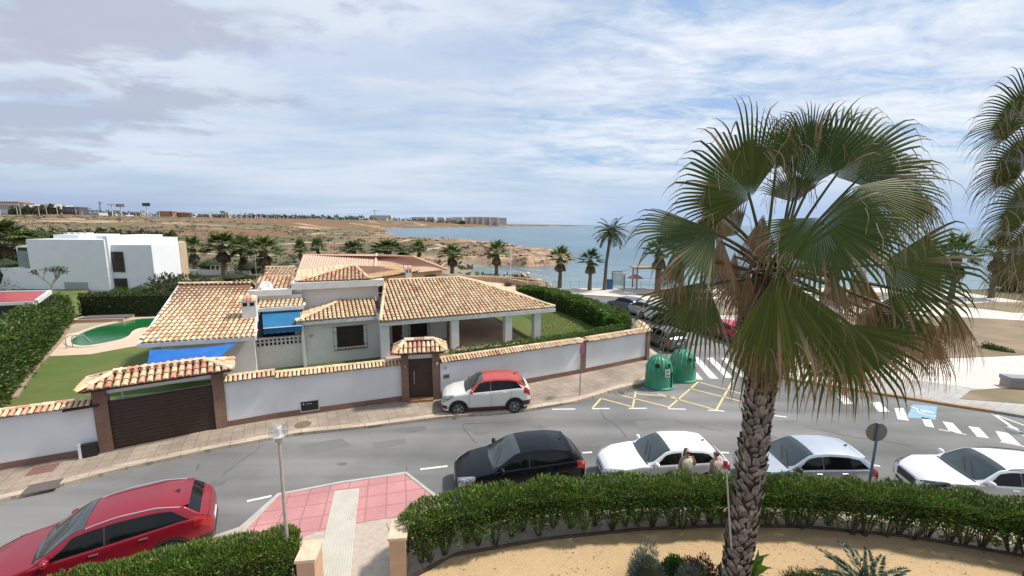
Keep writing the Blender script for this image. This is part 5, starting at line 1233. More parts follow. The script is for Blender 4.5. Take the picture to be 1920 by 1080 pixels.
bush('green_shrub', 'dark green rounded shrub between the two grey bushes', (3.9, 9.25), .5, .62, 6000, .07, .025, DK, z=.1)
bush('red_leaf_shrub', 'low purple red leaved shrub just left of the palm trunk', (4.55, 9.15), .5, .72, 7000, .06, .025, [(.12, .03, .035), (.09, .04, .03), (.06, .05, .025), (.15, .05, .05)], z=.1)
bush('broad_leaf_plant', 'yellow green broad leaved plant right of the palm trunk base', (5.65, 8.95), .22, .75, 60, .55, .14, [(.17, .26, .03), (.13, .22, .03)], z=.1, core=False, m=leafm)
bush('juniper_shrub', 'spreading dark green juniper at the bottom, right of the trunk', (6.9, 8.75), .85, .62, 11000, .09, .015, [(.02, .05, .015), (.03, .07, .02), (.045, .09, .02)], z=.1)
bush('juniper_shrub', 'small dark green juniper close to the trunk at the bottom edge', (5.75, 8.8), .4, .5, 4000, .08, .015, [(.02, .05, .015), (.03, .07, .02)], z=.1)
# cycad
t = thing('cycad', 'cycad with stiff arching blue green fronds on the sand', 'plant', (8.35, 8.75, .12)); VV = []
for i in range(26):
    az = i * 2.399; el_ = .35 + .9 * (i / 26); L_ = R.uniform(1.1, 1.4); pts = []
    for k in range(11):
        u = k / 10; e = el_ - u * .8 + .1; pts.append(Vector((math.cos(az) * L_ * u * math.cos(el_ * .7), math.sin(az) * L_ * u * math.cos(el_ * .7), .15 + L_ * (math.sin(el_) * u - .45 * u * u))))
    for k in range(1, 11):
        for j in range(4):
            p = pts[k - 1].lerp(pts[k], j / 4); d_ = (pts[k] - pts[k - 1]).normalized(); s_ = d_.cross(Vector((0, 0, 1))).normalized()
            for sg in (1, -1): VV.append((p, (s_ * sg + d_ * .8 + Vector((0, 0, .15))).normalized(), .21 * (1 - abs(k / 10 - .45) * 1.1)))
P_ = np.array([v[0] for v in VV]); D_2 = np.array([v[1] for v in VV]); L_ = np.array([v[2] for v in VV]); V, F, C = leaf_arrays(P_, D_2, L_, np.full(len(P_), .032), pick([(.025, .055, .035), (.04, .075, .045), (.065, .11, .07)], len(P_))); np_obj('fronds', V, F, C, leafm, t)

# ------------------------------------------------------------------ fan palm (near)
def frond(parts, hub, tip, Rr, hint, nseg=46, spread=100, droop=1.0, brown=0.0, fuse=.43, steps=12, pet=None, fold=.12, fil=True):
    a = (tip - hub).normalized(); nrm = (hint - a * hint.dot(a)).normalized(); b_ = nrm.cross(a)
    vs = []; fs = []; cs = []
    g1, g2 = Vector((.028, .050, .006)), Vector((.064, .090, .014)); tan_ = Vector((.36, .26, .16)); br_ = Vector((.25, .145, .075))
    base_c = g1.lerp(g2, R.random()).lerp(br_, brown)
    hw_ = math.radians(spread) / nseg
    Rr = Rr * R.uniform(.94, 1.06); dphi = R.uniform(-.06, .06)
    for i in range(nseg):
        ph = math.radians(spread) * (2 * (i + .5) / nseg - 1) + dphi
        rl = Rr * (.74 + .26 * math.cos(ph)) * R.uniform(.90, 1.08)
        d = (a * math.cos(ph) + b_ * math.sin(ph) - nrm * (fold * abs(math.sin(ph)) + .03)).normalized(); p = hub + d * .02; sideb = (-a * math.sin(ph) + b_ * math.cos(ph)); n0 = len(vs)
        gd = droop * R.uniform(.6, 1.5); st = rl / steps; tw = R.uniform(-.4, .4); lc = base_c * R.uniform(.8, 1.25); brk = R.random() < .14 + .3 * brown; kink = R.uniform(.55, .8); dry = R.random() < .10 + .2 * brown; tst = R.uniform(.62, .9)
        tipc = tan_.lerp(br_, R.random())
        for k in range(steps + 1):
            u = k / steps; r_ = u * rl
            w_ = math.tan(hw_) * min(r_, fuse * rl) * 1.02 * (1 if u < fuse else (.86 * max(0.0, 1 - (u - fuse) / (1 - fuse)) ** .9 + .0))
            sb = sideb
            if u > fuse: sb = (sideb * math.cos(tw * (u - fuse) * 3) + nrm * math.sin(tw * (u - fuse) * 3))
            rise_ = nrm * (w_ * .55)
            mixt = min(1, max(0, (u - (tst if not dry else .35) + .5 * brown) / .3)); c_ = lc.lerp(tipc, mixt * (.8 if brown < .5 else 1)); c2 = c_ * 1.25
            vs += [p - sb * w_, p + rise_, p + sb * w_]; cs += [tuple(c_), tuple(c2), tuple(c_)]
            if u >= fuse * .8:
                g = gd * max(0, u - fuse) * (12 / steps) * .95 * (1.5 if dry else 1)
                if u > .74: g += R.uniform(.15, .62) * gd
                if brk and abs(u - kink) < .06: g += .9
                d = (d + Vector((0, 0, -1)) * g).normalized()
            p = p + d * st
        for k in range(steps):
            q = n0 + 3 * k; fs += [(q, q + 1, q + 4, q + 3), (q + 1, q + 2, q + 5, q + 4)]
        if fil and R.random() < .8:    # loose curling thread from the split
            q = Vector(vs[n0 + 3 * int(steps * fuse) + 1]); dd = (d * .4 + Vector((R.uniform(-.6, .6), R.uniform(-.6, .6), R.uniform(-.2, .4)))).normalized(); m0 = len(vs); thc = R.choice([(.42, .36, .26), (.26, .18, .11), (.20, .13, .08), (.30, .24, .14)])
            for k in range(6):
                vs += [q, q + Vector((.010, 0, .006))]; cs += [thc] * 2; dd = (dd + Vector((R.uniform(-.4, .4), R.uniform(-.4, .4), -.55))).normalized(); q = q + dd * .10
            fs += [(m0 + 2 * k, m0 + 2 * k + 1, m0 + 2 * k + 3, m0 + 2 * k + 2) for k in range(5)]
    if pet is not None:
        m0 = len(vs); mid = pet.lerp(hub, .5) + Vector((0, 0, .12)); K_ = 7; pts = [((1 - u) ** 2) * pet + 2 * u * (1 - u) * mid + u * u * (hub + a * .12) for u in [k / K_ for k in range(K_ + 1)]]
        for k, p in enumerate(pts):
            dd = (pts[min(k + 1, K_)] - pts[max(k - 1, 0)]).normalized(); x = dd.cross(Vector((0, 1, .2))).normalized(); y = x.cross(dd); r_ = .045 * (1 - .45 * k / K_)
            pc = Vector((.08, .095, .035)).lerp(Vector((.15, .095, .055)), max(brown, .55 * (1 - k / K_)))
            for q in range(4): an = q * PI / 2; vs.append(p + x * math.cos(an) * r_ + y * math.sin(an) * r_ * .6); cs.append(tuple(pc))
        fs += [(m0 + 4 * k + q, m0 + 4 * k + (q + 1) % 4, m0 + 4 * k + 4 + (q + 1) % 4, m0 + 4 * k + 4 + q) for k in range(K_) for q in range(4)]
    parts.append((np.array([tuple(v) for v in vs]), np.array(fs), np.array(cs)))
CAMV = Vector((-.5, -1, .25)).normalized(); UPV = Vector((-.1, -.45, 1)).normalized(); LFT = Vector((-1, -.3, .2)).normalized(); SIDE = Vector((1, .1, .15)).normalized()
PY = 8.9; PS = PY / 6.0
Kc = D(1447, 500, PY)
keys = [  # hub px,py,dY   direction px,py,dY   radius px, half spread, facing, droop, brown
    (1410, 369, -.3, 1312, 262, -.5, 168, 84, CAMV, .8, 0), (1456, 318, .1, 1452, 210, .1, 118, 70, SIDE, .8, 0), (1523, 345, -.1, 1545, 235, -.1, 142, 52, CAMV, .8, 0),
    (1562, 330, .1, 1680, 250, .1, 190, 56, CAMV, .75, 0), (1604, 332, .2, 1780, 300, .1, 190, 50, (CAMV + UPV) * .5, 1.3, .03), (1600, 350, -.3, 1720, 420, -.7, 165, 60, (CAMV + UPV) * .5, 1.4, .08),
    (1538, 408, -1.1, 1590, 500, -1.4, 140, 118, CAMV, .8, 0), (1655, 492, -.2, 1830, 560, -.4, 205, 54, CAMV, .9, 0), (1341, 432, -.4, 1215, 462, -.7, 158, 56, (CAMV + UPV * .5), 1.1, .03),
    (1325, 528, -.3, 1258, 632, -.4, 150, 50, CAMV, .8, .08), (1456, 512, -1.0, 1496, 690, -1.1, 205, 40, CAMV, .7, .04), (1571, 606, -.5, 1655, 734, -.6, 198, 52, CAMV, .8, 0),
    (1605, 590, .2, 1745, 665, .2, 180, 50, CAMV, .9, .05), (1500, 540, -.3, 1530, 720, -.3, 205, 30, CAMV, .7, .12), (1432, 560, -.5, 1428, 700, -.5, 150, 26, CAMV, .7, .6),
    (1520, 285, .7, 1500, 220, .8, 100, 45, CAMV, .8, 0), (1405, 505, .4, 1330, 520, .5, 120, 50, LFT, 1.0, .3), (1600, 480, .7, 1700, 470, .9, 130, 50, UPV, 1.1, .1), (1385, 440, .7, 1330, 400, .8, 105, 60, LFT, 1.2, .35),
    (1690, 600, .4, 1760, 700, .4, 140, 40, CAMV, .9, .3), (1490, 380, .4, 1480, 310, .4, 90, 60, CAMV, 1.0, .1), (1540, 600, .1, 1570, 740, .1, 150, 30, CAMV, .8, .55),
    (1352, 442, -.2, 1340, 560, -.2, 125, 20, CAMV, .6, .8), (1378, 470, .0, 1368, 580, .0, 115, 16, CAMV, .6, .95), (1402, 500, -.2, 1396, 620, -.2, 120, 18, CAMV, .6, .85), (1560, 505, -.2, 1575, 620, -.2, 130, 20, CAMV, .6, .8),
    (1610, 500, .1, 1625, 620, .1, 135, 22, CAMV, .6, .7), (1645, 560, .3, 1660, 690, .3, 140, 18, CAMV, .6, .85), (1500, 560, -.5, 1505, 700, -.5, 165, 16, CAMV, .6, .8), (1585, 640, .1, 1598, 760, .1, 150, 20, CAMV, .6, .75),
    (1740, 600, .0, 1755, 720, .0, 150, 20, CAMV, .6, .8), (1780, 560, -.2, 1800, 680, -.2, 150, 20, CAMV, .6, .6), (1270, 470, -.3, 1255, 560, -.3, 90, 24, CAMV, .6, .6), (1620, 360, -.3, 1640, 470, -.5, 130, 24, CAMV, .7, .35),
    (1700, 340, -.1, 1730, 440, -.2, 120, 30, CAMV, .7, .3), (1340, 380, -.1, 1315, 480, -.1, 95, 26, CAMV, .7, .45), (1486, 350, .1, 1478, 235, .1, 120, 18, CAMV, .8, .05), (1432, 400, -.2, 1420, 480, -.2, 100, 22, CAMV, .8, .7)]
TB_ = (5.12, 8.75, .12)
palm = thing('fan_palm', 'large near fan palm with shaggy trunk, towering on the right of the photo', 'palm tree', TB_)
for (hx, hy, hd, tx, ty, td, rr, spr_, hint, dr_, br) in keys:
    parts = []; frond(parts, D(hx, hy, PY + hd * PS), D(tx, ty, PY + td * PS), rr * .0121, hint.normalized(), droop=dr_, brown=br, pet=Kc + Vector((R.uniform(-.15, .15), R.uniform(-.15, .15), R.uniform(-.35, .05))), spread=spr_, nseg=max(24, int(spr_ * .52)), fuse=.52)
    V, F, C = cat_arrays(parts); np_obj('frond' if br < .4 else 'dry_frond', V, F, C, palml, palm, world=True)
for i in range(20):     # dead skirt
    az = i * 2.399; h_ = R.uniform(-1.5, -.2); rr = R.uniform(.28, .5); hub = Kc + Vector((math.cos(az) * rr, math.sin(az) * rr, h_)); tip = hub + Vector((math.cos(az) * .2, math.sin(az) * .2, -1)); parts = []
    frond(parts, hub, tip, R.uniform(.9, 1.5), Vector((math.cos(az), math.sin(az), .3)).normalized(), nseg=26, spread=R.uniform(25, 48), droop=1.0, brown=R.uniform(.7, 1), fold=.5, fil=True, pet=Kc + Vector((0, 0, -.1 + h_ * .4)), steps=8)
    V, F, C = cat_arrays(parts); np_obj('dry_frond', V, F, C, leafd, palm, world=True)
# trunk: core and a lattice of old leaf bases
trunkm = mat('palm_trunk', (.055, .042, .034), (.09, .07, .055), 9, .95, .6)
bootm = mat('palm_boot', (1, 1, 1), (.6, .55, .5), 24, .9, .5, attr='Col', thr=(.4, .7), stretch=(1, 1, .25))
tb = Vector(TB_); tt_ = Kc + Vector((0, 0, -.1))
def tpt(u): p = tb.lerp(tt_, u); p.x += .10 * math.sin(u * PI); return p
def trad(u): return .25 - .01 * sm(np.array(u), .0, .5) + .15 * float(sm(np.array(u), .66, .9))
mb = MB(); mb.tube([tpt(k / 14) for k in range(15)], [float(trad(k / 14)) * .90 for k in range(15)], 16); mb.build('trunk', trunkm, palm, world=True)
mb = MB(); H_ = (tt_ - tb).length; nb = 760
for i in range(nb):
    u = i / nb * .93; az = i * 2.39996 + R.uniform(-.1, .1); c_ = tpt(u); r_ = float(trad(u)) * .95; o = Vector((math.cos(az), math.sin(az), 0)); s_ = Vector((-o.y, o.x, 0)); up_ = Vector((0, 0, 1))
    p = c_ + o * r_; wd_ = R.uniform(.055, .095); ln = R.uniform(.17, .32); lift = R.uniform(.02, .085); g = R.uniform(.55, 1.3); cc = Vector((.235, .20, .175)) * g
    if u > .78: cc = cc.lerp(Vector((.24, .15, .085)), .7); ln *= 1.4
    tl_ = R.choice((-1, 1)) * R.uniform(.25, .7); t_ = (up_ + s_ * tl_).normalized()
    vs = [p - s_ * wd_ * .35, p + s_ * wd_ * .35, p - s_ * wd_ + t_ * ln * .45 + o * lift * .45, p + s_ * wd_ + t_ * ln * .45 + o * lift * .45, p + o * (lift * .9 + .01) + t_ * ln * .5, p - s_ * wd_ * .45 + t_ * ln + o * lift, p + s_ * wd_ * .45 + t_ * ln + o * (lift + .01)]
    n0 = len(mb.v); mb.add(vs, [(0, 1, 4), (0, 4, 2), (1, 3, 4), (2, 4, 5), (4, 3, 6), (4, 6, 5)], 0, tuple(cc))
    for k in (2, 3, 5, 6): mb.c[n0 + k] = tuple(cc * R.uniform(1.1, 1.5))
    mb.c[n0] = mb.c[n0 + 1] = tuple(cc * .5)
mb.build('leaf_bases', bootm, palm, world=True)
mb = MB()  # hanging fibre under the crown
for i in range(650):
    az = R.uniform(0, 2 * PI); u = R.uniform(.74, .97); c_ = tpt(u); r_ = float(trad(u)) + R.uniform(0, .16); p = c_ + Vector((math.cos(az) * r_, math.sin(az) * r_, 0)); L_ = R.uniform(.2, .8); w_ = R.uniform(.008, .022)
    s_ = Vector((-math.sin(az), math.cos(az), 0)); q = p + Vector((math.cos(az) * R.uniform(.0, .12), math.sin(az) * R.uniform(.0, .12), -L_)); g = R.uniform(.5, 1.2); mb.add([p - s_ * w_, p + s_ * w_, q + s_ * w_ * .3, q - s_ * w_ * .3], [(0, 1, 2, 3)], 0, (.24 * g, .15 * g, .09 * g))
for i in range(420):
    az = R.uniform(0, 2 * PI); rr = R.uniform(.0, .6); p = Kc + Vector((math.cos(az) * rr, math.sin(az) * rr, R.uniform(-.9, .45))); q = p + Vector((math.cos(az) * R.uniform(.1, .5), math.sin(az) * R.uniform(.1, .5), R.uniform(-.8, .4))); s_ = Vector((-math.sin(az), math.cos(az), 0)); w_ = R.uniform(.01, .03); g = R.uniform(.5, 1.3)
    mb.add([p - s_ * w_, p + s_ * w_, q + s_ * w_ * .3, q - s_ * w_ * .3], [(0, 1, 2, 3)], 0, (.26 * g, .17 * g, .10 * g))
mb.build('fibre', bootm, palm, world=True)
st = thing('tree_prop', 'thin pale stick leaning against the left side of the palm trunk', 'stick', (4.3, 8.6, .12)); mb = MB(); mb.tube([D(1362, 880, 8.3), D(1371, 1027, 8.35)], .017, 6, col=(.5, .42, .33)); mb.build('pole', mat('pale_stick', (.42, .36, .29), None, rough=.8), st, world=True)
# second near palm, crown reaching in from the right edge
DNV = Vector((-.25, -1, -.35)).normalized(); K2 = D(2115, 400, 9.0); p2 = thing('fan_palm', 'second fan palm cut by the right edge, only its left fronds in view', 'palm tree', (K2.x, K2.y, .1))
for (hx, hy, hd, tx, ty, td, rr, hint, dr_, br) in [(1935, 222, -.1, 1840, 185, -.2, 1.15, DNV, 1.0, 0), (1930, 305, -.2, 1820, 300, -.3, 1.05, DNV, 1.3, .1), (1940, 385, -.2, 1815, 405, -.4, 1.2, DNV, 1.1, 0), (1950, 465, .0, 1850, 500, -.1, 1.2, DNV, 1.0, .2),
        (2020, 250, 0, 1990, 90, 0, 1.3, CAMV, .9, 0), (2090, 300, 0, 2200, 180, 0, 1.3, CAMV, .9, 0), (2120, 400, 0, 2280, 420, 0, 1.3, UPV, .9, 0), (2100, 500, 0, 2180, 640, 0, 1.3, CAMV, .9, .4), (2000, 500, .2, 1930, 600, .2, 1.0, CAMV, .9, .6), (2040, 540, -.3, 2030, 700, -.4, 1.2, CAMV, .9, .7)]:
    parts = []; frond(parts, D(hx, hy, 9.0 + hd * 1.3), D(tx, ty, 9.0 + td * 1.3), rr * 1.3, hint.normalized(), droop=dr_, brown=br, pet=K2, spread=R.uniform(80, 100)); V, F, C = cat_arrays(parts); np_obj('frond' if br < .4 else 'dry_frond', V, F, C, palml, p2, world=True)
mb = MB(); mb.tube([(K2.x, K2.y, .1), (K2.x + .1, K2.y, 3), tuple(K2)], [.4, .34, .4], 14); mb.build('trunk', trunkm, p2, world=True)

# ------------------------------------------------------------------ distant palms
def small_palm_parts(seed, dead=16, live=26, cr=1.0, th=3.2):
    """fan palm, crown radius about 2 cr, trunk height th; returns arrays"""
    rs = np.random.RandomState(seed); top = np.array([0, 0, th]); P = []; F = []; C = []; k = 0
    def strip(p, d, L, w, c, g):
        nonlocal k
        d = d / np.linalg.norm(d); s = np.cross(d, [0, 0, 1.0]); s = s / (np.linalg.norm(s) + 1e-6); pts = [p]; dd = d.copy()
        for _ in range(2): pts.append(pts[-1] + dd * L / 2); dd = dd + np.array([0, 0, -g]); dd /= np.linalg.norm(dd)
        for q, ww in zip(pts, (w * .5, w, .01)): P.append(q - s * ww); P.append(q + s * ww); C.append(c); C.append(c)
        F.append((k, k + 1, k + 3, k + 2)); F.append((k + 2, k + 3, k + 5, k + 4)); k += 6
    for i in range(live + dead):
        dd_ = i >= live; az = i * 2.4 + rs.uniform(-.2, .2); el = (1.35 - 1.75 * i / live) if not dd_ else rs.uniform(-1.5, -1.0)
        ax_ = np.array([math.cos(az) * math.cos(el), math.sin(az) * math.cos(el), math.sin(el)]); pl = cr * (.95 if not dd_ else .55) * rs.uniform(.8, 1.1); hub = top + ax_ * pl + (np.array([0, 0, -.5 * cr * rs.rand()]) if dd_ else 0)
        col = np.array([.085, .125, .035]) * rs.uniform(.7, 1.5) if not dd_ else np.array([.19, .14, .09]) * rs.uniform(.6, 1.3)
        if not dd_ and el < -.1: col = col * .5 + np.array([.10, .08, .04]) * .6
        strip(top, ax_, pl, .03, col * .9 + .02, 0)
        b_ = np.cross(ax_, [0, 0, 1.0]); b_ /= np.linalg.norm(b_) + 1e-6
        for j in range(17):
            ph = (j / 16 - .5) * (3.6 if not dd_ else 1.2); d = ax_ * math.cos(ph) + b_ * math.sin(ph) + np.array([0, 0, -.1]); L = cr * (1.0 if not dd_ else .9) * (.7 + .3 * math.cos(ph)) * rs.uniform(.85, 1.1); strip(hub, d, L, 0.085 * cr, col * rs.uniform(.75, 1.3), .45 if not dd_ else 1.2)
    return np.array(P), np.array(F), np.array(C)
PROTO = []
for sd_i, (dead, live, th) in enumerate(((16, 26, 3.4), (26, 22, 3.0), (8, 28, 2.6), (30, 20, 4.0))):
    V, F, C = small_palm_parts(40 + sd_i, dead, live, 1.0, th); me_o = np_obj('crown', V, F, C, leafd); tr = MB(); tr.tube([(0, 0, 0), (.05, 0, th * .5), (0, 0, th + .1)], [.24, .18, .2], 8); tr.tube([(0, 0, th - 1.0), (0, 0, th - .4), (0, 0, th)], [.2, .34, .3], 8); to = tr.build('trunk', mat('far_trunk', (.11, .085, .065), (.16, .125, .10), 6, .95))
    PROTO.append((me_o, to, th + 1.6)); 
def small_palm(label, p, h, cr=1.0, kind=0, group=None):
    c_, t_, h0 = PROTO[kind]; e = thing('fan_palm', label, 'palm tree', (p[0], p[1], p[2] if len(p) > 2 else 0), R.uniform(0, 6), group); s = h / h0; e.scale = (cr, cr, s) if abs(s - cr) < .5 * cr else (cr, cr, s)
    for src in (c_, t_):
        o = src.copy(); COL.objects.link(o); setparent(o, e)
    return e
GP = 'small fan palms beyond the villa'
def palm_at(label, px, pyb, pyt, kind=0, wpx=50, group=GP, z=0.0):
    b_ = G(px, pyb, z); top = D(px, pyt, b_.y); small_palm(label, (b_.x, b_.y, z), top.z - z, wpx / 800 * b_.y / 2.7, kind, group)
for a in [('fan palm nearest the right end of the white modern house', 366, 512, 440, 1, 42), ('thick leafy fan palm second from the white modern house', 421, 518, 433, 0, 62), ('fan palm between two bigger palms behind the long tiled roof', 458, 512, 440, 2, 46), ('bushy fan palm just left of the beige tiled house', 498, 520, 440, 1, 64),
          ('small fan palm rising above the left end of the beige roof', 566, 500, 447, 2, 26), ('small round fan palm over the beige roof', 597, 495, 445, 2, 28), ('fan palm over the middle of the beige roof', 664, 505, 450, 0, 46), ('wide fan palm with a green bush over the beige roof', 728, 508, 448, 0, 66),
          ('slim small fan palm on the rocky slope', 786, 492, 450, 2, 26), ('fan palm right of the beige house before the cove', 848, 513, 457, 1, 48), ('fan palm beside the cove beach and the white mast', 931, 516, 449, 1, 44), ('fan palm with a shaggy skirt by the promenade railing, left one', 1049, 541, 461, 3, 50), ('shorter fan palm by the promenade, left of the tall date palm', 1105, 545, 466, 3, 48)]:
    palm_at(*a)
GQ = 'fan palms on the plaza seen through the near palm'
for a in [('plaza fan palm behind the left fronds of the near palm', 1232, 548, 440, 3, 60), ('plaza fan palm right of the information frame', 1276, 546, 430, 3, 60), ('plaza fan palm, left of the pair on the right', 1720, 560, 443, 3, 56), ('plaza fan palm with the widest crown on the right', 1782, 562, 434, 1, 64), ('plaza fan palm partly behind the right edge fronds', 1858, 560, 437, 3, 56), ('plaza fan palm glimpsed through the middle of the near crown', 1560, 556, 460, 1, 50)]:
    palm_at(*a, group=GQ)
GL = 'palms and bushes at the left edge'
for a in [('tall fan palm at the far left edge above the white house', 12, 520, 408, 0, 90), ('fan palm behind the left end of the white house', 60, 500, 432, 2, 60), ('fan palm behind the roof of the white house, left', 120, 490, 436, 2, 52), ('fan palm behind the roof of the white house, middle', 165, 488, 437, 2, 50),
          ('fan palm behind the roof of the white house, right', 215, 488, 440, 2, 48), ('fan palm over the right end of the white house', 268, 490, 444, 2, 40), ('fan palm just beyond the right end of the white house', 310, 492, 442, 2, 46)]:
    palm_at(*a, group=GL, z=0)
# date palm
def date_palm(label, px, pyb, pyt, group=None):
    b_ = G(px, pyb); topz = D(px, pyt, b_.y).z - 1.3; e = thing('date_palm', label, 'palm tree', (b_.x, b_.y, 0)); top = Vector((.6, 0, topz)); mb = MB(); mb.tube([(0, 0, 0), (.15, 0, topz * .5), tuple(top)], [.26, .2, .22], 8); mb.build('trunk', PROTO[0][1].data.materials[0], e)
    Ps = []; Ds = []; Ls = []
    for i in range(40):
        az = i * 2.4; el_ = 1.3 - 1.9 * i / 40; L_ = R.uniform(2.3, 2.8); d = Vector((math.cos(az) * math.cos(el_), math.sin(az) * math.cos(el_), math.sin(el_))); p = top.copy()
        for k in range(14):
            q = p + d * L_ / 14; d = (d + Vector((0, 0, -.11))).normalized(); s_ = d.cross(Vector((0, 0, 1))).normalized()
            for sg in (1, -1):
                for jj in (0, .5): Ps.append(p.lerp(q, jj)); Ds.append(s_ * sg + d * .9 + Vector((0, 0, -.25))); Ls.append(.5 * math.sin(PI * (k + 2) / 17) + .08)
            Ps.append(p); Ds.append(q - p); Ls.append(L_ / 10); p = q
    V, F, C = leaf_arrays(np.array([tuple(x) for x in Ps]), np.array([tuple(x) for x in Ds]), np.array(Ls), np.full(len(Ps), .06), pick([(.05, .075, .025), (.07, .09, .035), (.09, .10, .045)], len(Ps))); np_obj('crown', V, F, C, leafd, e)
date_palm('tall slender date palm standing before the sea', 1133, 545, 417)
for c_, t_, _ in PROTO: bpy.data.objects.remove(c_); bpy.data.objects.remove(t_)
# bushes and trees behind the villa and the pool
GB = 'shrubs beyond the villa'
for lab, px, py, wpx, hpx, pal, n in [('dark olive tree right of the white house behind the clipped hedge', 335, 552, 130, 36, OLV, 6000), ('small bright shrub left of the olive tree', 262, 552, 44, 20, BG, 1800), ('bright green shrub before the white house wall', 220, 553, 40, 16, BG, 1800), ('round shrub behind the satellite dish', 440, 527, 60, 18, OLV, 1800),
        ('bushy shrub between the small palms', 470, 512, 70, 24, OLV, 2200), ('scrubby bush left of the beige house', 535, 510, 50, 22, OLV, 1800), ('green bush beside the wide fan palm', 757, 505, 50, 44, DK, 2500), ('low bush right of the small fan palms', 700, 500, 70, 26, OLV, 1800), ('low scrub clump over the beige roof', 630, 500, 50, 22, OLV, 1400),
        ('leafy clump behind the white house, left', 90, 480, 90, 44, DK, 2500), ('leafy clump behind the white house, middle', 190, 478, 110, 36, DK, 2500), ('leafy clump behind the white house, right', 250, 478, 90, 30, DK, 2200), ('dense bush at the left edge below the tall palm', 20, 540, 90, 70, DK, 3000), ('mounded bush at the left edge behind the red roof', 42, 500, 70, 50, DK, 2500),
        ('low bushes on the slope right of the white house', 395, 505, 60, 20, OLV, 1500), ('round dark bush alone on the far field', 265, 424, 40, 9, DK, 900), ('small dark bush far out on the sandy field', 400, 432, 24, 5, DK, 600), ('small green shrub by the promenade wall', 953, 537, 22, 9, BG, 700),
        ('dark low shrub on the dry grass island', 1862, 658, 36, 16, DK, 900), ('grassy tuft beside the dark low shrub', 1885, 662, 30, 9, BG, 500), ('brown spreading tree on the plaza at the right', 1900, 545, 90, 50, OLV, 2500)]:
    b_ = G(px, py, 0); r_ = wpx / 800 * b_.y / 2; h_ = hpx / 800 * b_.y; s_ = max(.14, r_ * .09); bush('shrub', lab, (b_.x, b_.y), r_ * 1.1, h_, n, s_, s_ * .4, pal, GB)
# frangipani like bare branching tree behind the red roof
b_ = G(98, 556, 0); t = thing('bare_tree', 'small tree with thick bare grey branches before the white house', 'tree', (b_.x, b_.y, 0)); mb = MB(); tips = []
def br(p, d, L, r, lv):
    q = p + d * L; mb.tube([p, p.lerp(q, .5) + Vector((0, 0, .05)), q], [r, r * .85, r * .7], 6)
    if lv == 0: tips.append(q); return
    for k in range(3): br(q, (d + Vector((R.uniform(-.8, .8), R.uniform(-.8, .8), R.uniform(-.1, .45)))).normalized(), L * .72, r * .65, lv - 1)
br(Vector((0, 0, 0)), Vector((.1, 0, 1)), 1.3, .13, 3); mb.build('trunk', mat('pale_bark', (.28, .25, .21), (.2, .18, .15), 9, .9), t)
P_ = np.array([tuple(x) for x in tips]); P_ = np.repeat(P_, 9, 0) + NR.normal(0, .12, (len(P_) * 9, 3)); V, F, C = leaf_arrays(P_, NR.normal(0, 1, P_.shape) + [0, 0, .5], np.full(len(P_), .3), np.full(len(P_), .1), pick(OLV, len(P_))); np_obj('foliage', V, F, C, leafd, t)
# low scrub over the dry fields: one uncountable mass
Ps = []; rs = np.random.RandomState(3)
for i in range(3600):
    Y = 66 + 420 * rs.rand() ** 2.0; X = -Y * rs.uniform(.0, 1.3) + rs.uniform(-8, 30)
    if X > 4 + (Y - 66) * .02: continue
    if noise.noise(Vector((X * .02, Y * .02, 4))) < -.15: continue
    Ps.append((X, Y))
Ps = np.array(Ps); ok = inpoly(Ps[:, 0], Ps[:, 1], COAST) & (distpoly(Ps[:, 0], Ps[:, 1], COAST) > 3) & ~((Ps[:, 0] < -45) & (Ps[:, 1] < 75)); Ps = Ps[ok]
ix = np.clip(np.searchsorted(ax, Ps[:, 0]), 1, len(ax) - 1); iy = np.clip(np.searchsorted(ay, Ps[:, 1]), 1, len(ay) - 1); zz = (Z[iy, ix] + Z[iy - 1, ix - 1] + Z[iy, ix - 1] + Z[iy - 1, ix]) / 4
n_ = 12; sz = .35 + .55 * rs.rand(len(Ps)) + Ps[:, 1] / 500; P_ = np.repeat(np.column_stack([Ps, zz - .1]), n_, 0); S_ = np.repeat(sz, n_); P_ += NR.normal(0, .32, P_.shape) * S_[:, None] * [1.5, 1.5, .25]
V, F, C = leaf_arrays(P_, NR.normal(0, .8, P_.shape) + [0, 0, .8], S_ * NR.uniform(.5, 1, len(P_)), S_ * .5, np.repeat(np.array([(.13, .125, .075), (.10, .105, .06), (.17, .15, .095), (.075, .085, .045)])[rs.randint(0, 4, len(Ps))], n_, 0)); tag(np_obj('scrub', V, F, C, leafd), kind='stuff')
# grass tufts on the lawns: one uncountable mass
def tufts(poly, z, n, L, pal, name):
    xs_ = [p[0] for p in poly]; ys_ = [p[1] for p in poly]; x = NR.uniform(min(xs_), max(xs_), n * 3); y = NR.uniform(min(ys_), max(ys_), n * 3); k = inpoly(x, y, poly); x = x[k][:n]; y = y[k][:n]
    P = np.column_stack([x, y, np.full(len(x), z)]); V, F, C = leaf_arrays(P, NR.normal(0, .4, P.shape) + [0, 0, 1], NR.uniform(.6, 1.3, len(x)) * L, np.full(len(x), .02), pick(pal, len(x))); tag(np_obj(name, V, F, C, leafd), kind='stuff')
LG = [(.08, .13, .02), (.09, .14, .025), (.07, .115, .018), (.11, .15, .03)]
tufts([(0, 22.8), (4, 24.6), (8, 27.5), (7.5, 33), (4, 42), (-1, 42), (2, 34)], .68, 34000, .05, LG + [(.13, .14, .04)], 'grass')
pgt = [tuple(G(x, y, .13)[:2]) for x, y in ((1140, 733), (1170, 728), (1212, 712), (1230, 702), (1232, 708), (1200, 726), (1165, 738))]; tufts(pgt, .0, 900, .10, LG, 'grass')

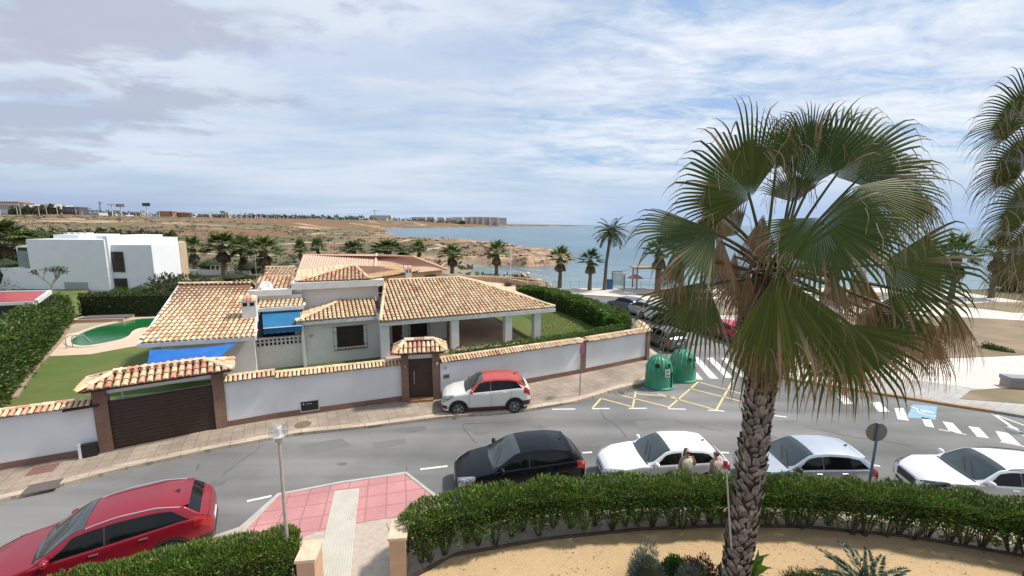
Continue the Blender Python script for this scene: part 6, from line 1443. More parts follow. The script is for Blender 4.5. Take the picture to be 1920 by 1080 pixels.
# fallen leaves, twigs and pebbles on the sand and the pavements
n_ = 1500; x = NR.uniform(-3, 15, n_); y = 7.5 + 5.0 * NR.rand(n_); z = np.where(y < 10.6, .137, .10); x2 = NR.uniform(-16, 8, 500); y2 = 12.6 + (x2 + 16) * .48 + NR.uniform(-1.0, 1.6, 500)
x = np.concatenate([x, x2]); y = np.concatenate([y, y2]); z = np.concatenate([z, np.full(500, .128)]); P = np.column_stack([x, y, z]); n_ = len(x)
Dn = NR.normal(0, 1, (n_, 3)) * [1, 1, .05]; S_ = np.tile([[0, 0, 1.0]], (n_, 1)); V, F, C = leaf_arrays(P, Dn, NR.uniform(.02, .09, n_), NR.uniform(.01, .03, n_), pick([(.16, .10, .05), (.22, .16, .09), (.10, .07, .04), (.30, .22, .13)], n_), side=S_, bend=0); tag(np_obj('fallen_leaves', V, F, C, leafd), kind='stuff')
# ================================================================== STREET FURNITURE
peach = mat('peach_stucco', (.52, .33, .21), (.46, .29, .185), 3, .9, .3, 50); cop = mat('stone_coping', (.66, .52, .37), (.55, .41, .28), 9, .85, .2, 40)
for px, py, lab, an in ((552, 1052, 'peach stucco gate post with stone top, left side of the path', 8), (727, 1010, 'peach stucco gate post with stone top, right side of the path', 6)):
    g = G(px, py, 1.25); t = thing('gate_post', lab, 'gate post', (g.x, g.y, .05), rad(an), 'peach posts at the garden path')
    MB().box(.02, .40, .03, .60, 0, 1.12).build('shaft', peach, t); MB().box(-.01, .44, -.01, .64, 1.12, 1.20).build('coping', cop, t, bevel=.008)
# globe street lamp
g = Vector((-5.2, 8.95, .05)); t = thing('street_lamp', 'slim globe lamp post beside the pink paving', 'street lamp', g)
mb = MB(); mb.tube([(0, 0, 0), (0, 0, 3.82)], [.045, .032], 12); mb.lathe([(.09, 0), (.09, .05), (.05, .35), (.045, .4)], 14); mb.lathe([(.04, 3.78), (.085, 3.82), (.085, 3.88), (.05, 3.9)], 14); mb.build('post', mat('beige_painted_steel', (.40, .34, .29), (.34, .29, .25), 6, .5), t)
mb = MB(); mb.lathe([(.06, 3.87)] + [(.205 * math.sin(a), 4.06 - .205 * math.cos(a)) for a in np.linspace(.35, PI - .02, 14)], 20, cap=False); gl_ = mb.build('globe', mat('clear_globe', (.9, .92, .92), None, rough=.08, trans=.93, alpha=.45, spec=.5), t, smooth=True)
mb = MB(); mb.lathe([(.03, 3.9), (.03, 4.0), (.05, 4.02), (.05, 4.12), (.02, 4.14)], 10); mb.lathe([(.12, 3.93), (.02, 3.95)], 12, cap=False); mb.build('bulb', trimw, t)
# round sign seen from behind, on a blue pole
g = Vector((11.05, 12.15, .1)); t = thing('road_sign', 'round road sign seen from behind on a blue pole', 'road sign', g, rad(-6))
MB().tube([(0, 0, 0), (0.06, 0, 2.72)], .038, 10).build('pole', mat('blue_steel', (.10, .17, .26), (.13, .2, .29), 5, .5, metal=.3), t)
M = Matrix.Translation((.05, .05, 2.42)) @ Matrix.Rotation(rad(90), 4, 'X'); mb = MB(); mb.lathe([(.01, -.012), (.28, -.012), (.30, 0), (.30, .012), (.28, .006), (.01, .006)], 28, M=M); mb.build('disc', mat('sign_back', (.30, .26, .22), (.25, .21, .18), 4, .6, metal=.4), t)
# no parking sign
g = G(1087, 741, .12); t = thing('no_parking_sign', 'round red and blue no parking sign on a thin grey pole', 'road sign', (g.x, g.y, .12), rad(58))
MB().tube([(0, 0, 0), (0, 0, 2.75)], .03, 8).build('pole', steel, t); M = Matrix.Translation((0, -.045, 2.42)) @ Matrix.Rotation(rad(90), 4, 'X')
mb = MB(); mb.lathe([(.01, 0), (.30, 0), (.30, .015), (.01, .015)], 26, M=M); mb.build('disc', mat('sign_red', (.34, .02, .035), None, rough=.4), t); mb = MB(); mb.lathe([(.01, .016), (.215, .016), (.215, .019), (.01, .019)], 24, M=M); mb.build('face', mat('sign_blue', (.05, .07, .20), None, rough=.4), t)
mb = MB(); mb.beam(M @ Vector((-.16, .16, .021)), M @ Vector((.16, -.16, .021)), .055, .006, z_up=Vector((0, -1, 0))); mb.build('stroke', mat('sign_red', (.3, .02, .03)), t)
# glass recycling bins
grb = mat('green_fibreglass', (.035, .24, .13), (.028, .19, .10), 2, .45, .05, c3=(.06, .30, .18), scale3=.8); grd = mat('dark_green_base', (.03, .2, .11), (.05, .26, .16), 5, .5)
def igloo(label, x, y, rz):
    t = thing('recycling_bin', label, 'recycling bin', (x, y, .0), rz, 'green bottle banks at the corner')
    mb = MB(); prof = [(.74, .06), (.73, .1), (.72, .5), (.70, .9), (.66, 1.15), (.56, 1.40), (.42, 1.58), (.22, 1.70), (.02, 1.74)]
    mb.lathe(prof, 32); mb.lathe([(.70, 0), (.80, .02), (.80, .09), (.73, .12)], 32)
    mb.build('body', grb, t, smooth=True, angle=35)
    mb = MB()
    for i in range(16):
        a = 2 * PI * i / 16; d = Vector((math.cos(a), math.sin(a), 0)); pts = [d * (r_ + .005) + Vector((0, 0, z)) for r_, z in ((.70, .98), (.66, 1.15), (.56, 1.40), (.42, 1.58), (.22, 1.71))]; mb.tube(pts, .028, 5)
    mb.build('ribs', mat('light_green_rib', (.10, .42, .26), (.08, .34, .2), 4, .5), t)
    for a in (-118, -62, 60):
        d = Vector((math.cos(rad(a)), math.sin(rad(a)), 0)); M = Matrix.Translation(d * .63 + Vector((0, 0, 1.3))) @ Vector((0, 0, 1)).rotation_difference(Vector((d.x, d.y, .35))).to_matrix().to_4x4()
        mb = MB(); mb.lathe([(.17, -.06), (.17, .02), (.13, .035), (.12, -.02)], 18, M=M, cap=False); o = mb.build('opening', grb, t); mb = MB(); mb.lathe([(.01, .0), (.125, .0), (.125, .004), (.01, .004)], 16, M=M); mb.build('hole', darkin, o)
    mb = MB(); mb.tube([(-.12, 0, 1.7), (-.12, 0, 1.86), (0, 0, 1.93), (.12, 0, 1.86), (.12, 0, 1.7)], .025, 6); mb.build('lifting_hook', steel, t)
    d = Vector((math.cos(rad(-74)), math.sin(rad(-74)), 0)); s_ = Vector((-d.y, d.x, 0)); c_ = d * .735 + Vector((0, 0, .95)); mb = MB(); mb.quad(c_ - s_ * .15 - Vector((0, 0, .22)), c_ + s_ * .15 - Vector((0, 0, .22)), c_ * 1 + s_ * .15 + Vector((0, 0, .22)) - d * .02, c_ - s_ * .15 + Vector((0, 0, .22)) - d * .02); o = mb.build('sticker', trimw, t)
    mb = MB(); c_ = c_ + d * .006
    for k, (a_, b_, z_, h_) in enumerate(((-.1, .1, .10, .05), (-.1, -.02, -.12, .09), (.03, .11, -.12, .09), (-.1, .05, .0, .03))): mb.quad(c_ + s_ * a_ + Vector((0, 0, z_ - h_ / 2)), c_ + s_ * b_ + Vector((0, 0, z_ - h_ / 2)), c_ + s_ * b_ + Vector((0, 0, z_ + h_ / 2)), c_ + s_ * a_ + Vector((0, 0, z_ + h_ / 2)))
    mb.build('print', mat('dark_ink', (.05, .05, .06), None), o)
    d = Vector((math.cos(rad(-48)), math.sin(rad(-48)), 0)); s_ = Vector((-d.y, d.x, 0)); MB().box(-.03, .03, -.03, .03, 0, .95, M=Matrix.Translation(d * .74)).build('strap', mat('dark_strap', (.02, .05, .035), None), t)
igloo('green bottle bank in front, with the white sticker', 8.05, 22.35, 0)
igloo('green bottle bank behind and right of the front one', 9.75, 23.45, rad(40))
# ================================================================== PEOPLE (standing on the pavement behind the hedge)
skin = mat('skin', (.42, .24, .17), (.38, .21, .15), 8, .6); hair = mat('brown_hair', (.05, .025, .015), (.08, .04, .02), 30, .6)
def skinned(name, joints, edges, m, parent, sub=2):
    me = bpy.data.meshes.new(name); me.from_pydata([j[0] for j in joints], edges, []); o = bpy.data.objects.new(name, me); COL.objects.link(o)
    md = o.modifiers.new('skin', 'SKIN'); sv = me.skin_vertices[0].data
    for i, j in enumerate(joints): r_ = j[1]; sv[i].radius = r_ if isinstance(r_, tuple) else (r_, r_)
    sv[0].use_root = True; o.modifiers.new('sub', 'SUBSURF').levels = sub; dg = bpy.context.evaluated_depsgraph_get(); nm = bpy.data.meshes.new_from_object(o.evaluated_get(dg)); bpy.data.objects.remove(o)
    o = bpy.data.objects.new(name, nm); COL.objects.link(o); nm.materials.clear(); nm.materials.append(m); nm.polygons.foreach_set('use_smooth', [True] * len(nm.polygons)); setparent(o, parent); return o
def person(label, x, y, rz, s, topm, arm_up=False, glasses=False, hairm=hair, back=False):
    """faces local -y"""
    t = thing('person', label, 'person', (x, y, .094), rz); t.scale = (s, s, s)
    J = [((0, 0, .95), (.13, .10)), ((0, .01, 1.15), (.115, .085)), ((0, .01, 1.35), (.15, .10)), ((0, .01, 1.46), (.07, .06)), ((0, 0, 1.52), (.05, .05)), ((0, -.01, 1.60), (.075, .09)), ((0, -.005, 1.70), (.068, .085)),
         ((.16, .01, 1.40), (.055, .055)), ((-.16, .01, 1.40), (.055, .055)), ((.09, 0, .88), (.095, .095)), ((-.09, 0, .88), (.095, .095)), ((.09, -.01, .48), (.058, .058)), ((-.09, -.01, .48), (.058, .058)), ((.09, .01, .09), (.038, .038)), ((-.09, .01, .09), (.038, .038)), ((.09, -.13, .03), (.035, .03)), ((-.09, -.13, .03), (.035, .03))]
    if arm_up: J += [((.24, -.05, 1.16), (.042, .042)), ((.14, -.22, 1.38), (.032, .032)), ((.10, -.19, 1.48), (.025, .032))]
    else: J += [((.21, .03, 1.14), (.042, .042)), ((.22, -.03, .90), (.032, .032)), ((.22, -.05, .82), (.022, .036))]
    J += [((-.22, .03, 1.14), (.042, .042)), ((-.24, -.05, .90), (.032, .032)), ((-.24, -.07, .82), (.022, .036))]
    E_ = [(0, 1), (1, 2), (2, 3), (3, 4), (4, 5), (5, 6), (2, 7), (2, 8), (0, 9), (0, 10), (9, 11), (10, 12), (11, 13), (12, 14), (13, 15), (14, 16), (7, 17), (17, 18), (18, 19), (8, 20), (20, 21), (21, 22)]
    for hand, (dx) in ((19, 1), (22, -1)):   # five fingers each
        h = Vector(J[hand][0]); up_ = Vector((0, .2, 1)).normalized() if (hand == 19 and arm_up) else Vector((0, -.2, -1)).normalized()
        for k in range(4): a = len(J); J.append((tuple(h + up_ * .035 + Vector((0, (k - 1.5) * .018, 0))), (.009, .009))); J.append((tuple(h + up_ * (.085 + .008 * (1.5 - abs(k - 1.3))) + Vector((-.012 * dx, (k - 1.5) * .019, 0))), (.007, .007))); E_ += [(hand, a), (a, a + 1)]
        a = len(J); J.append((tuple(h + Vector((0, -.04, 0)) + up_ * .02), (.01, .01))); E_.append((hand, a))
    b_ = skinned('body', J, E_, skin, t)
    mb = MB(); mb.lathe([(.02, 0), (.012, .03)], 6, M=Matrix.Translation((0, -.1, 1.59)) @ Matrix.Rotation(rad(-60), 4, 'X')); mb.build('nose', skin, t)
    mb = MB(); mb.box(-.025, .025, -.093, -.085, 1.555, 1.563); mb.build('mouth', mat('lips', (.3, .09, .08)), t)
    for sg in (1, -1):
        mb = MB(); mb.lathe([(.001, -.02), (.02, -.01), (.02, .01), (.001, .02)], 8, M=Matrix.Translation((sg * .076, 0, 1.61)) @ Matrix.Diagonal((.5, 1, 1.4, 1))); mb.build('ear', skin, t)
        mb = MB(); mb.lathe([(.001, -.008), (.008, 0), (.001, .008)], 8, M=Matrix.Translation((sg * .03, -.086, 1.625))); mb.build('eye', darkin, t)
    hj = [((0, .03, 1.715), (.088, .09)), ((0, .055, 1.62), (.088, .07)), ((0, .075, 1.50), (.085, .05)), ((0, .08, 1.36), (.06, .035))] if not back else [((0, .03, 1.715), (.088, .09)), ((0, .06, 1.64), (.08, .065)), ((0, .1, 1.58), (.04, .04))]
    skinned('hair', hj, [(i, i + 1) for i in range(len(hj) - 1)], hairm, t)
    if glasses:
        mb = MB(); mb.box(-.068, -.008, -.104, -.094, 1.605, 1.645); mb.box(.008, .068, -.104, -.094, 1.605, 1.645); mb.box(-.075, .075, -.1, -.093, 1.638, 1.648); mb.build('sunglasses', glassc, t)
    tj = [((0, 0, .93), (.18, .15)), ((0, .01, 1.15), (.17, .14)), ((0, .01, 1.36), (.20, .155)), ((.17, .01, 1.38), (.085, .085)), ((-.17, .01, 1.38), (.085, .085))]
    skinned('top', tj, [(0, 1), (1, 2), (2, 3), (2, 4)], topm, t)
    skinned('trousers', [((0, 0, .93), (.14, .115)), ((.09, 0, .86), (.11, .11)), ((-.09, 0, .86), (.11, .11)), ((.09, -.01, .5), (.075, .075)), ((-.09, -.01, .5), (.075, .075)), ((.09, 0, .14), (.06, .06)), ((-.09, 0, .14), (.06, .06))], [(0, 1), (0, 2), (1, 3), (2, 4), (3, 5), (4, 6)], mat('denim', (.05, .08, .16), (.07, .1, .19), 20, .9), t)
    return t
person('dark haired woman in sunglasses and cream top, one hand raised, behind the hedge', 5.5, 12.42, rad(12), 1.0, mat('cream_cloth', (.72, .68, .48), (.66, .62, .44), 6, .9), arm_up=True, glasses=True)
person('brown haired person turned away, just left of the palm trunk behind the hedge', 6.42, 12.45, rad(200), .95, mat('pink_cloth', (.55, .42, .38), None, rough=.9), hairm=mat('auburn_hair', (.13, .06, .04), (.17, .09, .05), 30, .6), back=True)
# ================================================================== NEIGHBOURING BUILDINGS
ww = mat('modern_white_render', (.74, .76, .77), (.70, .72, .735), .7, .85, .1, 30)
b0 = D(207, 545, 54); wh = thing('white_house', 'white cubic modern house with tall dark windows behind the hedge', 'house', (b0.x, b0.y, 0))
mb = MB(); xl = D(48, 449, 54).x; xr = D(194, 449, 54).x; zt = D(120, 449, 54).z
mb.box(xl, xr, 54, 66, -.5, zt); mb.box(D(-60, 520, 52).x, xl - .02, 54.05, 60, -.5, D(20, 503, 54).z); mb.build('wall', ww, wh, world=True)
MB().box(xr - .3, D(205, 500, 54.4).x + .3, 54.25, 57.9, -.5, D(240, 447, 55).z + .25).build('wall', ww, wh, world=True)
x1 = D(205, 500, 54.4).x; x2 = D(283, 458, 55).x; z2 = D(240, 459, 55).z; q1 = D(335, 457, 60); q2 = D(349, 457, 61)
mb = MB(); mb.prism([(x1, 54.6), (x2, 55), (q1.x, 60), (q1.x - 3.2, 64), (x1, 64)], -.5, z2); mb.build('wall', ww, wh, world=True)
MB().prism([(q1.x + .03, 60.03), (q2.x, 61), (q2.x - 3.2, 64.5), (q1.x - 3.1, 64)], -.5, z2 + .1).build('wall', mat('beige_stone_wall', (.55, .42, .28), (.5, .37, .24), 3, .9), wh, world=True)
mb = MB(); z3 = D(150, 441, 58).z; mb.box(D(115, 445, 58).x, D(162, 445, 58).x, 57, 63, zt, zt + .5); mb.box(D(193, 443, 58).x, D(237, 443, 58).x, 57, 64, z2, D(200, 443, 57).z + .1); mb.box(D(225, 443, 58).x, D(249, 443, 58).x, 57, 64, z2, D(230, 452, 57).z + .1)
for k in range(4): mb.box(D(120 + 12 * k, 445, 60).x, D(128 + 12 * k, 445, 60).x, 60, 61, zt, zt + .7)
mb.build('roof_parapet', ww, wh, world=True)
def wwin(xa, ya, xb, yb, Y, m=glassd):
    a, b_ = D(xa, ya, Y), D(xb, yb, Y); o = MB().box(a.x, b_.x, Y - .02, Y + .3, b_.z, a.z).build('window', m, wh, world=True)
    fr_ = MB()
    for xx in (a.x, a.x * .68 + b_.x * .32, b_.x - .06): fr_.box(xx, xx + .06, Y - .05, Y - .025, b_.z, a.z)
    fr_.box(a.x, b_.x, Y - .05, Y - .025, a.z - .06, a.z); fr_.build('frame', steel, o, world=True)
wwin(207, 472, 233, 510, 54.55); wwin(213, 522, 238, 546, 54.5); wwin(120, 529, 168, 560, 53.97, mat('grey_garage', (.34, .34, .34), None))
a, b_ = D(27, 472, 53.9), D(54, 501, 53.9); MB().box(a.x - .3, xl, 54.4, 58, b_.z - .05, a.z + .7).build('side_block', ww, wh, world=True); MB().box(a.x, b_.x - .1, 54.1, 54.2, b_.z, a.z + .1).build('glass_rail', mat('teal_glass', (.12, .2, .2), (.2, .28, .28), .5, .1), wh, world=True); MB().box(a.x, b_.x - .1, 54.3, 54.35, a.z + .1, a.z + .5).build('window', glassd, wh, world=True)
mb = MB(); c_ = D(216, 452, 57); M = Matrix.Translation((c_.x, 56, c_.z)) @ Matrix.Rotation(rad(75), 4, 'X')
mb.lathe([(.5, 0), (.55, .03), (.6, 0), (.55, -.03)], 20, M=M, cap=False); mb.tube([(c_.x, 56, z2 - .2), (c_.x, 56, c_.z)], .04, 6); mb.build('roof_dish', trimw, wh, world=True)
# red corrugated carport roof, far left
e0, e1 = G(-60, 571, 2.6), G(66, 566, 2.6); r0, r1 = G(-60, 549, 3.1), G(92, 547, 3.1); t = thing('carport', 'open carport with a red corrugated roof and white edge at the far left', 'carport', (e1.x, e1.y, 0))
mb = MB(); n_ = 44
for i in range(n_):
    u0, u1, um = i / n_, (i + 1) / n_, (i + .5) / n_; up_ = Vector((0, 0, .10))
    a, b_, c_, d_ = e0.lerp(e1, u0), e0.lerp(e1, um) + up_, r0.lerp(r1, um) + up_, r0.lerp(r1, u0); mb.quad(a, b_, c_, d_); a, c2 = e0.lerp(e1, u1), r0.lerp(r1, u1); mb.quad(b_, a, c2, c_)
mb.build('roof', mat('red_sheet', (.38, .10, .11), (.33, .085, .095), 1, .6), t, world=True)
mb = MB(); mb.beam(e0 - Vector((0, .1, .05)), e1 - Vector((0, .1, .05)), .12, .22); mb.beam(e1 + Vector((.1, 0, 0)), r1 + Vector((.1, 0, 0)), .2, .3); mb.beam(r0, r1, .2, .2); mb.build('fascia', trimw, t, world=True)
mb = MB(); mb.beam((e1.x, e1.y, 0), (e1.x, e1.y, 2.5), .18, .18); mb.beam((e1.x - 6, e1.y, 0), (e1.x - 6, e1.y, 2.5), .18, .18); mb.build('post', trimw, t, world=True)
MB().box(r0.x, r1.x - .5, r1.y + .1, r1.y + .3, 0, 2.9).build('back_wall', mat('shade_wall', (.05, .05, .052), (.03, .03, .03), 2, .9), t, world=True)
struct(MB().sheet([(e0.x - 5, e0.y - 10), (e1.x + .5, e1.y - 9), (e1.x + 3, e1.y + 5), (e0.x - 5, e0.y + 5)], .125).build('yard', mat('yard_gravel', (.40, .33, .20), (.30, .26, .2), .4, .95)))
struct(MB().sheet(P2([(-40, 680), (-40, 600), (48, 604), (-10, 660)], .1), .13).build('path', mat('yard_path', (.45, .38, .29), None, rough=.95)))
# beige tiled house behind the villa
tilef = brick_mat('flat_beige_tiles', (.62, .44, .33), (.58, .40, .30), (.40, .26, .2), 4.0, .30, .045, rot=rad(90 - 4), off=0, nstr=.12)
h2 = thing('tiled_house', 'low house with smooth beige pink tiled roofs behind the villa', 'house', G(700, 518, 3).to_2d().to_3d())
A1, A2, A3 = G(553, 519, 3.0), G(701, 519, 3.0), G(838, 506, 3.0); R1_, R2_, R3_ = G(568, 478, 4.85), G(705, 478, 4.85), G(773, 481, 4.85)
B2_ = G(740, 513, 3.0)
mb = MB()
def ribbed(a, b_, c_, d_, n):
    for i in range(n):
        u0, u1, um = i / n, (i + 1) / n, (i + .55) / n; up_ = Vector((0, 0, .09)); mb.quad(a.lerp(b_, u0), a.lerp(b_, um) + up_, d_.lerp(c_, um) + up_, d_.lerp(c_, u0)); mb.quad(a.lerp(b_, um) + up_, a.lerp(b_, u1), d_.lerp(c_, u1), d_.lerp(c_, um) + up_)
ribbed(A1, A2, R2_, R1_, 30); ribbed(A2 + Vector((.1, .3, -.05)), A3, R3_, R2_ + Vector((.1, 0, -.08)), 30)
bk1, bk3 = R1_ + (R1_ - A1), R3_ + Vector((1, 8, -1.8)); bk1.z = 3; bk3.z = 3; mb.quad(R1_, R3_, bk3, bk1); mb.add([A3, bk3, R3_], [(0, 1, 2)])
mb.build('roof', mat('beige_roof_tile', (.64, .42, .31), (.58, .37, .27), 1.2, .85, .2, 20), h2, world=True)
mb = MB(); mb.tube([A2 + Vector((.05, 0, .1)), R2_ + Vector((.05, 0, .1))], .16, 6); mb.tube([A3 + Vector((0, 0, .08)), R3_ + Vector((0, 0, .05))], .14, 6); mb.tube([R1_, R2_], .12, 6); mb.tube([R2_, R3_], .12, 6); mb.build('ridge', mat('ridge_tile_pale', (.66, .47, .34), (.6, .4, .3), 3, .85), h2, world=True)
mb = MB(); mb.prism([(A1.x + .3, A1.y + .4), (A2.x, A2.y + .4), (A3.x - .7, A3.y + .5), (bk3.x - .5, bk3.y - .5), (bk1.x + .3, bk1.y - .4)], 0, 2.93); mb.build('wall', mat('yellow_render', (.66, .50, .28), (.6, .45, .25), 2, .9), h2, world=True)
a, b_ = A2.lerp(A3, .70), A2.lerp(A3, .85); MB().beam(a + Vector((-.3, .42, -.75)), b_ + Vector((-.3, .42, -.75)), .1, .5).build('window', glassd, h2, world=True)
# white terraces and low walls of the plots behind
for i, (xa, xb, y, h_) in enumerate(((352, 420, 516, .9), (430, 470, 514, .6), (500, 548, 522, .8))):
    a, b_ = G(xa, y, 0), G(xb, y, 0); tag(MB().box(a.x, b_.x, a.y, a.y + .4, 0, h_).build('terrace_wall', ww, recenter=True), ('long low white garden wall right of the white house', 'short low white wall between two fan palms', 'low white wall left of the beige tiled house')[i], 'wall', 'low white walls behind the villa')
a = G(395, 508, 0); t = thing('terrace_rail', 'white railing above the low white garden wall', 'railing', (a.x, a.y, 0)); mb = MB()
for k in range(14): mb.box(k * .8, k * .8 + .06, 0, .06, 0, 1)
mb.box(0, 10.5, 0, .06, .95, 1.02); mb.build('rail', trimw, t)
# ================================================================== SEAFRONT
t = thing('railing', 'thin metal railing along the seafront between the palms', 'railing', (5.6, 57.8, 0)); mb = MB(); xs_ = np.arange(0, 34, 1.2)
for x in xs_: mb.tube([(x, 0, 0), (x, 0, 1.0)], .025, 5)
mb.tube([(0, 0, 1.0), (33.6, 0, 1.0)], .025, 5); mb.tube([(0, 0, .5), (33.6, 0, .5)], .015, 5); mb.build('rail', mat('galvanised', (.38, .4, .4), None, rough=.5, metal=.5), t)
sw = [G(x, y, .9) for x, y in ((870, 517), (905, 517), (945, 519), (985, 526), (1015, 534), (1036, 541))]; mb = MB()
for a, b_ in zip(sw, sw[1:]): mb.beam((a.x, a.y, -.6), (b_.x, b_.y, -.6), .5, 2.8)
tag(mb.build('sea_wall', mat('orange_stone', (.50, .33, .20), (.42, .26, .15), 1.2, .9, .4, 8), recenter=True), 'curved orange stone sea wall above the cove', 'sea wall')
pf = [G(x, y, .15) for x, y in ((870, 527), (940, 529), (985, 533), (1022, 540), (1035, 548))]; mb = MB(); mb.sheet([(p.x, p.y) for p in [G(860, 520, .1), G(945, 520, .1), G(1000, 530, .1), G(1038, 543, .1), G(1045, 552, .1), G(985, 550, .1), G(860, 540, .1)]], .07); struct(mb.build('promenade', mat('pink_promenade', (.60, .42, .33), (.54, .38, .3), 1, .9)))
t = thing('railing', 'pale balustrade along the pinkish promenade right of the villa roof', 'railing', (pf[0].x, pf[0].y, 0)); mb = MB()
for a, b_ in zip(pf, pf[1:]):
    n_ = max(2, int((b_ - a).length / .35))
    for k in range(n_): p = a.lerp(b_, k / n_); mb.box(p.x - .04, p.x + .04, p.y - .04, p.y + .04, .1, 1.0)
    mb.beam((a.x, a.y, 1.03), (b_.x, b_.y, 1.03), .14, .08)
mb.build('balustrade', mat('cream_balustrade', (.66, .55, .42), None, rough=.9), t, world=True)
def lamp_post(label, px, pyb, pyt, group='globe lamps on the seafront', arm=False):
    b_ = G(px, pyb, .1); z = D(px, pyt, b_.y).z; t = thing('street_lamp', label, 'street lamp', (b_.x, b_.y, .1), 0, group); MB().tube([(0, 0, 0), (0, 0, z - .3)], .06, 8).build('post', mat('far_post', (.3, .3, .3)) if arm else trimw, t)
    mb = MB(); mb.lathe([(.05, z - .45), (.2, z - .35), (.26, z - .2), (.2, z - .03), (.02, z + .03)], 12); mb.build('globe', trimw, t, smooth=True)
lamp_post('white globe lamp on the pinkish promenade', 989, 551, 512); lamp_post('thin dark globe lamp near the blue bin on the plaza', 1168, 548, 511, arm=True); lamp_post('globe lamp between palm fronds on the plaza', 1345, 640, 566, arm=True)
b_ = G(957, 532, .1); z = D(957, 462, b_.y).z; tag(MB().tube([(b_.x, b_.y, 0), (b_.x, b_.y, z)], .07, 8).build('flag_mast', trimw, recenter=True), 'tall plain white mast beside the cove', 'mast')
mb = MB(); a = G(1165, 541, .1); 
def seaobj(name, label, cat, fn, px, py):
    b_ = G(px, py, .1); t = thing(name, label, cat, (b_.x, b_.y, .11)); fn(t); return t
seaobj('litter_bin', 'blue bin beside the seafront railing', 'bin', lambda t: (MB().box(-.35, .35, -.35, .35, 0, 1.2).build('body', mat('bin_blue', (.03, .14, .28)), t, bevel=.04), MB().box(-.38, .38, -.38, .38, 1.2, 1.32).build('lid', mat('bin_lid', (.02, .1, .2)), t, bevel=.03)), 1143, 542)
def frame(t):
    mb = MB(); mb.box(-.9, -.8, 0, .1, 0, 2.4); mb.box(.8, .9, 0, .1, 0, 2.4); mb.box(-.9, .9, 0, .1, 2.3, 2.4); mb.build('posts', mat('dark_steel', (.06, .06, .065)), t); MB().box(-.75, .75, .02, .08, .5, 2.2).build('panel', mat('pale_panel', (.6, .66, .62), (.4, .5, .45), 1), t)
seaobj('information_frame', 'dark framed information board by the sea, left of the lamp', 'notice board', frame, 1159, 542)
def pergola(t):
    mb = MB()
    for x in (-1.6, 1.6):
        for y in (0, 2): mb.box(x - .08, x + .08, y, y + .16, 0, 2.8)
    mb.build('posts', mat('beach_wood', (.35, .25, .16)), t); MB().box(-2, 2, -.4, 2.6, 2.8, 2.95).build('canopy', mat('thatch', (.40, .30, .19), (.3, .22, .14), 6, .95), t)
seaobj('beach_shelter', 'small thatched shelter on the seafront behind palm leaves', 'shelter', pergola, 1216, 543)
def board(t):
    mb = MB(); mb.box(-1.0, -.9, 0, .1, 0, 3); mb.box(.9, 1.0, 0, .1, 0, 3); mb.build('posts', mat('dark_steel', (.06, .06, .065)), t); MB().box(-1, 1, 0, .1, 1.9, 3).build('panel', mat('grey_panel', (.3, .33, .35)), t)
seaobj('sign_board', 'grey sign board on two dark legs, right part of the seafront', 'sign', board, 1264, 545)
def shade(t):
    MB().tube([(0, 0, 0), (0, 0, 2)], .04, 6).build('pole', trimw, t); mb = MB(); mb.lathe([(1.1, 1.55), (.6, 1.85), (.03, 2.1)], 10, cap=False); mb.build('canopy', mat('red_cloth', (.42, .12, .09), (.5, .35, .28), 1.5), t)
seaobj('beach_umbrella', 'small red sunshade by the seafront', 'umbrella', shade, 1190, 543)
def pers_dark(t): pass
b_ = G(1900, 730, .1); t = thing('stone_bench', 'grey stone block bench on the white paving at the right edge', 'bench', (b_.x + .5, b_.y + .3, .1), rad(-10)); MB().box(-.55, .9, -.3, .3, 0, .40).build('base', mat('bench_base', (.33, .25, .22)), t); MB().box(-.6, .95, -.35, .35, .40, .62).build('seat', mat('bench_grey', (.24, .25, .26)), t, bevel=.02)
# lamp arm reaching in at the right edge
g = D(1897, 812, 15.5); t = thing('street_lamp', 'white lamp head on an arm entering at the right edge', 'street lamp', (g.x + 2.2, g.y, .1)); MB().tube([(0, 0, 0), (0, 0, g.z - .75), (-.4, 0, g.z - .55), (-2.1, 0, g.z)], .05, 8).build('post', steel, t)
mb = MB(); mb.lathe([(.03, -.12), (.15, -.08), (.2, .02), (.14, .12), (.03, .16)], 14, M=Matrix.Translation((-2.2, 0, g.z))); mb.build('lamp_head', trimw, t, smooth=True)
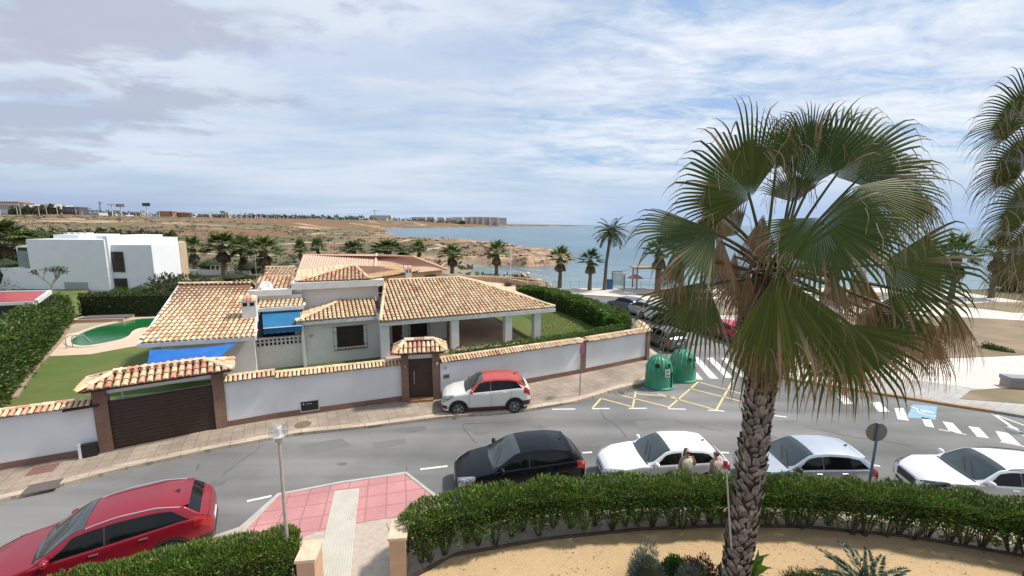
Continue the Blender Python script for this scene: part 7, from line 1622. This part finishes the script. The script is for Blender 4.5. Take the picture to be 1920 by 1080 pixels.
# ================================================================== FAR TOWN
def zat(x, y):
    i = np.clip(np.searchsorted(ay, y), 1, len(ay) - 1); j = np.clip(np.searchsorted(ax, x), 1, len(ax) - 1); return float(Z[i, j])
concr = mat('far_concrete', (.70, .64, .57), (.64, .59, .53), .02, .9); farw = mat('far_window', (.22, .23, .25), None, rough=.4); farwhite = mat('far_white', (.60, .58, .55), (.52, .5, .47), .05, .9); fart = mat('far_tile', (.40, .20, .12), (.34, .17, .1), .1, .9)
def block(label, pxa, pxb, pyt, pyb, Y, m, floors, bays, group, dep=20, slabs=False, cat='apartment block', roof=None):
    a, b_ = D(pxa, pyb, Y), D(pxb, pyt, Y); t = thing('apartment_block' if floors > 3 else 'town_house', label, cat, (a.x, Y, min(a.z, 10)), rad(32) if floors > 3 else 0, group); w_ = (b_.x - a.x) * (1.08 if floors > 3 else 1); H = b_.z - min(a.z, 10); z0 = -12
    MB().box(0, w_, 0, dep, z0, H).build('wall', m, t); fh = H / floors; bw = w_ / bays
    for k in range(bays):
        if floors > 3: MB().box(k * bw + bw * .22, k * bw + bw * .78, -.25, -.05, fh * .4, H - fh * .3).build('window_bay', farw, t)
        else:
            for f in range(floors): MB().box(k * bw + bw * .25, k * bw + bw * .75, -.25, -.05, f * fh + fh * .25, f * fh + fh * .75).build('window', farw, t)
    if slabs:
        mb = MB()
        for k in range(bays + 1): mb.box(k * bw - bw * .06, k * bw + bw * .06, -1.2, 0, 0, H)
        mb.box(-.5, w_ + .5, -1.4, dep, H, H + H * .02); mb.build('fins', m, t)
    if roof: mb = MB(); mb.box(-.8, w_ + .8, -.8, dep + .8, H, H + fh * .12); mb.build('roof', roof, t)
GA = 'apartment blocks on the headland'
for i, (xa, xb, yt) in enumerate(((874, 886, 407.5), (886, 897, 407), (897, 904, 407), (907, 921, 407.3), (921, 936, 407.6), (936, 951, 408.6))):
    block(('leftmost of the tall headland apartment blocks', 'second tall headland apartment block from the left', 'third tall headland apartment block from the left, narrow', 'fourth tall headland apartment block, just right of the gap', 'fifth tall headland apartment block', 'rightmost tall headland apartment block nearest the sea')[i], xa, xb - .4, yt, 422.5, 2050 - i * 12, concr, 11, 7, GA, 25, True)
block('lower apartment block left of the tall headland row', 853, 867, 407.5, 421.5, 2100, concr, 9, 6, GA, 25, True); block('pale low blocks left of the headland row', 840, 851, 407.8, 420, 2150, farwhite, 7, 6, GA, 25)
GT = 'houses of the far town on the skyline'
tl_ = [(0, 34, 380, 391, 560, farwhite, fart, 'long low house with orange tiled roof at the left end of the skyline'), (34, 44, 382, 389, 562, farwhite, fart, 'orange roofed house second from the left on the skyline'), (45, 58, 383, 390, 600, farwhite, None, 'white house third from the left on the skyline'), (60, 70, 384, 389, 640, farwhite, None, 'small white house above the dark trees on the skyline'),
      (78, 100, 383, 388, 640, farwhite, None, 'broad white house above the dark trees on the skyline'), (108, 122, 385, 391, 660, farwhite, None, 'white house right of the dark trees on the skyline'), (118, 146, 388, 401, 520, mat('far_dark_building', (.07, .075, .085), (.1, .1, .11), .1, .6), None, 'dark grey low building behind the lamp masts'),
      (160, 186, 399, 405, 560, farwhite, None, 'long white shed behind the lamp masts'), (200, 215, 396, 401, 700, farwhite, None, 'small pale house left of the wide billboard'), (222, 236, 403, 407, 560, farwhite, None, 'tiny white block under the wide billboard'), (245, 262, 397, 404, 800, farwhite, None, 'pale house left of the dark billboard'),
      (300, 322, 397, 406, 800, fart, fart, 'reddish terrace of houses right of the dark billboard'), (323, 350, 399, 406, 820, fart, fart, 'second reddish terrace on the skyline'), (352, 360, 401, 408, 780, farwhite, None, 'bright white house in the middle of the skyline'), (372, 392, 401, 407, 900, farwhite, None, 'pale houses right of the bright white one'), (398, 412, 401, 408, 900, farwhite, None, 'small pale skyline house before the tree line'),
      (415, 428, 398, 410, 900, farwhite, None, 'cube shaped skyline house beside the far billboard'), (466, 476, 400, 410, 1000, farwhite, None, 'pale tower house at the end of the lamp masts'), (694, 733, 403.5, 412, 1400, concr, None, 'long concrete shell of a building under construction'), (716, 725, 408.5, 416.5, 1300, farwhite, None, 'white cube before the concrete shell'),
      (772, 798, 407, 416, 1800, farwhite, None, 'stepped white terraces above the far shore, left'), (800, 814, 406.6, 415, 1850, farwhite, None, 'stepped white terraces above the far shore, middle'), (820, 832, 407.5, 416, 1850, farwhite, None, 'stepped white terraces above the far shore, right'), (775, 797, 417, 420, 1500, farwhite, None, 'long white shed low on the far shore')]
for xa, xb, yt, yb, Y, m_, rf_, lab in tl_: block(lab, xa, xb, yt, yb, Y, m_, 2, max(3, int((xb - xa) / 4)), GT, 12, cat='house', roof=rf_)
GP2 = 'white lamp masts along the far road'
mast = None; masts = [(34, 387, 409), (40, 388, 409), (75, 386, 409), (89, 386, 408), (109, 386, 408), (144, 390, 408), (155, 395, 408), (186, 392, 408), (201, 394, 408), (213, 393, 408), (256, 400, 410), (272, 398, 411), (300, 398, 412), (326, 401, 412), (361, 402, 413), (397, 402, 414), (424, 402, 414), (443, 402, 415), (453, 397, 415), (463, 401, 415), (472, 398, 415), (492, 403, 416), (515, 404, 417), (540, 404, 417)]
for i, (x, yt, yb) in enumerate(masts):
    Y = 470 + (x * .25); a = D(x, yb, Y); b_ = D(x, yt, Y); h_ = b_.z - a.z
    if mast is None:
        mb = MB(); mb.tube([(0, 0, -4), (0, 0, 10)], [.32, .22], 6); mb.box(-1.0, 1.0, -.2, .2, 10, 10.3); mast = tag(mb.build('lamp_mast', farwhite), 'tall white lamp mast beside the far road', 'lamp mast', GP2); o = mast
    else: o = mast.copy(); COL.objects.link(o)
    o.location = (a.x, Y, a.z); o.scale = (1, 1, h_ / 10)
def billboard(label, x, w_, yt, ym, yb, Y, m):
    a = D(x, yb, Y); b_ = D(x, ym, Y); c_ = D(x, yt, Y); ww_ = w_ / 800 * Y; t = thing('billboard', label, 'billboard', (a.x, Y, a.z)); MB().tube([(0, 0, -8), (0, 0, b_.z - a.z)], .5, 8).build('pole', farwhite, t); MB().box(-ww_ / 2, ww_ / 2, -.4, .4, b_.z - a.z, c_.z - a.z).build('panel', m, t)
billboard('wide grey billboard on a pole, third panel from the left', 228, 16, 382.5, 388, 406, 520, mat('bb_grey', (.20, .21, .22), (.35, .35, .35), .2)); billboard('dark billboard standing alone above the skyline', 277, 14, 380.5, 386.5, 408, 560, mat('bb_dark', (.06, .05, .06), (.1, .08, .08), .3)); billboard('pale pink billboard left of the wide grey one', 211, 14, 383, 384.5, 404, 540, mat('bb_pink', (.55, .42, .38))); billboard('small far billboard near the tree line', 418, 9, 395.5, 398.5, 408, 900, mat('bb_grey', (.2, .2, .2)))
def crane(label, x, yt, yb, Y, w_=14):
    a = D(x, yb, Y); b_ = D(x, yt, Y); h_ = b_.z - a.z; t = thing('crane', label, 'crane', (a.x, Y, a.z)); MB().box(-.8, .8, -.8, .8, -6, h_).build('mast', mat('crane_grey', (.3, .3, .33)), t); L_ = w_ / 800 * Y; MB().box(-L_ * .35, L_ * .65, -.4, .4, h_ * .86, h_ * .86 + .9).build('jib', mat('crane_grey', (.3, .3, .33)), t)
crane('thin crane above the left skyline', 190, 377.5, 402, 700, 10); crane('distant crane over the concrete shell', 703, 393, 410, 1500, 16)
# tree belts on the skyline: far woods that read as one mass each
def belt(name, pts, n, szpx, pal):
    P = []; S = []
    for i in range(n):
        k = R.randrange(len(pts) - 1); u = R.random(); a, b_ = pts[k], pts[k + 1]; x = a[0] + (b_[0] - a[0]) * u; yt = a[1] + (b_[1] - a[1]) * u; yb = a[2] + (b_[2] - a[2]) * u; Y = (a[3] + (b_[3] - a[3]) * u) * R.uniform(.97, 1.03)
        hmp = .75 + .5 * noise.noise(Vector((x * .11, 3, 1))) + .35 * noise.noise(Vector((x * .4, 7, 1))); y = yb + (yt - yb) * min(1.15, R.random() ** .8 * hmp * 1.15); P.append(tuple(D(x, y, Y))); S.append(szpx / 800 * Y * R.uniform(.6, 1.4))
    P = np.array(P); S = np.array(S); V, F, C = leaf_arrays(P, NR.normal(0, .7, P.shape) + [0, 0, .4], S, S * .8, pick(pal, len(P))); tag(np_obj(name, V, F, C, leafd), kind='stuff')
TB = [(.035, .05, .022), (.05, .065, .03), (.03, .04, .025), (.07, .075, .04)]
belt('far_trees', [(18, 390, 405, 520), (60, 386, 405, 520), (112, 387, 404, 520)], 2600, 3, TB); belt('far_trees', [(112, 389, 402, 600), (150, 391, 404, 620), (250, 397, 407, 680), (420, 402, 411, 800)], 1800, 2.4, TB)
belt('far_trees', [(418, 402, 412, 900), (520, 402, 412, 1000), (600, 404, 414, 1100), (690, 406, 416, 1200)], 3400, 2.2, TB); belt('far_trees', [(690, 409, 418, 1300), (770, 409, 419, 1500), (860, 413, 421, 1700), (872, 417, 421, 1800)], 2600, 1.8, TB)
belt('far_trees', [(-40, 428, 452, 130), (60, 432, 455, 120), (200, 431, 452, 125), (330, 436, 455, 130)], 3600, 5, [(.05, .07, .02), (.07, .095, .03), (.04, .055, .02), (.10, .11, .05)])
def zlerp(x, y):
    i = int(np.clip(np.searchsorted(ay, y), 1, len(ay) - 1)); j = int(np.clip(np.searchsorted(ax, x), 1, len(ax) - 1)); u = (x - ax[j - 1]) / (ax[j] - ax[j - 1]); v = (y - ay[i - 1]) / (ay[i] - ay[i - 1])
    return float((Z[i - 1, j - 1] * (1 - u) + Z[i - 1, j] * u) * (1 - v) + (Z[i, j - 1] * (1 - u) + Z[i, j] * u) * v)
pth = mat('dirt_track', (.50, .36, .25), (.42, .29, .195), .05, .95)
for pts, w_ in ((((-560, 420), (-420, 400), (-300, 405), (-180, 380), (-90, 400)), 5), (((-210, 190), (-150, 170), (-100, 175), (-62, 200), (-45, 250)), 3.2), (((-120, 120), (-80, 112), (-50, 118), (-30, 135), (-26, 160)), 2.2), (((-330, 260), (-250, 250), (-180, 270), (-120, 262)), 4), (((-62, 200), (-40, 185), (-22, 160)), 2.5)):
    pl = resamp(pts, 90); mb = MB(); A_1 = offs(pl, w_ / 2); B_1 = offs(pl, -w_ / 2); q_ = [(1 + .35 * noise.noise(Vector((i * .3, w_, 2)))) for i in range(len(pl))]
    ctr_ = [Vector(p) for p in pl]; La = [c_ + (Vector(a) - c_) * k for c_, a, k in zip(ctr_, A_1, q_)]; Lb = [c_ + (Vector(b_) - c_) * k for c_, b_, k in zip(ctr_, B_1, q_)]
    for i in range(len(pl) - 1):
        f = lambda p: (p.x, p.y, zlerp(p.x, p.y) + .12)
        mb.quad(f(Lb[i]), f(Lb[i + 1]), f(La[i + 1]), f(La[i]))
    struct(mb.build('path', pth))
